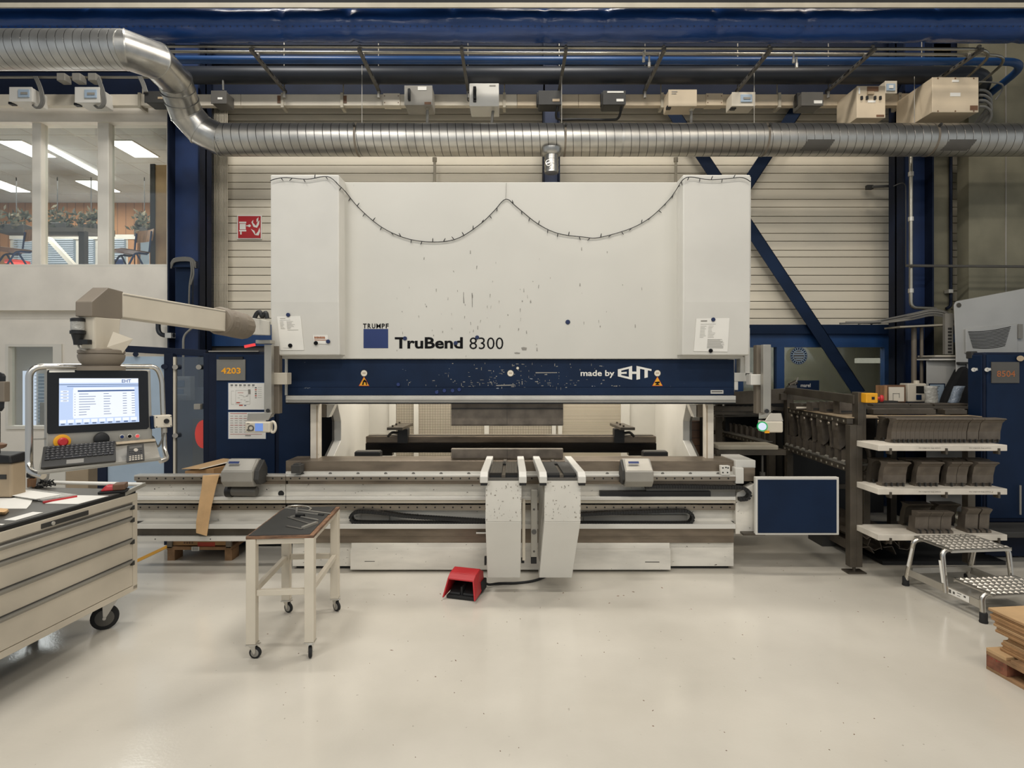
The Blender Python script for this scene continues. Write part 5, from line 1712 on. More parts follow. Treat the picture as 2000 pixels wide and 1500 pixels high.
# sticky note
mb = MB().add([at(209, 678, 2.9), at(239, 690, 2.98), at(259.5, 662, 3.0), at(221, 648, 2.92)], [(0, 1, 2, 3)])
mb.add([v + Vector((0, .002, 0)) for v in mb.v[:4]], [(3, 2, 1, 0)])
solo('sticky_note', mb, 'paper_cream', 'square cream paper note stuck askew on the console column', 'note')

# keyboard
KB = [cpt(79, 918, .165), cpt(226, 904, .165), cpt(225, 865, .035), cpt(84, 877, .035)]
O = KB[0] + V * .004
nv = (KB[1] - KB[0]).cross(KB[3] - KB[0]).normalized()
if nv.z < 0: nv = -nv
t = thing('keyboard', 'black compact keyboard with grey touchpad lying on the console tray', 'keyboard', (O.x, O.y, O.z), rz)


def kq(u, v, h=0):
    return (KB[0] * (1 - u) + KB[1] * u) * (1 - v) + (KB[3] * (1 - u) + KB[2] * u) * v + nv * (h + .004)


mb = MB().prism([kq(0, 0), kq(1, 0), kq(1, 1), kq(0, 1)], nv * .012)
part('case', mb, 'charcoal', t, bev=.003)
n = 0
rows = 6
for r_ in range(rows):
    v0 = .3 + r_ * .112
    cols_ = 15 if r_ else 9
    x = .03 + (r_ % 3) * .006
    widths = [1] * cols_
    if r_ == 0: widths = [1.2, 1.2, 1.2, 5.2, 1.2, 1.2, 1.2, 1.2, 1.2]
    k_ = .94 / sum(widths)
    for w in widths:
        if n < 98:
            part('key', MB().prism([kq(x + .004, v0, .012), kq(x + w * k_ - .006, v0, .012), kq(x + w * k_ - .006, v0 + .088, .012), kq(x + .004, v0 + .088, .012)], nv * .006), 'key', t, bev=.0012)
            n += 1
        x += w * k_
mb = MB()
for r_ in range(6):
    for c_ in range(15 if r_ else 9):
        u = .03 + (r_ % 3) * .006 + (c_ + .5) * .94 / (15 if r_ else 9); v = .345 + r_ * .112
        mb.quad(kq(u - .012, v, .0186), kq(u + .006, v, .0186), kq(u + .006, v + .022, .0186), kq(u - .012, v + .022, .0186))
part('key_legends', mb, 'key_grey', t)
part('touchpad', MB().prism([kq(.32, .05, .0122), kq(.55, .05, .0122), kq(.55, .24, .0122), kq(.32, .24, .0122)], nv * .001), 'key_grey', t)
# calculator
CB = [cpt(247, 905, .165), cpt(282, 901, .165), cpt(280, 868, .10), cpt(248, 872, .10)]
n2 = (CB[1] - CB[0]).cross(CB[3] - CB[0]).normalized()
if n2.dot(NN) < 0: n2 = -n2
t = thing('calculator', 'black pocket calculator leaning on the console tray beside the keyboard', 'calculator', CB[0], rz)


def cq(u, v, h=0):
    return (CB[0] * (1 - u) + CB[1] * u) * (1 - v) + (CB[3] * (1 - u) + CB[2] * u) * v + n2 * (h + .002)


part('case', MB().prism([cq(0, 0), cq(1, 0), cq(1, 1), cq(0, 1)], n2 * .01), 'charcoal', t, bev=.003)
part('display', MB().prism([cq(.12, .76, .01), cq(.88, .76, .01), cq(.88, .9, .01), cq(.12, .9, .01)], n2 * .001), 'grey_dark', t)
for r_ in range(6):
    for c_ in range(5):
        if r_ == 5 and c_ == 2: continue
        part('key', MB().prism([cq(.12 + c_ * .16, .06 + r_ * .105, .01), cq(.23 + c_ * .16, .06 + r_ * .105, .01), cq(.23 + c_ * .16, .12 + r_ * .105, .01), cq(.12 + c_ * .16, .12 + r_ * .105, .01)], n2 * .003), 'key_light' if r_ < 3 else 'key', t)
part('cursor_pad', MB().lathe(cq(.5, .64, .01), [(.011, 0), (.01, .004)], 14, n2), 'key_light', t, smooth=40)

# ================================================================ enclosure, cabinet, posters behind the console
YFn = 6.35
t = thing('safety_fence', 'dark navy framed safety fence with clear panels left of the machine', 'fence', (xs(300, YFn), YFn, 0))
part('top_rail', MB().bar(at(222, 680, YFn), at(404, 690, YFn + .12), .06, .075), 'navy_dark', t, bev=.004)
for a, b in ((320, 337), (397, 414)):
    part('post', MB().box(xs(a, YFn), xs(b, YFn), YFn, YFn + .08, 0, zs(690, YFn)), 'navy_dark', t, bev=.004)
part('post', MB().box(xs(190, YFn), xs(207, YFn), YFn, YFn + .08, 0, zs(684, YFn)), 'navy_dark', t, bev=.004)
part('light_blue_panel', MB().box(xs(207, YFn), xs(320, YFn), YFn + .03, YFn + .04, .2, zs(696, YFn)), 'lite_blue', t)
part('panel_edge', MB().box(xs(337, YFn), xs(341, YFn), YFn + .01, YFn + .05, .2, zs(697, YFn)), 'cream', t)
part('clear_panel', MB().box(xs(341, YFn), xs(395, YFn), YFn + .03, YFn + .036, .2, zs(697, YFn)), 'poly_clear', t)
for px, py in ((265, 692), (322, 716), (342, 717), (388, 717), (342, 851), (320, 716)):
    part('panel_clip', MB().cyl(at(px, py, YFn + .03), at(px, py, YFn - .02), .028, 12), 'grey' if px > 330 else 'navy_dark', t, smooth=40)
part('latch', MB().pb(378, 789, 391, 800, YFn - .02, .05), 'grey', t, bev=.006)
mb = MB()
cc = at(397, 848, YFn + .024)
mb.add([cc] + [cc + Vector((-math.sin(a) * .095, 0, math.cos(a) * .16)) for a in [PI * i / 14 for i in range(15)]], [(0, i + 1, i + 2) for i in range(14)])
part('warning_sticker', mb, 'red_lt', t)
# things seen through the clear panel
t = thing('fuse_cabinet', 'white electric box with small windows behind the clear fence panel', 'electric box', (xs(352, 7.05), 7.05, 1.0))
part('housing', MB().pb(330, 735, 372, 782, 7.05, .1), 'wall_frame', t, bev=.006)
part('window', MB().pb(340, 743, 360, 755, 7.04, .012).pb(346, 760, 358, 770, 7.04, .012), 'lite_blue', t)
part('lower_box', MB().pb(342, 770, 364, 782, 7.03, .1), 'white', t, bev=.01)
solo('wall_panel', MB().box(xs(335, 7.3), xs(400, 7.3), 7.28, 7.3, 0, 1.75), 'panel_grey', 'bluish grey panel standing behind the clear fence panel', 'panel')
solo('beige_board', MB().pb(376, 818, 396, 940, 6.8, .03), 'beige_dk', 'narrow brownish board behind the red warning sticker', 'board')
# electric cabinet 4203
YCb = 6.3
t = thing('electric_cabinet', 'tall navy electric cabinet with number sign and posters left of the machine', 'cabinet', (xs(480, YCb), YCb, 0))
part('body', MB().box(xs(408, YCb), xs(610, YCb), YCb, 7.0, 0.02, zs(687, YCb)), 'navy_dark', t, bev=.006)
part('door', MB().box(xs(424, YCb), xs(538, YCb), YCb - .02, YCb, .1, zs(693, YCb)), 'navy', t, bev=.004)
part('door', MB().box(xs(546, YCb), xs(606, YCb), YCb - .02, YCb, .1, zs(693, YCb)), 'navy', t, bev=.004)
part('top_plate', MB().pb(407, 685, 505, 687, YCb - .02, .3), 'grey', t)
t = thing('number_sign', 'grey sign with orange stencilled number 4203 on the navy cabinet', 'sign', at(451, 743, YCb - .04))
part('plate', MB().pb(423, 702, 479, 743, YCb - .035, .012), 'sign_grey', t)
part('top_clip', MB().pb(427, 697, 474, 702, YCb - .04, .02), 'black', t)
part('number', MB().ptext('4203', 432, 718, 470, 730, YCb - .037, .03), 'orange_ink', t)


def poster(label, a, b, c_, d, seed, kind):
    t = thing('poster', label, 'poster', at((a + c_) / 2, d, YCb - .03), 0, 'posters on the navy cabinet')
    part('backing', MB().pb(a - 1.2, b - 1.2, c_ + 1.2, d + 1.2, YCb - .026, .005), 'blue', t)
    part('page', MB().pb(a, b, c_, d, YCb - .03, .004), 'paper', t)
    R = random.Random(seed)
    mb = MB(); w, h = c_ - a, d - b; Y = YCb - .0312

    def rc(x0, y0, x1, y1, m): mb.mat(m).pq(a + x0 * w, b + y0 * h, a + x1 * w, b + y1 * h, Y)
    if kind == 0:
        for i in range(6): rc(.06 + i * .12, .06, .13 + i * .12, .1, 1); rc(.06 + i * .12, .13, .12 + i * .12, .145, 0)
        for x0, y0, x1, y1 in ((.2, .28, .6, .29), (.2, .28, .205, .8), (.6, .28, .605, .8), (.2, .8, .6, .81), (.08, .3, .085, .8), (.08, .3, .16, .31), (.08, .8, .16, .81)): rc(x0, y0, x1, y1, 0)
        rc(.26, .36, .42, .375, 2); rc(.55, .24, .62, .42, 0)
        for i in range(14): x, y = R.uniform(.24, .55), R.uniform(.42, .75); rc(x, y, x + .06, y + .012, 0)
        for i in range(6): rc(.74, .16 + i * .075, .79, .2 + i * .075, (1, 2, 0)[i % 3]); rc(.82, .17 + i * .075, .93, .18 + i * .075, 0)
        rc(.22, .72, .32, .76, 2); rc(.3, .82, .4, .86, 2); rc(.44, .83, .5, .86, 3)
    else:
        rc(.05, .04, .5, .06, 2)
        for i in range(8):
            for j in range(4): rc(.05 + j * .12, .14 + i * .085, .13 + j * .12, .16 + i * .085, 2 if i in (1, 4) else 0)
            if i in (1, 4): rc(.05, .15 + i * .085, .95, .155 + i * .085, 2)
        rc(.05, .82, .9, .835, 2); rc(.45, .86, .6, .9, 0)
    part('print', mb, ['grey', 'charcoal', 'red_ink', 'logo_blue'], t)


poster('white machine layout poster with small diagrams, upper one on the navy cabinet', 446, 748, 516, 800, 4, 0)
poster('white colour coded list poster, lower one on the navy cabinet', 446, 805, 519, 857, 5, 1)
# cardboard box and kraft paper strip on the left rail
t = thing('cardboard_box', 'opened brown cardboard box behind the grey sensor housing on the left', 'box', at(400, 930, 6.0))
q = lambda a, b, Y: at(a, b, Y)
A_, B_ = at(372, 928, 5.85), at(434, 928, 5.8)
mb = MB().hexa([(A_.x, 5.75, A_.z), (A_.x + .33, 5.68, A_.z), (A_.x + .42, 6.05, A_.z), (A_.x + .1, 6.15, A_.z), (A_.x, 5.75, A_.z + .06), (A_.x + .33, 5.68, A_.z + .1), (A_.x + .42, 6.05, A_.z + .1), (A_.x + .1, 6.15, A_.z + .08)])
part('carton', mb, 'card', t, bev=.003)
mb = MB().hexa([(A_.x - .05, 5.78, A_.z + .075), (A_.x + .2, 5.66, A_.z + .095), (A_.x + .42, 6.02, A_.z + .13), (A_.x + .16, 6.2, A_.z + .115), (A_.x - .05, 5.78, A_.z + .079), (A_.x + .2, 5.66, A_.z + .099), (A_.x + .42, 6.02, A_.z + .134), (A_.x + .16, 6.2, A_.z + .119)])
part('open_flap', mb, 'card_lt', t)
mb = MB().hexa([(A_.x + .2, 5.655, A_.z + .096), (A_.x + .235, 5.655, A_.z + .1), (A_.x + .44, 6.0, A_.z + .134), (A_.x + .4, 6.02, A_.z + .132), (A_.x + .2, 5.655, A_.z + .1), (A_.x + .235, 5.655, A_.z + .103), (A_.x + .44, 6.0, A_.z + .138), (A_.x + .4, 6.02, A_.z + .136)])
part('tape', mb, 'paper_cream', t)
solo('box_stand', MB().box(A_.x - .0, A_.x + .42, 5.86, 6.15, .425, A_.z - .002), 'navy_dark', 'dark block between the wooden crate and the opened cardboard box', 'stand')
L_ = [(396, 926), (396, 930), (394, 950), (388, 985), (383, 1020), (383, 1034), (383, 1041)]
R_ = [(430, 925), (428, 929), (422, 950), (414, 985), (408, 1020), (407, 1028), (404, 1047)]
mb = MB()
for i, (l, r_) in enumerate(zip(L_, R_)):
    Y = 5.46 if i > 0 else 5.6
    mb.v += [at(*l, Y), at((l[0] + r_[0]) / 2, (l[1] + r_[1]) / 2, Y - .012), at(*r_, Y)]
for i in range(len(L_) - 1):
    for j in range(2):
        mb.f.append([i * 3 + j, i * 3 + j + 1, i * 3 + j + 4, i * 3 + j + 3]); mb.m.append(0)
o = solo('kraft_paper_strip', mb, 'kraft', 'long tan kraft paper strip hanging over the left front rail', 'paper')
m_ = o.modifiers.new('th', 'SOLIDIFY'); m_.thickness = .002
# wooden crate on pallet under the left rail
t = thing('pallet_crate', 'wooden crate on a pallet on the floor under the left front rail', 'crate', (xs(392, 5.9), 6.0, 0))
Yp = 5.84
xa, xb = xs(326, Yp), xs(452, Yp)
part('crate_side', MB().box(xa + .05, xb - .05, Yp + .02, Yp + .75, .15, .42), 'card', t, bev=.004)
for px in (331, 446):
    part('corner_strip', MB().box(xs(px - 5, Yp), xs(px + 5, Yp), Yp, Yp + .03, .13, .42), 'grey_warm', t)
part('deck_board', MB().box(xa, xb, Yp, Yp + .78, .11, .14), 'pallet', t)
for px in (334, 446):
    part('block', MB().box(xs(px - 7, Yp), xs(px + 7, Yp), Yp, Yp + .15, 0, .11), 'pallet', t)
mb = MB().pb(374, 1068, 389, 1076, Yp - .004, .004); mb.mat(1)
for i in range(5): mb.pq(376 + i * 2.4, 1069, 377 + i * 2.4, 1075, Yp - .005)
part('crate_label', mb, ['paper', 'grey_dark'], t)
mb = MB()
for i in range(4): mb.pq(359 + i * 5, 1058, 362 + i * 5, 1062, Yp + .018)
mb.mat(1).pq(386, 1059, 420, 1068, Yp + .019)
part('crate_print', mb, ['wood_dark', 'red_ink'], t)
# floor marking line
A2, B2 = fl(258, 1100), fl(330, 1066)
d = (B2 - A2).normalized(); nrm = Vector((-d.y, d.x, 0)) * .035
mb = MB().prism([A2 - nrm, A2 + nrm, B2 + d * 2 + nrm, B2 + d * 2 - nrm], (0, 0, .002))
struct('floor_marking_line', mb, 'yellow')
mb = MB().prism([A2 + nrm, A2 + nrm + Vector((-1.4, 0, 0)), B2 + d * 2 + nrm + Vector((-1.4, 0, 0)), B2 + d * 2 + nrm], (0, 0, .0015))
struct('floor_marking_surface', mb, 'wall_frame')
# ================================================================ small table on casters
def caster(parent, c, r, ang, w=.022, mats=('rubber', 'alu', 'grey'), local=True):
    """swivel caster whose plate sits at c (top), wheel radius r"""
    c = Vector(c)
    f = Vector((math.cos(ang), math.sin(ang), 0)); s = Vector((-f.y, f.x, 0))
    wc = Vector((c.x, c.y, r)) + f * r * .55
    k = part('caster', MB().box(c.x - r * .9, c.x + r * .9, c.y - r * .9, c.y + r * .9, c.z - .008, c.z), mats[1], parent, local, bev=.002)
    mb = MB()
    for sg in (-1, 1):
        o = s * sg * (w * .72)
        mb.hexa([wc + o - f * .008 - s * .002, wc + o + f * .008 - s * .002, wc + o + f * .008 + s * .002, wc + o - f * .008 + s * .002,
                 Vector((c.x, c.y, c.z - .008)) + o - f * r * .5 - s * .002, Vector((c.x, c.y, c.z - .008)) + o + f * r * .7 - s * .002, Vector((c.x, c.y, c.z - .008)) + o + f * r * .7 + s * .002, Vector((c.x, c.y, c.z - .008)) + o - f * r * .5 + s * .002])
    mb.cyl(wc - s * w * .9, wc + s * w * .9, r * .13, 10)
    part('fork', mb, mats[1], k, local)
    part('wheel', MB().lathe(wc - s * w * .5, [(r * .8, 0), (r, w * .18), (r, w * .82), (r * .8, w)], 24, s), mats[0], k, local, smooth=40)
    part('hub', MB().lathe(wc - s * w * .56, [(r * .62, 0), (r * .68, w * .06), (r * .68, w * 1.06), (r * .62, w * 1.12)], 20, s), mats[2], k, local, smooth=40)
    part('brake_lever', MB().bar(Vector((c.x, c.y, c.z - .012)) + f * r * .6, Vector((c.x, c.y, c.z - .004)) + f * r * 1.35, w * 1.1, .006), mats[1], k, local)
    return k


P0 = fl(494, 1283); P1 = fl(560, 1195); P2 = fl(605, 1283); P3 = fl(654, 1192)
ctr = (P0 + P1 + P2 + P3) / 4
dx = ((P2 - P0) + (P3 - P1)) / 2; dy = ((P1 - P0) + (P3 - P2)) / 2
TZ = math.atan2(-dy.x, dy.y)
hw, hd, H = dx.length / 2 + .0, dy.length / 2, .845
t = thing('work_table', 'small cream steel table on casters with a dark top in front of the machine', 'table', (ctr.x, ctr.y, 0), TZ)
TT = t
lw = .032
leg_z = .105
for sx in (-1, 1):
    for sy in (-1, 1):
        part('leg', MB().box(sx * hw - lw, sx * hw + lw, sy * hd - lw, sy * hd + lw, leg_z, H - .02), 'cream', t, True, bev=.004)
for sx in (-1, 1):
    part('stretcher', MB().box(sx * hw - .016, sx * hw + .016, -hd + lw, hd - lw, .43, .47), 'cream', t, True, bev=.003)
    part('apron', MB().box(sx * hw - .018, sx * hw + .018, -hd + lw, hd - lw, H - .06, H - .02), 'cream', t, True, bev=.003)
for sy in (-1, 1):
    part('stretcher', MB().box(-hw + lw, hw - lw, sy * hd - .016, sy * hd + .016, .43, .47), 'cream', t, True, bev=.003)
    part('apron', MB().box(-hw + lw, hw - lw, sy * hd - .018, sy * hd + .018, H - .06, H - .02), 'cream', t, True, bev=.003)
part('table_top', MB().box(-hw - lw, hw + lw, -hd - lw, hd + lw, H - .02, H), 'ply_edge', t, True, bev=.002)
part('rubber_mat', MB().box(-hw - lw + .015, hw + lw - .03, -hd - lw + .012, hd + lw - .008, H, H + .004), 'charcoal', t, True)
for i, (sx, sy, a) in enumerate(((-1, -1, -.1), (1, -1, -1.3), (-1, 1, -.5), (1, 1, -.7))):
    caster(t, (sx * hw, sy * hd, leg_z), .04, a, .024)
TMt = ROOT[t]
Ht = H + .0045


def tp(px, py, z=Ht):
    return hz(px, py, z)


mb = MB()
cen = tp(588, 1000); 
arc = [tp(556 + 0, 992)]
pts = [tp(557, 993), tp(566, 989), tp(578, 987.6), tp(592, 988), tp(603, 990.5), tp(607, 994), tp(603, 997)]
mb.tube(smooth_path([p + Vector((0, 0, .004)) for p in pts], 5), .008, 6, True, .4)
mb.bar(tp(557, 993) + Vector((0, 0, .004)), tp(645, 1004) + Vector((0, 0, .004)), .018, .006)
solo('bow_gauge', mb, 'alu', 'steel bow shaped gauge with a half round loop at the back of the small table', 'hand tool')
mb = MB().bar(tp(579, 1001) + Vector((0, 0, .006)), tp(622, 1006) + Vector((0, 0, .006)), .012, .01).bar(tp(579, 1002) + Vector((0, 0, .006)), tp(580, 994) + Vector((0, 0, .01)), .014, .012)
mb.mat(1).bar(tp(622, 1006) + Vector((0, 0, .006)), tp(632, 1007) + Vector((0, 0, .006)), .016, .012)
solo('depth_gauge', mb, ['alu', 'charcoal'], 'thin steel gauge with a dark tip lying behind the caliper on the small table', 'hand tool')
mb = MB().bar(tp(567, 1012) + Vector((0, 0, .007)), tp(582, 1008) + Vector((0, 0, .007)), .014, .012); mb.bar(tp(588, 1011) + Vector((0, 0, .007)), tp(621, 1017.5) + Vector((0, 0, .007)), .012, .008)
mb.mat(1).bar(tp(578, 1009) + Vector((0, 0, .01)), tp(594, 1009.5) + Vector((0, 0, .01)), .03, .018)
solo('caliper', mb, ['alu', 'black'], 'steel caliper with black slider in the middle of the small table', 'hand tool')
mb = MB().bar(tp(591, 1033) + Vector((0, 0, .008)), tp(619, 1022.5) + Vector((0, 0, .008)), .024, .016)
mb.mat(1).bar(tp(560, 1028) + Vector((0, 0, .003)), tp(590, 1034) + Vector((0, 0, .003)), .02, .004)
solo('try_square', mb, ['alu_flat', 'grey_dark'], 'steel try square with a thick stock near the front edge of the small table', 'hand tool')
mb = MB().bar(tp(562, 1010.5) + Vector((0, 0, .003)), tp(606, 1024) + Vector((0, 0, .003)), .018, .003)
solo('steel_rule', mb, 'grey_dark', 'dull thin steel rule lying diagonally on the small table', 'hand tool')

# ================================================================ drawer cart at the left
C0 = fl(265, 1214); C0 = Vector((xs(265, 4.44), 4.44, 0))
rzc = -math.radians(5.4)
t = thing('drawer_cart', 'cream drawer cart on casters with black top at the left edge', 'cart', C0, rzc)
CT = t
ROOT_C = ROOT[t]
W_, L_ = .85, 1.55
zb, zt_ = .25, 1.0
part('body', MB().box(-W_, 0, -L_, 0, zb + .05, zt_ - .03).box(-W_, 0, -L_, 0, zb, zb + .05), 'cart', t, True, bev=.006)
part('corner_post', MB().box(-.05, .012, -.045, .006, zb + .01, zt_), 'cart', t, True, bev=.005)
part('top_band', MB().box(-W_, .014, -L_, .004, .95, 1.012), 'cart', t, True, bev=.004)
dz = [(.843, .935), (.673, .838), (.508, .668), (.30, .503)]
for a, b in dz:
    d_ = part('drawer', MB().box(.0, .014, -L_ + .05, -.05, a, b - .012), 'cart', t, True, bev=.003)
    mb = MB().prism([(.014, -L_ + .05, b - .034), (.034, -L_ + .05, b - .012), (.034, -L_ + .05, b - .006), (.006, -L_ + .05, b - .004)], (0, L_ - .1, 0))
    part('grip_strip', mb, 'grey', d_, True)
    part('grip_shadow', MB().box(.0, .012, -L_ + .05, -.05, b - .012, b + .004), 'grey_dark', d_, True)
    part('grip_end', MB().box(.014, .036, -.075, -.052, b - .04, b - .006), 'charcoal', d_, True, bev=.002)
part('lock_plate', MB().box(.013, .019, -.82, -.46, .958, .99), 'charcoal', t, True, bev=.002)
part('lock', MB().cyl((.018, -.74, .974), (.026, -.74, .974), .012, 12), 'silver', t, True, smooth=40)
part('base_rail', MB().box(-W_, .012, -L_, .004, zb - .0, zb + .045), 'cart', t, True, bev=.004)
part('top_mat', MB().box(-W_ + .02, .01, -L_, -.01, 1.012, 1.04), 'black', t, True, bev=.004)
part('mat_face', MB().box(-W_ + .03, -.002, -L_, -.02, 1.04, 1.043), 'grey_dark', t, True)
# push handle
hp = fillet([(.005, -.06, 1.035), (.012, .07, 1.06), (-W_ - .02, .07, 1.06), (-W_ - .01, -.05, 1.035)], .02, 3)
part('push_handle', MB().tube([(.0, .075, 1.062), (-W_, .075, 1.062)], .015, 12), 'paper', t, True, smooth=60)
for x in (.0, -W_):
    part('handle_bracket', MB().hexa([(x - .006, -.12, 1.014), (x + .016, -.12, 1.014), (x + .016, .09, 1.048), (x - .006, .09, 1.048), (x - .006, -.12, 1.046), (x + .016, -.12, 1.046), (x + .016, .09, 1.076), (x - .006, .09, 1.076)]), 'alu_flat', t, True, bev=.003)
caster(t, (-.09, -.12, zb), .092, 3.75, .042, ('rubber', 'alu', 'grey_dark'))
caster(t, (-W_ + .1, -.14, zb), .092, -.6, .042, ('rubber', 'alu', 'grey_dark'))
caster(t, (-.11, -L_ + .14, zb), .092, -1.3, .042, ('rubber', 'alu', 'grey_dark'))
ZT = 1.0445


def tq(px, py, z=ZT):
    return hz(px, py, z)


def flat(name, label, cat, pts, mat, h=.002, z=ZT, group=None):
    ps = [tq(a, b, z) for a, b in pts]
    return solo(name, MB().prism(ps, (0, 0, h)), mat, label, cat, group)


flat('paper_sheet', 'white paper sheet curling off the folder at the left end of the cart', 'paper', [(-30, 966), (66, 972), (60, 985), (52, 994), (-30, 994)], 'paper', .004)
t = thing('ring_folder', 'clear covered paper folder with a red spine on the cart', 'folder', tq(80, 965))
ps = [tq(a, b, ZT + .005) for a, b in ((-20, 964), (84, 979), (150, 969), (58, 957))]
part('cover', MB().prism(ps, (0, 0, .012)), 'bag', t)
part('top_page', MB().prism([tq(a, b, ZT + .018) for a, b in ((-20, 962), (70, 975), (120, 966), (50, 957))], (0, 0, .002)), 'paper', t)
part('spine', MB().bar(tq(84, 981, ZT + .008), tq(150, 969.5, ZT + .008), .012, .014), 'red', t)
flat('paper_sheet', 'blank white paper sheet lying right of the folder on the cart', 'paper', [(88, 984), (152, 985), (212, 969), (152, 968)], 'paper', .003)
flat('paper_slip', 'narrow white paper slip near the front edge of the cart', 'paper', [(8, 1016), (30, 1017), (84, 1001.5), (64, 1000.5)], 'paper', .003)
flat('paper_slip', 'tiny white paper slip cut off at the left edge of the cart', 'paper', [(-20, 1024), (4, 1026), (9, 1024), (-20, 1022)], 'paper', .002)
mb = MB().add([tq(-20, 1004), tq(12, 1006), tq(20, 998), tq(-20, 995)] + [tq(-20, 1000, ZT + .03), tq(8, 1000, ZT + .035), tq(18, 994, ZT + .03), tq(-20, 990, ZT + .03)], [(0, 3, 2, 1), (4, 5, 6, 7), (0, 1, 5, 4), (1, 2, 6, 5), (2, 3, 7, 6), (3, 0, 4, 7)])
solo('work_glove', mb, 'kraft', 'crumpled tan work glove at the left end of the cart', 'glove', bev=.012)
# red knife case
t = thing('tool_pouch', 'red hand tool pouch lying at the far corner of the cart', 'pouch', tq(215, 964))
a, b_ = tq(190, 966), tq(247, 962)
d = (b_ - a); n2 = Vector((-d.y, d.x, 0)).normalized() * .1
mb = MB().prism([a + Vector((0, 0, 0)), b_, b_ + n2, a + n2], (0, 0, .018))
part('base', mb, 'rubber', t, bev=.006)
u_ = d.normalized()
mb = MB().hexa([a + u_ * .01 + Vector((0, .005, .018)), b_ - u_ * .02 + Vector((0, .005, .018)), b_ - u_ * .02 + n2 * .9 + Vector((0, 0, .018)), a + u_ * .01 + n2 * .9 + Vector((0, 0, .018)),
                a + u_ * .04 + Vector((0, .02, .062)), b_ - u_ * .06 + Vector((0, .02, .055)), b_ - u_ * .04 + n2 * .8 + Vector((0, 0, .055)), a + u_ * .05 + n2 * .8 + Vector((0, 0, .062))])
part('shell', mb, 'red', t, bev=.012)
part('clip', MB().prism([b_ - u_ * .09 + Vector((0, .0, .022)), b_ - u_ * .01 + Vector((0, 0, .022)), b_ - u_ * .01 + n2 + Vector((0, 0, .022)), b_ - u_ * .09 + n2 + Vector((0, 0, .022))], (0, 0, .045)), 'wood_dark', t, bev=.006)
# beige bin with black lid
c = tq(20, 952)
Yb = 4.1
t = thing('storage_bin', 'beige plastic bin with a black lid on the far left of the cart', 'bin', Vector((xs(10, Yb), Yb, ZT)))
x0, x1 = xs(-60, Yb), xs(22, Yb)
zt2 = zs(905, Yb)
part('tub', MB().box(x0, x1 - .0, Yb, Yb + .13, ZT, zt2), 'beige_dk', t, bev=.015)
part('base', MB().box(x0, x1 + .008, Yb - .006, Yb + .14, ZT, ZT + .008), 'black', t)
part('lid', MB().hexa([(x0, Yb - .015, zt2), (x1 + .012, Yb - .015, zt2), (x1 + .012, Yb + .145, zt2), (x0, Yb + .145, zt2), (x0, Yb - .01, zt2 + .07), (x1 - .005, Yb - .01, zt2 + .055), (x1 - .005, Yb + .13, zt2 + .07), (x0, Yb + .13, zt2 + .075)]), 'black', t, bev=.01)
part('handle_slot', MB().pb(-60, 927, 12, 936, Yb - .004, .006), 'charcoal', t)
# dark jaw-like thing at the very edge: office chair back
Yc = 4.0
mb = MB().hexa([at(-60, 805, Yc), at(8, 805, Yc), at(8, 805, Yc + .1), at(-60, 805, Yc + .1), at(-60, 727, Yc), at(12, 727, Yc), at(12, 727, Yc + .1), at(-60, 727, Yc + .1)])
t = thing('black_device', 'black rounded device with a grey core cut off at the left edge', 'device', at(0, 890, Yc))
part('head', mb, 'black', t, bev=.03)
part('core', MB().pb(-60, 745, 8, 785, Yc - .01, .05), 'grey_warm', t, bev=.006)
part('stand', MB().cyl(at(-6, 805, Yc + .1), at(-6, 895, Yc + .15), .02, 10), 'black', t)
part('knob', MB().lathe(at(-2, 868, Yc), [(.02, -.03), (.04, -.02), (.045, .0), (.02, .012)], 14), 'wood_dark', t, smooth=50)
# tape dispenser clutter
c = tq(70, 953)
t = thing('tape_dispenser', 'clear and brown tape dispenser with crumpled plastic beside the bin', 'tape dispenser', c)
part('body', MB().box(c.x - .075, c.x - .0, c.y, c.y + .08, ZT, ZT + .075), 'wood', t, bev=.008)
part('head', MB().box(c.x - .08, c.x - .01, c.y, c.y + .07, ZT + .078, ZT + .12), 'black', t, bev=.008)
mb = MB().hexa([c + Vector((-.01, 0, 0)), c + Vector((.04, 0, 0)), c + Vector((.05, .06, 0)), c + Vector((.0, .07, 0)), c + Vector((.01, .0, .13)), c + Vector((.07, .01, .15)), c + Vector((.08, .05, .14)), c + Vector((.02, .06, .13))])
part('plastic_film', mb, 'bag', t, bev=.01)
mb = MB()
random.seed(5)
for i in range(26):
    p = c + Vector((random.uniform(.02, .12), random.uniform(-.02, .05), random.uniform(.005, .05)))
    v = Vector((random.uniform(-1, 1), random.uniform(-1, 1), random.uniform(-.3, .6))).normalized() * .03
    mb.tube([p, p + v, p + v + Vector((random.uniform(-.02, .02), 0, -.01))], .005, 5)
part('cable_tangle', mb, 'cable_black', t)

# ================================================================ foot pedal
a = fl(880, 1160)
t = thing('foot_pedal', 'red hooded foot pedal on the floor left of the support arms', 'foot pedal', (xs(908, 4.95), 4.95, 0), math.radians(-16))
w = .142
mb = MB().box(-w + .012, w - .012, -.11, .15, .004, .03)
part('base_plate', mb, 'rubber', t, True, bev=.004)
prof = [(-.14, .06), (-.10, .185), (.02, .225), (.13, .215), (.16, .12), (.16, .015)]
mb = MB()
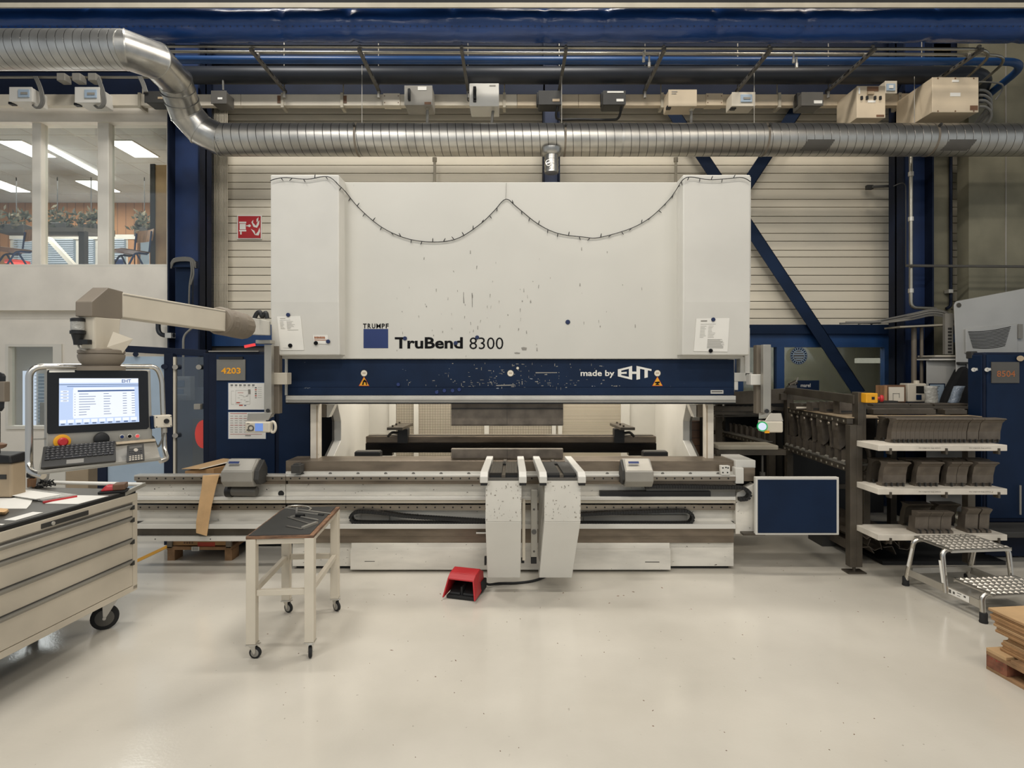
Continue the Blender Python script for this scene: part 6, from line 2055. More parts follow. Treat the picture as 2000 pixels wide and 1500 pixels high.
# hood: top shell plus flaring cheeks
tops = [(-.105, .175), (-.05, .205), (.06, .222), (.15, .17)]
for (y0, z0_), (y1, z1_) in zip(tops, tops[1:]):
    wi0, wi1 = w - .02, w - .02
    mb.hexa([(-wi0, y0, z0_ - .014), (wi0, y0, z0_ - .014), (wi1, y1, z1_ - .014), (-wi1, y1, z1_ - .014), (-wi0, y0, z0_), (wi0, y0, z0_), (wi1, y1, z1_), (-wi1, y1, z1_)])
mb.hexa([(-w + .02, .13, .03), (w - .02, .13, .03), (w - .02, .16, .03), (-w + .02, .16, .03), (-w + .02, .13, .18), (w - .02, .13, .18), (w - .02, .15, .175), (-w + .02, .15, .175)])
for s in (-1, 1):
    out_ = [(s * (w + .01), -.155, .02), (s * (w + .005), .0, .03), (s * (w - .01), .15, .05), (s * (w - .022), .15, .17), (s * (w - .022), .06, .222), (s * (w - .022), -.105, .175)]
    mb.prism(out_, (-s * .014, 0, 0))
part('hood', mb, 'red', t, True, bev=.006)
part('socket_housing', MB().box(w - .09, w + .005, .04, .17, .02, .11), 'rubber', t, True, bev=.008)
for x in (-.062, .062):
    part('treadle', MB().hexa([(x - .05, -.09, .03), (x + .05, -.09, .03), (x + .05, .1, .03), (x - .05, .1, .03), (x - .05, -.085, .05), (x + .05, -.085, .05), (x + .05, .1, .11), (x - .05, .1, .11)]), 'black', t, True, bev=.006)
part('divider', MB().box(-.008, .008, -.08, .1, .03, .1), 'rubber', t, True)
solo('pedal_cable', MB().tube(smooth_path([fl(942, 1151) + Vector((0, .05, .06)), fl(954, 1148) + Vector((0, .0, .03)), fl(975, 1142) + Vector((0, 0, .012)), fl(1010, 1141) + Vector((0, 0, .012)), fl(1045, 1136) + Vector((0, 0, .012)), fl(1075, 1124) + Vector((0, 0, .012))]), .011, 8), 'cable_black', 'black cable running from the red foot pedal under the machine', 'cable', smooth=60)
# ================================================================ tool rack at the right
XA, YA, XB, YBk = 3.33, 5.5, 3.44, 7.0
XR = 4.62
t = thing('tool_rack', 'dark steel tool rack with white front boards at the right of the machine', 'rack', (XA, YA, 0))
RK = t


def post(x, y, z1, w=.075):
    return MB().box(x - w / 2, x + w / 2, y - w / 2, y + w / 2, .06, z1)


part('upright', MB().box(XA - .045, XA + .02, YA - .03, YA + .05, .06, zs(830, YA)).box(XA + .02, XA + .075, YA - .03, YA + .05, .06, zs(830, YA)), 'steel_dark', t, bev=.003)
part('upright', MB().pb(1676, 766, 1688, 862, YA, .1).pb(1688, 778, 1692, 862, YA + .01, .08), 'steel_dark', t, bev=.003)
for x, y, z1 in ((XB, YBk, 1.72), (XR + .1, YBk, 1.72), (XR - .08, YA + .1, 1.3)):
    part('upright', post(x, y, z1), 'steel_dark', t, bev=.003)
part('lower_post', MB().box(xs(1687, 5.9), xs(1700, 5.9), 5.9, 5.96, .3, 1.25), 'steel_dark', t, bev=.003)
for x, y in ((XA + .015, YA + .01), (XB, YBk), (XR + .1, YBk)):
    o = part('foot_plate', MB().box(x - .09, x + .09, y - .06, y + .06, 0, .014), 'steel_dark', t, bev=.003)
    part('foot_stud', MB().cyl((x, y, .012), (x, y, .1), .016, 8), 'steel_dark', o)
part('top_beam', MB().bar((XA + .06, YA + .05, 1.685), (XB - .02, YBk, 1.72), .05, .085), 'steel_dark', t, bev=.003)
part('cross_beam', MB().box(XA, XR + .1, YBk - .03, YBk + .03, 1.6, 1.68), 'steel_dark', t, bev=.003)
part('cross_beam', MB().box(XA, XR, YBk - .03, YBk + .03, .5, .56), 'steel_dark', t, bev=.003)
part('top_shelf', MB().box(3.9, 5.5, 6.2, 7.0, 1.545, 1.57), 'steel_dark', t)


def holed(p, q, w, h, n, name):
    p, q = Vector(p), Vector(q)
    mb = MB().bar(p, q, w, h)
    d = (q - p); u = d.normalized()
    for i in range(n):
        c = p + d * ((i + .5) / n)
        x = -w / 2 - .002
        mb.mat(1).add([c + Vector((x, 0, 0)) + u * a + Vector((0, 0, b)) for a, b in ((-.013, -.011), (.013, -.011), (.013, .011), (-.013, .011))], [(0, 1, 2, 3)])
    return part(name, mb, ['steel_dark', 'rib'], t)


holed((XA, YA + .05, 1.47), (XB, YBk - .05, 1.475), .06, .05, 12, 'hanging_rail')
holed((XA, YA + .05, 1.0), (XB - .04, YBk, 1.01), .06, .05, 13, 'standing_rail')
part('rail_top', MB().hexa([(XA - .02, YA + .06, 1.03), (XA + .22, YA + .06, 1.03), (XB + .2, YBk - .05, 1.035), (XB - .04, YBk - .05, 1.035), (XA - .02, YA + .06, 1.045), (XA + .22, YA + .06, 1.045), (XB + .2, YBk - .05, 1.05), (XB - .04, YBk - .05, 1.05)]), 'alu_flat', t)
part('rail_top', MB().hexa([(XA - .03, YA + .06, 1.5), (XA + .3, YA + .06, 1.5), (XB + .3, YBk - .05, 1.505), (XB - .04, YBk - .05, 1.505), (XA - .03, YA + .06, 1.51), (XA + .3, YA + .06, 1.51), (XB + .3, YBk - .05, 1.515), (XB - .04, YBk - .05, 1.515)]), 'beige_dk', t)
part('back_plate', MB().box(XA + .35, XA + .37, YA + .2, YBk, 1.05, 1.5).box(XA + .1, XR, YBk, YBk + .02, .2, 1.55), 'black', t)
bulk = MB()
# drainpipe-like bent tube
part('bent_tube', MB().tube(smooth_path([at(1690, 870, 5.75), at(1697, 885, 5.75), at(1698, 910, 5.75), at(1692, 922, 5.75), at(1678, 926, 5.75)]), .022, 8), 'steel_dark', t, smooth=50)
# front boards
FB = {}
XB0 = 3.37
for k, zt_ in enumerate((1.292, .892, .472)):
    x0, x1 = XB0 - .02 + .0, 4.53
    mb = MB().hexa([(x0, 5.15, zt_ - .055), (x1, 5.15, zt_ - .055), (x1 - .03, 5.5, zt_ - .055), (x0 - .0, 5.5, zt_ - .055), (x0, 5.15, zt_), (x1, 5.15, zt_), (x1 - .03, 5.5, zt_), (x0, 5.5, zt_)])
    b_ = part('front_board', mb, 'board_white', t, bev=.004)
    FB[k] = zt_
    if k < 2:
        for x in (3.72, 4.18):
            mb = MB().text('De volgende laag pakken', (x, 5.1485, zt_ - .034), (1, 0, 0), (0, 0, 1), .2, .012)
            part('board_print', mb, 'grey_dark', b_)
    for x in (3.45, 3.96, 4.44):
        part('board_clip', MB().box(x, x + .018, 5.14, 5.2, zt_ - .085, zt_ - .03), 'steel_dark', b_)


# bending tools
def tool(name, label, x, y, z, w, h, kind, group, mat='steel_tool'):
    t = thing(name, label, 'bending tool', (x + w / 2, y, z), 0, group)
    if kind == 'goose':
        pr = [(.03, 0), (.11, 0), (.11, .02), (.085, .03), (.07, h * .55), (.04, h * .86), (.045, h * .93), (.07, h), (.02, h), (-.05, h), (-.06, h * .96), (-.035, h * .9), (-.01, h * .8), (.012, h * .45), (.015, .03), (.03, .02)]
        part('body', MB().prism([(x, y + a, z + b) for a, b in pr], (w, 0, 0)), mat, t)
    else:
        pr = [(-.02, 0), (.12, 0), (.12, .02), (.1, .03), (.085, h * .7), (.05, h * .75), (.05, h), (-.02, h), (-.035, h * .97), (.0, h * .74), (.01, .03), (-.02, .02)]
        part('body', MB().prism([(x, y + a, z + b) for a, b in pr], (w, 0, 0)), mat, t)
    mb = MB()
    n = max(1, int(w / .05))
    for i in range(n):
        c = x + w * (i + .5) / n
        mb.box(c - .005, c + .005, y - .0 if kind == 'goose' else y - .03, y + .02, z + .004, z + .035)
    part('safety_pin', mb, 'charcoal', t)
    return t


Yt = 5.27
# top board: a close row of narrow tools, then wide ones
x = xs(1741, Yt) + .01
ws = [.042] * 15
end = xs(1890, Yt)
ws = [(end - x) / 16] * 16
i = 0
for w in ws:
    tool('bending_punch', ORD[i] + ' narrow gooseneck punch from the left in the close row on the top white board', x, Yt, FB[0] + .001, w - .002, .235, 'goose', 'narrow punches on the top board'); x += w; i += 1
tool('bending_punch', 'medium wide gooseneck punch after the close row on the top white board', x + .006, Yt, FB[0] + .001, .105, .235, 'goose', 'wide punches on the top board')
tool('bending_punch', 'widest gooseneck punch at the right end of the top white board', x + .117, Yt, FB[0] + .001, .2, .235, 'goose', 'wide punches on the top board')
# rear row on the top board
tool('bending_punch', 'long punch standing behind the close row on the top white board', xs(1722, 5.42), 5.42, FB[0] + .001, .62, .235, 'goose', 'rear punches on the boards', 'steel_dark')
tool('bending_punch', 'short punch behind the right part of the top white board row', xs(1722, 5.42) + .63, 5.42, FB[0] + .001, .3, .235, 'goose', 'rear punches on the boards', 'steel_dark')
# middle board
for a, b, lab in ((1726, 1772, 'first tool from the left in front on the middle white board'), (1792, 1837, 'second tool from the left in front on the middle white board'),
                  (1851, 1871, 'left tool of the touching pair on the middle white board'), (1871.6, 1892, 'right tool of the touching pair on the middle white board'), (1902, 1944, 'rightmost tool in front on the middle white board')):
    x = xs(a, 5.2) + .02
    tool('bending_punch', lab, x, 5.2 + .03, FB[1] + .001, xs(b, 5.2) - xs(a, 5.2) - .002, .235, 'goose', 'punches on the middle board')
for a, b, lab in ((1702, 1745, 'rear tool at the left end of the middle white board'), (1762, 1852, 'long rear tool in the middle of the middle white board'), (1854, 1876, 'short rear tool near the right of the middle white board'), (1880, 1924, 'rear tool at the right end of the middle white board')):
    x = xs(a, 5.4)
    tool('bending_punch', lab, x, 5.4, FB[1] + .001, xs(b, 5.4) - xs(a, 5.4), .235, 'goose', 'rear punches on the boards', 'steel_dark')
# bottom board
for a, b, lab in ((1788, 1814, 'left block of the triple on the bottom white board'), (1814.5, 1838, 'middle block of the triple on the bottom white board'), (1838.8, 1859, 'right block of the triple on the bottom white board')):
    tool('bending_block', lab, xs(a, 5.2), 5.2, FB[2] + .001, xs(b, 5.2) - xs(a, 5.2) - .001, .2, 'block', 'blocks on the bottom board')
for a, b, lab in ((1886, 1911, 'left block of the pair on the bottom white board'), (1914, 1933, 'right block of the pair on the bottom white board')):
    tool('bending_block', lab, xs(a, 5.22), 5.22, FB[2] + .001, xs(b, 5.22) - xs(a, 5.22), .225, 'block', 'blocks on the bottom board')
for a, b, lab in ((1768, 1815, 'dark punch at the back left of the bottom white board'), (1825, 1868, 'dark punch at the back middle of the bottom white board')):
    tool('bending_punch', lab, xs(a, 5.42), 5.42, FB[2] + .001, xs(b, 5.42) - xs(a, 5.42), .225, 'goose', 'rear punches on the boards', 'steel_dark')

# hanging punches along the left side of the rack
for k, y in enumerate((5.75, 5.92, 6.1, 6.32, 6.5, 6.68, 6.84)):
    x = XA + .03 + (y - YA) / (YBk - YA) * (XB - XA)
    t = thing('hanging_punch', ORD[k] + ' punch hanging under the upper rail counted from the front post', 'bending tool', (x, y, 1.2), 0, 'punches hanging on the rack side')
    pr = [(x - .055, 1.445), (x + .05, 1.445), (x + .05, 1.3), (x + .02, 1.2), (x - .03, 1.16), (x - .04, 1.17), (x - .04, 1.28), (x - .055, 1.36)]
    part('blade', MB().prism([(a, y, b) for a, b in pr], (0, .022 if k % 2 else .1, 0)), 'steel_tool', t)
    part('safety_button', MB().lathe((x - .064, y + .012, 1.415), [(.02, .01), (.018, 0), (.008, -.006)], 12, (1, 0, 0)), 'rail', t, smooth=50)
# dies standing along the lower rail
for k, y in enumerate((5.62, 5.78, 5.95, 6.14, 6.32, 6.48, 6.62, 6.78, 6.9)):
    x = XA + .0 + (y - YA) / (YBk - YA) * (XB - XA - .04)
    t = thing('standing_die', ORD[k] + ' notched die on the lower rail counted from the front post', 'bending tool', (x, y, 1.046), 0, 'dies standing on the rack side')
    w = .08 if k % 3 else .11
    pr = [(x, 1.046), (x + .09, 1.046), (x + .09, 1.17), (x + .06, 1.17), (x + .045, 1.14), (x + .03, 1.17), (x, 1.17)]
    part('body', MB().prism([(a, y, b) for a, b in pr], (0, w * .75, 0)), 'steel_tool', t)
    part('clamp_tab', MB().prism([(x - .02, y, 1.046), (x - .004, y, 1.046), (x - .004, y, 1.075), (x - .02, y, 1.062)], (0, .06, 0)), 'alu_flat', t)
# dies on the upper shelf of the side
for k, (a, b, y0, y1) in enumerate(((1552, 1582, 806, 821), (1586, 1612, 804, 824), (1612, 1636, 803, 824), (1640, 1672, 801, 826))):
    Yv = 6.5 - k * .2
    p, q = at(a, y0 - 18, Yv), at(b, y1 - 20, Yv)
    t = thing('shelf_die', ORD[k] + ' dark die from the left on the upper rack shelf behind the top beam', 'bending tool', ((p.x + q.x) / 2, Yv, 1.516), 0, 'dies on the upper rack shelf')
    n_ = 2
    w = q.x - p.x
    h = max(.06, p.z - 1.516)
    part('body', MB().prism([(p.x, Yv, 1.516), (q.x, Yv, 1.516), (q.x, Yv, 1.516 + h), (p.x + w * .65, Yv, 1.516 + h), (p.x + w * .5, Yv, 1.516 + h * .7), (p.x + w * .35, Yv, 1.516 + h), (p.x, Yv, 1.516 + h)], (0, .12, 0)), 'steel_tool' if k else 'steel_dark', t)
    part('end_mark', MB().box(p.x + w * .1, q.x - w * .1, Yv - .003, Yv, 1.53, 1.55), 'paper_cream' if k == 0 else 'charcoal', t)
# long dies on the top of the rack
for k, (a, b, py0, py1, Yv) in enumerate(((1706, 1778, 788, 809, 6.3), (1779, 1822, 788, 809, 6.3), (1826, 1890, 788, 809, 6.3), (1706, 1828, 798, 808, 6.05), (1846, 1889, 799, 808, 6.05))):
    p, q = at(a, py0, Yv), at(b, py1, Yv)
    t = thing('long_die', ('left long die in the rear row on top of the rack', 'short middle die in the rear row on top of the rack', 'right long die in the rear row on top of the rack',
                           'left long die in the low front row on top of the rack', 'right short die in the low front row on top of the rack')[k], 'bending tool', ((p.x + q.x) / 2, Yv, q.z), 0, 'long dies on top of the rack')
    zb_ = 1.571 if Yv > 6.2 else 1.5
    part('body', MB().box(p.x, q.x, Yv, Yv + .11, min(q.z, zb_), p.z - .01), 'steel_dark', t, bev=.003)
    part('top_rib', MB().box(p.x + .003, q.x - .003, Yv + .03, Yv + .08, p.z - .01, p.z), 'steel_tool', t)
part('ledge_strip', MB().box(xs(1700, 5.9), xs(1918, 5.9), 5.9, 6.1, 1.465, 1.49).box(xs(1708, 5.75), xs(1918, 5.75), 5.7, 5.82, 1.435, 1.46), 'beige_dk', RK)
# emergency stop on the post
c = at(1706, 778, 5.47)
t = thing('emergency_stop', 'yellow emergency stop box with red button on the rack post', 'emergency stop', c)
part('box', MB().pb(1692, 768, 1715, 787, 5.42, .1), 'yellow', t, bev=.008)
part('button', MB().lathe(at(1713, 778, 5.46), [(.014, 0), (.016, .02), (.034, .026), (.034, .045), (.024, .054)], 18, (.9, -.45, 0)), 'red', t, smooth=50)
part('bolt_hole', MB().pb(1703, 775, 1708.5, 780.5, 5.416, .005), 'black', t)

# ---------------------------------------------------------------- the second rack, seen between the machine and the first rack
t = thing('tool_rack', 'second darker tool rack further back beside the machine frame', 'rack', (3.1, 7.2, 0), 0)
R2 = t
part('upright', MB().box(xs(1538, 7.1), xs(1550, 7.1), 7.1, 7.2, .05, zs(764, 7.1)), 'steel_dark', t, bev=.003)
part('upright', MB().box(xs(1400, 8.0), xs(1410, 8.0), 7.98, 8.06, .05, 1.5), 'steel_dark', t)
part('upright', MB().box(xs(1502, 7.25), xs(1515, 7.25), 7.25, 7.32, .05, 1.2), 'steel_dark', t)
part('top_tray', MB().hexa([at(1392, 790, 7.6), at(1538, 788, 7.2), at(1538, 788, 7.5), at(1392, 790, 7.9), at(1392, 768, 7.6), at(1538, 758, 7.2), at(1538, 758, 7.5), at(1392, 768, 7.9)]), 'steel_dark', t, bev=.004)
mb = MB().bar(at(1392, 797, 7.7), at(1536, 799, 7.3), .06, .06)
for i in range(11):
    mb.mat(1).pq(1412 + i * 9.3, 793, 1417 + i * 9.3, 797, 7.28 + (1536 - 1412 - i * 9.3) / 144 * .4)
part('hanging_rail', mb, ['steel_dark', 'rib'], t)
part('cross_beam', MB().bar(at(1392, 806, 7.75), at(1560, 806, 7.4), .08, .05), 'steel_dark', t)
part('cross_beam', MB().bar(at(1395, 813, 7.9), at(1490, 812, 7.7), .05, .02), 'steel_dark', t)
p, q = (xs(1380, 8.6), 8.6, 1.03), (xs(1525, 7.2), 7.2, 1.03)
p, q = Vector((xs(1392, 8.35), 8.35, zs(842, 8.35))), Vector((xs(1500, 7.25), 7.25, zs(868, 7.25)))
mb = MB().bar(p, q, .1, .05)
for i in range(16):
    c = p.lerp(q, (i + .5) / 16)
    mb.mat(1).add([c + Vector((-.052, a, b)) for a, b in ((-.02, -.012), (.02, -.012), (.02, .012), (-.02, .012))], [(0, 1, 2, 3)])
part('standing_rail', mb, ['steel_dark', 'rib'], t)
part('rail_top', MB().bar(p + Vector((.06, 0, .035)), q + Vector((.06, 0, .035)), .2, .015), 'alu_flat', t)
part('back_plate', MB().box(xs(1395, 8.5), xs(1640, 8.5), 8.05, 8.1, .1, 1.5).box(3.4, 3.42, 7.1, 8.05, .1, 1.45), 'black', t)
for k in range(9):
    c = p.lerp(q, .1 + k * .1) + Vector((.03, 0, .045))
    tt = thing('standing_die', ORD[k] + ' small notched die from the back on the second rack rail', 'bending tool', c, 0, 'small dies on the second rack')
    x, z = c.x, c.z
    part('body', MB().prism([(x, c.y, z), (x + .08, c.y, z), (x + .08, c.y, z + .12), (x + .055, c.y, z + .12), (x + .04, c.y, z + .08), (x + .025, c.y, z + .12), (x, c.y, z + .12)], (0, .06, 0)), 'steel_tool', tt)
# narrow shelf with white board between machine and rack
t = thing('side_shelf', 'long low shelf with a pale rounded board right of the machine end', 'shelf', at(1470, 890, 6.2))
part('board', MB().pb(1404, 870, 1521, 879, 6.2, .3), 'rib', t, bev=.012)
part('carrier', MB().pb(1400, 879, 1535, 889, 6.22, .3).bar(at(1521, 883, 6.3), at(1540, 885, 6.9), .1, .05), 'steel_dark', t)
part('support_rod', MB().cyl(at(1489, 889, 6.25), at(1489, 924, 6.25), .012, 8).cyl(at(1489, 922, 6.25), at(1489, 930, 6.25), .03, 10), 'grey_dark', t)
for k, px in enumerate((1376, 1388)):
    pass
t = thing('perforated_column', 'dark perforated steel column behind the right guide post', 'column', at(1358, 890, 6.6))
mb = MB().pb(1347, 822, 1372, 900, 6.7, .1)
for i in range(5): mb.mat(1).pq(1348, 825 + i * 15, 1371, 825.8 + i * 15, 6.697)
part('panel', mb, ['wood_dark', 'black'], t)
part('edge', MB().pb(1372, 790, 1378, 900, 6.6, .1), 'charcoal', t)
# welding vice / fitting, marel board
mb = MB().pb(1554, 743, 1600, 775, 7.9, .03); 
t = thing('blue_sign', 'dark blue sign board with white lettering behind the racks', 'sign', at(1577, 775, 7.9))
part('board', mb, 'navy', t)
part('lettering', MB().ptext('marel', 1564, 749, 1583, 756, 7.897, .01), 'paper', t)
c = at(1548, 760, 7.15)
t = thing('clamp_vice', 'small dark bench clamp standing on the corner of the second rack', 'clamp', c)
part('body', MB().box(c.x - .04, c.x + .05, 7.13, 7.22, c.z - .02, c.z + .05), 'grey_dark', t, bev=.01)
part('jaw', MB().cyl((c.x - .03, 7.17, c.z + .05), (c.x + .06, 7.17, c.z + .09), .028, 12), 'steel_dark', t, smooth=50)
part('handle', MB().bar((c.x + .03, 7.15, c.z + .06), (c.x + .07, 7.15, c.z + .15), .012, .012).bar((c.x - .06, 7.15, c.z - .0), (c.x - .02, 7.15, c.z + .06), .012, .012), 'grey', t)
# round emblem on the window
Y = 8.14
t = thing('round_sticker', 'round blue and white badge sticker on the grey window', 'sticker', at(1560, 712, Y))
c = at(1560, 695, Y)
rr = 17 / 1100 * Y
part('rim', MB().disc(c, rr, 32), 'magnet_blue', t)
part('ring', MB().disc(c + Vector((0, -.001, 0)), rr * .95, 32), 'lite_blue', t)
mb = MB()
for i in range(20):
    a = 2 * PI * i / 20
    d = Vector((math.cos(a), 0, math.sin(a))); e = Vector((-math.sin(a), 0, math.cos(a)))
    q = c + Vector((0, -.002, 0)) + d * rr * .8
    mb.add([q + d * .015 + e * .012, q + d * .015 - e * .012, q - d * .015 - e * .009, q - d * .015 + e * .009], [(0, 1, 2, 3)])
part('ring_marks', mb, 'navy', t)
part('centre', MB().disc(c + Vector((0, -.002, 0)), rr * .62, 28), 'grey_dark', t)
mb = MB()
for i, (dy, w) in enumerate(((.05, .09), (.02, .13), (-.02, .11), (-.05, .08))):
    mb.box(c.x - w * .6, c.x + w * .6, Y - .006, Y - .004, c.z + dy - .006, c.z + dy + .008)
part('centre_motif', mb, 'lite_blue', t)

# ---------------------------------------------------------------- things on the rack top and behind
t = thing('picture_frame', 'brown wooden frame holding a pale printed sheet behind the rack', 'frame', at(1748, 786, 6.75))
part('frame', MB().pb(1728, 752, 1769, 786, 6.75, .04), 'wood_dark', t, bev=.004)
part('sheet', MB().pb(1736, 756, 1766, 784, 6.742, .01), 'paper_cream', t)
part('sketch', MB().pb(1744, 768, 1745, 784, 6.739, .003).pb(1744, 768, 1757, 769, 6.739, .003).pb(1756, 768, 1757, 777, 6.739, .003), 'grey', t)
solo('book', MB().pb(1726, 753, 1733, 787, 6.7, .15), 'wood', 'brown bound book leaning beside the wooden frame', 'book', bev=.003)
solo('tool_tray', MB().pb(1726, 783, 1754, 787, 6.6, .1), 'charcoal', 'flat dark tray lying in front of the wooden frame', 'tray')
t = thing('control_box', 'cream electric box with dark windows next to the wooden frame', 'electric box', at(1793, 785, 6.8))
part('housing', MB().pb(1773, 749, 1810, 785, 6.8, .15), 'cream', t, bev=.012)
part('window', MB().pb(1790, 754, 1808, 768, 6.794, .01), 'black', t)
part('window', MB().pb(1790, 771, 1800, 781, 6.794, .01), 'navy', t)
part('gland', MB().cyl(at(1790, 749, 6.87), at(1790, 743, 6.87), .03, 10), 'cream', t)
for nm, lab, a, b, c_, d, m_, sk in (('plastic_bag', 'clear plastic bag standing upright on the rack top', 1806, 754, 1831, 788, 'bag', 0), ('plastic_bag', 'silver blue plastic bag leaning against the dark jacket', 1851, 754, 1884, 788, 'bag_blue', 14)):
    mb = MB()
    n1, n2_ = 8, 9
    for j in range(n2_ + 1):
        v = j / n2_
        for i in range(n1):
            a_ = 2 * PI * i / n1
            w = (c_ - a - sk) / 2 * (1 + .1 * math.sin(v * 5 + i))
            cx = (a + (c_ - sk)) / 2 + sk * v
            p = at(cx + math.cos(a_) * w, d - (d - b) * v, 6.62)
            mb.v.append(p + Vector((0, math.sin(a_) * .05, random.uniform(-.004, .004))))
    for j in range(n2_):
        for i in range(n1):
            mb.f.append([j * n1 + i, j * n1 + (i + 1) % n1, (j + 1) * n1 + (i + 1) % n1, (j + 1) * n1 + i]); mb.m.append(0)
    mb.f.append(list(range(n1))); mb.m.append(0); mb.f.append([n2_ * n1 + i for i in range(n1)]); mb.m.append(0)
    solo(nm, mb, m_, lab, 'bag', smooth=180)
t = thing('clipboard', 'white ruled list with blue border hanging on the white machine cover', 'clipboard', at(1830, 790, 7.18))
part('board', MB().pb(1815, 749, 1846, 790, 7.18, .01), 'navy', t)
part('page', MB().pb(1816.5, 751, 1844, 789, 7.176, .006), 'lite_blue', t)
mb = MB()
for i in range(5): mb.pq(1829, 757 + i * 6.5, 1833, 758.5 + i * 6.5, 7.1745)
mb.pq(1818, 754, 1836, 755, 7.1745)
part('print', mb, 'ink', t)
# jacket
prof = [(1893, 716), (1882, 716), (1876, 722), (1868, 738), (1856, 760), (1848, 780), (1843, 800), (1870, 812), (1895, 812)]
mb = MB().prism([at(a, b, 6.95) for a, b in prof], (0, .12, 0))
t = thing('work_jacket', 'black jacket hanging on a hook between the white cover and navy cabinet', 'jacket', at(1872, 812, 6.95))
part('cloth', mb, 'jacket', t, bev=.03)
part('hook', MB().pb(1874, 707, 1894, 711, 6.95, .05).bar(at(1887, 711, 6.97), at(1887, 717, 6.97), .01, .01), 'charcoal', t)
# white laser machine parts
t = thing('laser_cutter', 'large pale grey machine housing with curved vent grille at the right edge', 'machine', (xs(1940, 6.9), 7.0, 0))
prof = [(1866, 700), (1862, 596), (1866, 588), (2080, 548), (2080, 760), (1866, 760)]
part('housing', MB().prism([at(a, b, 7.0) for a, b in prof], (.5, .6, 0)), 'housing_grey', t, bev=.02)
p_, q_ = at(1809, 704, 7.19), at(1893, 1000, 7.19)
part('lower_housing', MB().prism([(p_.x, 7.19, q_.z), (q_.x + .5, 7.19, q_.z), (q_.x + .5, 7.19, p_.z), (p_.x, 7.19, p_.z)], (.3, .4, 0)), 'housing_grey', t, bev=.01)
part('grille_frame', MB().prism([at(a, b, 6.97) for a, b in ((1887, 690), (1886, 643), (1988, 632), (1988, 690))], (0, .04, 0)), 'housing_grey', t, bev=.01)
mb = MB()
n = 13
for i in range(n):
    v = i / (n - 1)
    l, r_ = 1891 + v * 9, 1974 - v * 11
    y0 = 648 + v * 31; y1 = 638 + v * 37
    pts = [at(l + (r_ - l) * u, y0 + (y1 - y0) * u + 3 * math.sin(PI * u), 6.966) for u in [j / 8 for j in range(9)]]
    mb.tube(pts, .0045, 4)
part('grille_slats', mb, 'charcoal', t)
part('round_port', MB().disc(at(1873, 596, 6.995), .03, 18), 'steel_dark', t)
part('label_plate', MB().pb(1989, 633, 1998, 661, 6.96, .01), 'grey', t)
for k, (a, b, c_, d) in enumerate(((1817, 698, 1880, 702), (1823, 694, 1886, 698), (1828, 690, 1884, 693))):
    p, q = at(a, b, 7.1), at(c_, d, 7.1)
    zz_ = zs(704, 7.19) + .002 + k * .022
    mb = MB().hexa([(p.x, 7.12, zz_), (q.x, 7.1, zz_), (q.x, 7.4, zz_ + .004), (p.x, 7.42, zz_ + .004), (p.x, 7.12, zz_ + .018), (q.x, 7.1, zz_ + .018), (q.x, 7.4, zz_ + .02), (p.x, 7.42, zz_ + .02)])
    solo('magazine', mb, ('paper', 'grey_dark', 'paper_cream')[k], ('bottom white', 'middle dark', 'top cream')[k] + ' magazine in the pile on the white housing', 'magazine', 'magazines piled on the white housing')
# navy cabinet 8504
Yn = 6.0
t = thing('electric_cabinet', 'tall navy cabinet with number sign 8504 at the right edge', 'cabinet', (xs(1960, Yn), Yn, 0))
part('body', MB().box(xs(1922, Yn), 7.2, Yn, Yn + .22, .35, zs(688, Yn)), 'navy_dark', t, bev=.02)
part('door', MB().box(xs(1925, Yn), 7.1, Yn - .02, Yn, .4, zs(693, Yn)), 'navy', t, bev=.006)
part('side_panel', MB().box(xs(1922, Yn) - .012, xs(1922, Yn), Yn + .02, Yn + .2, .4, zs(693, Yn)), 'navy', t, bev=.006)
part('corner_cap', MB().box(xs(1922, Yn) - .016, xs(1922, Yn) + .05, Yn + .14, Yn + .225, zs(700, Yn), zs(685, Yn)), 'charcoal', t, bev=.01)
part('floor_skirt', MB().box(xs(1925, 5.9), 7.2, 5.9, 6.2, .02, .35), 'navy_dark', t, bev=.01)
part('skirt_top', MB().box(xs(1930, 5.7), 7.2, 5.62, 5.98, .3, .36), 'charcoal', t, bev=.01)
for px in (1902, 1928):
    part('door_knob', MB().cyl(at(px, 722, Yn - .05), at(px, 722, Yn), .022, 12).bar(at(px, 722, Yn - .05), at(px + 6, 721, Yn - .05), .02, .025), 'silver', t, smooth=50)
part('round_cap', MB().cyl(at(1993, 700, Yn - .06), at(1993, 700, Yn), .03, 14), 'beige_dk', t, smooth=50)
part('lever', MB().cyl(at(1993, 948, Yn - .06), at(1993, 1005, Yn - .06), .009, 8), 'grey', t)
t = thing('number_sign', 'dark grey sign with brown number 8504 on the right navy cabinet', 'sign', at(1964, 748, Yn - .03))
part('plate', MB().pb(1937, 707, 1991, 748, Yn - .032, .01), 'grey_dark', t)
part('number', MB().ptext('8504', 1947, 724, 1983, 736, Yn - .034, .012), 'brown_ink', t)

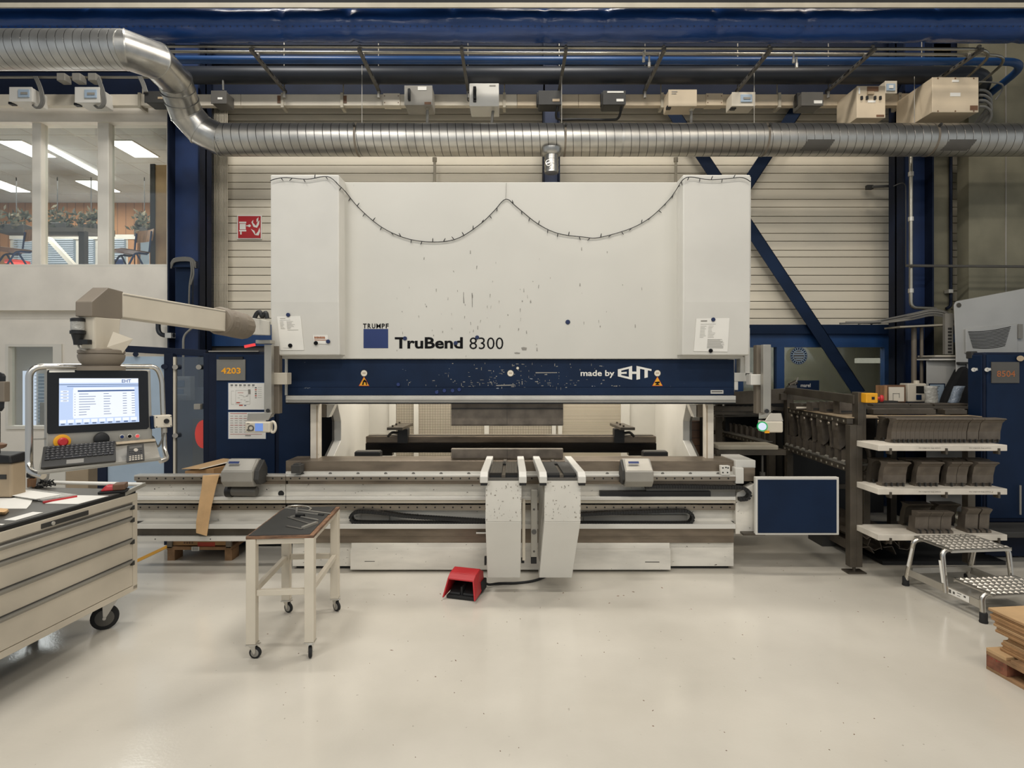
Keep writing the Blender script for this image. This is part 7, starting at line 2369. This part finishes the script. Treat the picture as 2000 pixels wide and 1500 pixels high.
# ---------------------------------------------------------------- scrap profiles under the rack
random.seed(11)
shapes = [[(-.1, .03), (-.05, .05), (-.02, 0), (.04, .02), (.06, -.04)], [(-.08, .04), (-.08, -.03), (0, -.05), (.05, 0)], [(-.06, -.04), (-.03, .04), (.05, .03), (.08, -.04)], [(-.07, 0), (0, .05), (.07, 0)]]
for k, (px, py, r_) in enumerate(((1697, 1052, .3), (1712, 1066, -.4), (1728, 1060, .6), (1744, 1066, -.2), (1760, 1052, .5), (1772, 1064, .1), (1690, 1076, .2), (1738, 1076, -.5))):
    Yp = 5.75 + (k % 3) * .02
    c = at(px, py, Yp)
    if c.z < .09: c.z = .09
    sh = shapes[k % 4]
    cs, sn = math.cos(r_), math.sin(r_)
    mb = MB()
    q = [(c.x + (a * cs - b * sn) * 1.05, c.z + (a * sn + b * cs) * 1.05) for a, b in sh]
    for (xa_, za_), (xb_, zb_) in zip(q, q[1:]):
        d = Vector((xb_ - xa_, 0, zb_ - za_)).normalized(); nn = Vector((-d.z, 0, d.x)) * .003
        A_, B_ = Vector((xa_, Yp, za_)), Vector((xb_, Yp, zb_))
        mb.mat(0).prism([A_ - nn, A_ + nn, B_ + nn, B_ - nn], (0, 1.5, 0))
    solo('bent_profile', mb, 'steel_tool', ORD[k] + ' bent sheet profile from the left in the scrap heap under the rack', 'metal profile', 'bent profiles under the rack')
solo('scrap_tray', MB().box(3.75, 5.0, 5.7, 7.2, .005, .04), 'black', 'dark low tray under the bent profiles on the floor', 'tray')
solo('wooden_block', MB().pb(1606, 1048, 1632, 1072, 6.3, .3), 'charcoal', 'dark block on the floor behind the white framed navy panel', 'block')

# ================================================================ step stool
A_, B_ = fl(1921, 1216), fl(1769, 1143)
ax = (B_ - A_).normalized()       # from the near foot to the far foot
rzs = math.atan2(ax.y, ax.x) - PI / 2
t = thing('step_stool', 'aluminium two step stool with diamond treads beside the rack', 'step stool', (A_.x, A_.y, 0), rzs)
D_ = (B_ - A_).length
SW = .62
zt1, zt2_ = .24, .47
m_ = D_ * .52
for sx in (0, SW):
    part('leg', MB().tube(fillet([(sx, 0, .02), (sx, .015, zt1 - .03), (sx + (.1 if sx == 0 else -.1), .02, zt1 - .02)], .09, 8), .02, 12), 'chrome', t, True, smooth=60)
    part('leg', MB().tube(fillet([(sx, m_ - .06, .1), (sx, m_ - .02, zt2_ - .03), (sx + (.1 if sx == 0 else -.1), m_ - .01, zt2_ - .02)], .09, 8), .02, 12), 'chrome', t, True, smooth=60)
    part('leg', MB().tube(fillet([(sx, D_, .02), (sx, D_ - .09, zt2_ - .03), (sx + (.1 if sx == 0 else -.1), D_ - .1, zt2_ - .02)], .09, 8), .02, 12), 'chrome', t, True, smooth=60)
    for yy in (0, D_):
        part('rubber_foot', MB().lathe((sx, yy, 0), [(.029, 0), (.03, .01), (.027, .02), (.027, .075), (.024, .08)], 16), 'rubber', t, True, smooth=50)
    part('side_bar', MB().bar((sx + (.004 if sx == 0 else -.004), .02, .13), (sx + (.004 if sx == 0 else -.004), D_ - .02, .13), .012, .062), 'alu', t, True)
for y_ in (.02, D_ - .05):
    if y_ > .1: part('cross_bar', MB().bar((.02, y_, .15), (SW - .02, y_, .15), .012, .05), 'alu', t, True)
for k, (y0, y1, z) in enumerate(((-.05, m_ - .1, zt1), (m_ - .08, D_ - .06, zt2_))):
    tr = part('tread', MB().box(-.0 + .03, SW - .03, y0, y1, z - .012, z), 'alu_flat', t, True)
    mb = MB().box(.03, SW - .03, y0, y0 + .008, z - .03, z).box(.03, SW - .03, y1 - .008, y1, z - .03, z).box(.03, .038, y0, y1, z - .02, z).box(SW - .038, SW - .03, y0, y1, z - .02, z)
    part('tread_rim', mb, 'alu', tr, True)
    mb = MB()
    nx, ny = 11, 6
    for i in range(nx):
        for j in range(ny):
            cx = .055 + i * (SW - .11) / (nx - 1); cy = y0 + .028 + j * (y1 - y0 - .056) / (ny - 1)
            if j % 2: cx += .02
            if cx > SW - .045: continue
            w_, l_ = .024, (y1 - y0) / ny * .48
            mb.add([(cx - w_, cy - l_ * .2, z), (cx, cy - l_, z), (cx + w_, cy + l_ * .2, z), (cx, cy + l_, z), (cx - w_ * .3, cy, z + .009), (cx + w_ * .3, cy, z + .009)],
                   [(0, 1, 4), (1, 5, 4), (1, 2, 5), (2, 3, 5), (3, 4, 5), (3, 0, 4), (0, 3, 2, 1)])
    part('tread_pattern', mb, 'alu', tr, True)
part('round_badge', MB().disc((-.004, m_ - .07, .13), .026, 18, (-1, 0, 0)).add([], []), 'beige_dk', t, True)
mb = MB().add([(-.004, .12, .105), (-.004, .32, .105), (-.004, .32, .155), (-.004, .12, .155)], [(0, 1, 2, 3)])
for i, (y_, z_, w_, h_) in enumerate(((.285, .115, .02, .03), (.25, .12, .02, .02), (.19, .14, .04, .006), (.2, .12, .03, .005), (.15, .13, .02, .015))):
    mb.mat(1).add([(-.0045, y_, z_), (-.0045, y_ + w_, z_), (-.0045, y_ + w_, z_ + h_), (-.0045, y_, z_ + h_)], [(0, 1, 2, 3)])
part('info_label', mb, ['paper', 'grey_dark'], t, True)
for y_, z0_, z1_ in ((m_ - .05, .18, .36), (D_ - .045, .19, .37)):
    k_ = (y_ - (m_ - .05)) and -.12 or .08
    part('leg_label', MB().bar((-.021, y_, z0_), (-.021, y_ + (.03 if k_ > 0 else -.05), z1_), .002, .022, (0, 1, 0)), 'paper', t, True)

# ================================================================ pallet with cardboard sheets
A_ = fl(1926, 1306)
dirx = (fl(2100, 1402) - A_); 
rzp = math.atan2((fl(1990, 1340) - A_).y, (fl(1990, 1340) - A_).x)
u = (fl(1990, 1342) - A_).normalized(); w = Vector((-u.y, u.x, 0))
t = thing('pallet', 'worn wooden pallet at the lower right corner carrying cardboard', 'pallet', A_, math.atan2(u.y, u.x))
LP, WP = .8, 1.2
for y0 in (0, .5, 1.06):
    for x0 in (0, .33, .66):
        part('block', MB().box(x0, x0 + .14, y0, y0 + .14, .02, .098), 'pallet_red' if y0 == 0 else 'pallet', t, True, bev=.003)
for y0 in (0, .5, 1.06):
    part('stringer_board', MB().box(0, LP, y0, y0 + .14, .098, .12), 'pallet', t, True, bev=.002)
    part('bottom_board', MB().box(0, LP, y0, y0 + .12, 0, .02), 'pallet', t, True, bev=.002)
for i in range(5):
    part('deck_board', MB().box(i * .165, i * .165 + .135, 0, WP, .12, .142), 'pallet' if i else 'card_lt', t, True, bev=.002)
random.seed(21)
z = .143
off = [.05, .055, .05, .06, .085, .08, .02, .03, .015, .025, .01, .0, .012, -.005]
for k in range(14):
    h = .0185
    o = off[k] + random.uniform(-.006, .006)
    sl = (k - 6) * .0015 if k > 5 else 0
    lab = ('brown cardboard sheet, number ' + ORD[k] + ' up from the pallet') if k < 13 else 'topmost brown cardboard sheet of the pallet stack'
    tt = thing('cardboard_sheet', ('lowest' if k == 0 else ORD[k]) + ' brown cardboard sheet counted up from the pallet' if k < 13 else lab, 'cardboard', A_, math.atan2(u.y, u.x), 'cardboard sheets on the pallet')
    tt.location.z = z
    ROOT[tt] = Matrix.Translation(Vector((A_.x, A_.y, z))) @ Matrix.Rotation(math.atan2(u.y, u.x), 4, 'Z')
    m_n = 'card' if k not in (3, 8, 13) else 'card_lt'
    part('sheet', MB().box(o, LP + .0, .03 + o * .5, WP - .1, 0.0005, h - .0005), m_n, tt, True, bev=.0015)
    part('flute_edge', MB().box(o - .001, LP, .0285 + o * .5, .03 + o * .5, h * .42, h * .58), 'wood', tt, True)
    z += h
solo('cardboard_scrap', MB().prism([A_ + u * .14 + w * .3 + Vector((0, 0, z)), A_ + u * .75 + w * .1 + Vector((0, 0, z)), A_ + u * .75 + w * .9 + Vector((0, 0, z)), A_ + u * .14 + w * .9 + Vector((0, 0, z))], (0, 0, .01)), 'card_lt', 'loose cardboard piece on the very top of the stack', 'cardboard')

# ================================================================ floor debris
random.seed(4)
mb = MB()
spots = [(1275, 1388), (795, 1162), (770, 1162), (1135, 1148), (1190, 1178), (1207, 1164), (1218, 1163), (1293, 1148), (1055, 1188), (1237, 1156), (1100, 1158), (860, 1160), (890, 1290), (765, 1270), (1518, 1100), (1530, 1115),
         (1640, 1130), (1622, 1155), (1676, 1195), (1725, 1215), (1770, 1210), (1350, 1190), (1330, 1250), (1180, 1274), (1010, 1250), (990, 1215), (905, 1242), (680, 1187), (1450, 1240), (1545, 1105)]
for _ in range(60): spots.append((random.uniform(500, 1750), random.uniform(1140, 1480)))
for i, (px, py) in enumerate(spots):
    p = fl(px, py); a = random.uniform(0, PI); r_ = random.uniform(.004, .011) * (1.5 if i < 14 else .7)
    d = Vector((math.cos(a), math.sin(a), 0)) * r_; e = Vector((-d.y, d.x, 0)) * random.uniform(.2, .6)
    mb.add([p + d, p + e, p - d, p - e, p + Vector((0, 0, .004))], [(0, 1, 4), (1, 2, 4), (2, 3, 4), (3, 0, 4), (3, 2, 1, 0)])
solo('metal_chips', mb, 'wood_dark', 'scattered tiny dark chips of dirt and metal on the floor', 'debris', kind='stuff')

# ================================================================ light and camera
def area(x, y, z, sx, sy, e, col, rx=0.0):
    ld = bpy.data.lights.new('lamp_and_fill', 'AREA'); ld.shape = 'RECTANGLE'; ld.size = sx; ld.size_y = sy; ld.energy = e; ld.color = col
    o = bpy.data.objects.new('lamp_and_fill', ld); COL.objects.link(o); o.location = (x, y, z); o.rotation_euler = (rx, 0, 0)
    return o


for y, z, e in ((-3.2, 8.1, 75), (-3.0, 5.6, 45), (1.2, 7.6, 135), (5.35, 8.2, 150)):  # lower front row is fill added to reach the busbar trunking
    area(-3.4, y, z, 1.6, .4, e, (1, .97, .93), .12 if y > 0 else .9)
    area(.7, y, z, 1.6, .4, e, (1, .955, .89), .12 if y > 0 else .9)
    area(4.4, y, z, 1.6, .4, e * .55, (1, .91, .8), .12 if y > 0 else .9)
area(0, 6.85, 2.5, 3.6, .3, 62, (1, .94, .85), -.1)  # unseen fill added behind the cover to brighten the machine throat
w = bpy.data.worlds.new('world'); SC.world = w; w.use_nodes = True
nt = w.node_tree
bg = nt.nodes['Background']
bg.inputs['Color'].default_value = (.86, .93, 1.0, 1)
bg.inputs['Strength'].default_value = .5
cam = bpy.data.cameras.new('camera'); cam.sensor_width = 36; cam.lens = F / 2000 * 36
cam.shift_y = -(750 - CY) / 2000
co = bpy.data.objects.new('camera', cam); COL.objects.link(co)
co.location = (0, 0, CH); co.rotation_euler = (PI / 2, 0, 0)
cam.clip_end = 100
SC.camera = co
SC.view_settings.view_transform = 'Standard'
SC.view_settings.look = 'None'
SC.view_settings.exposure = 0.0
SC.cycles.use_denoising = True
SC.cycles.max_bounces = 6
SC.cycles.transparent_max_bounces = 12
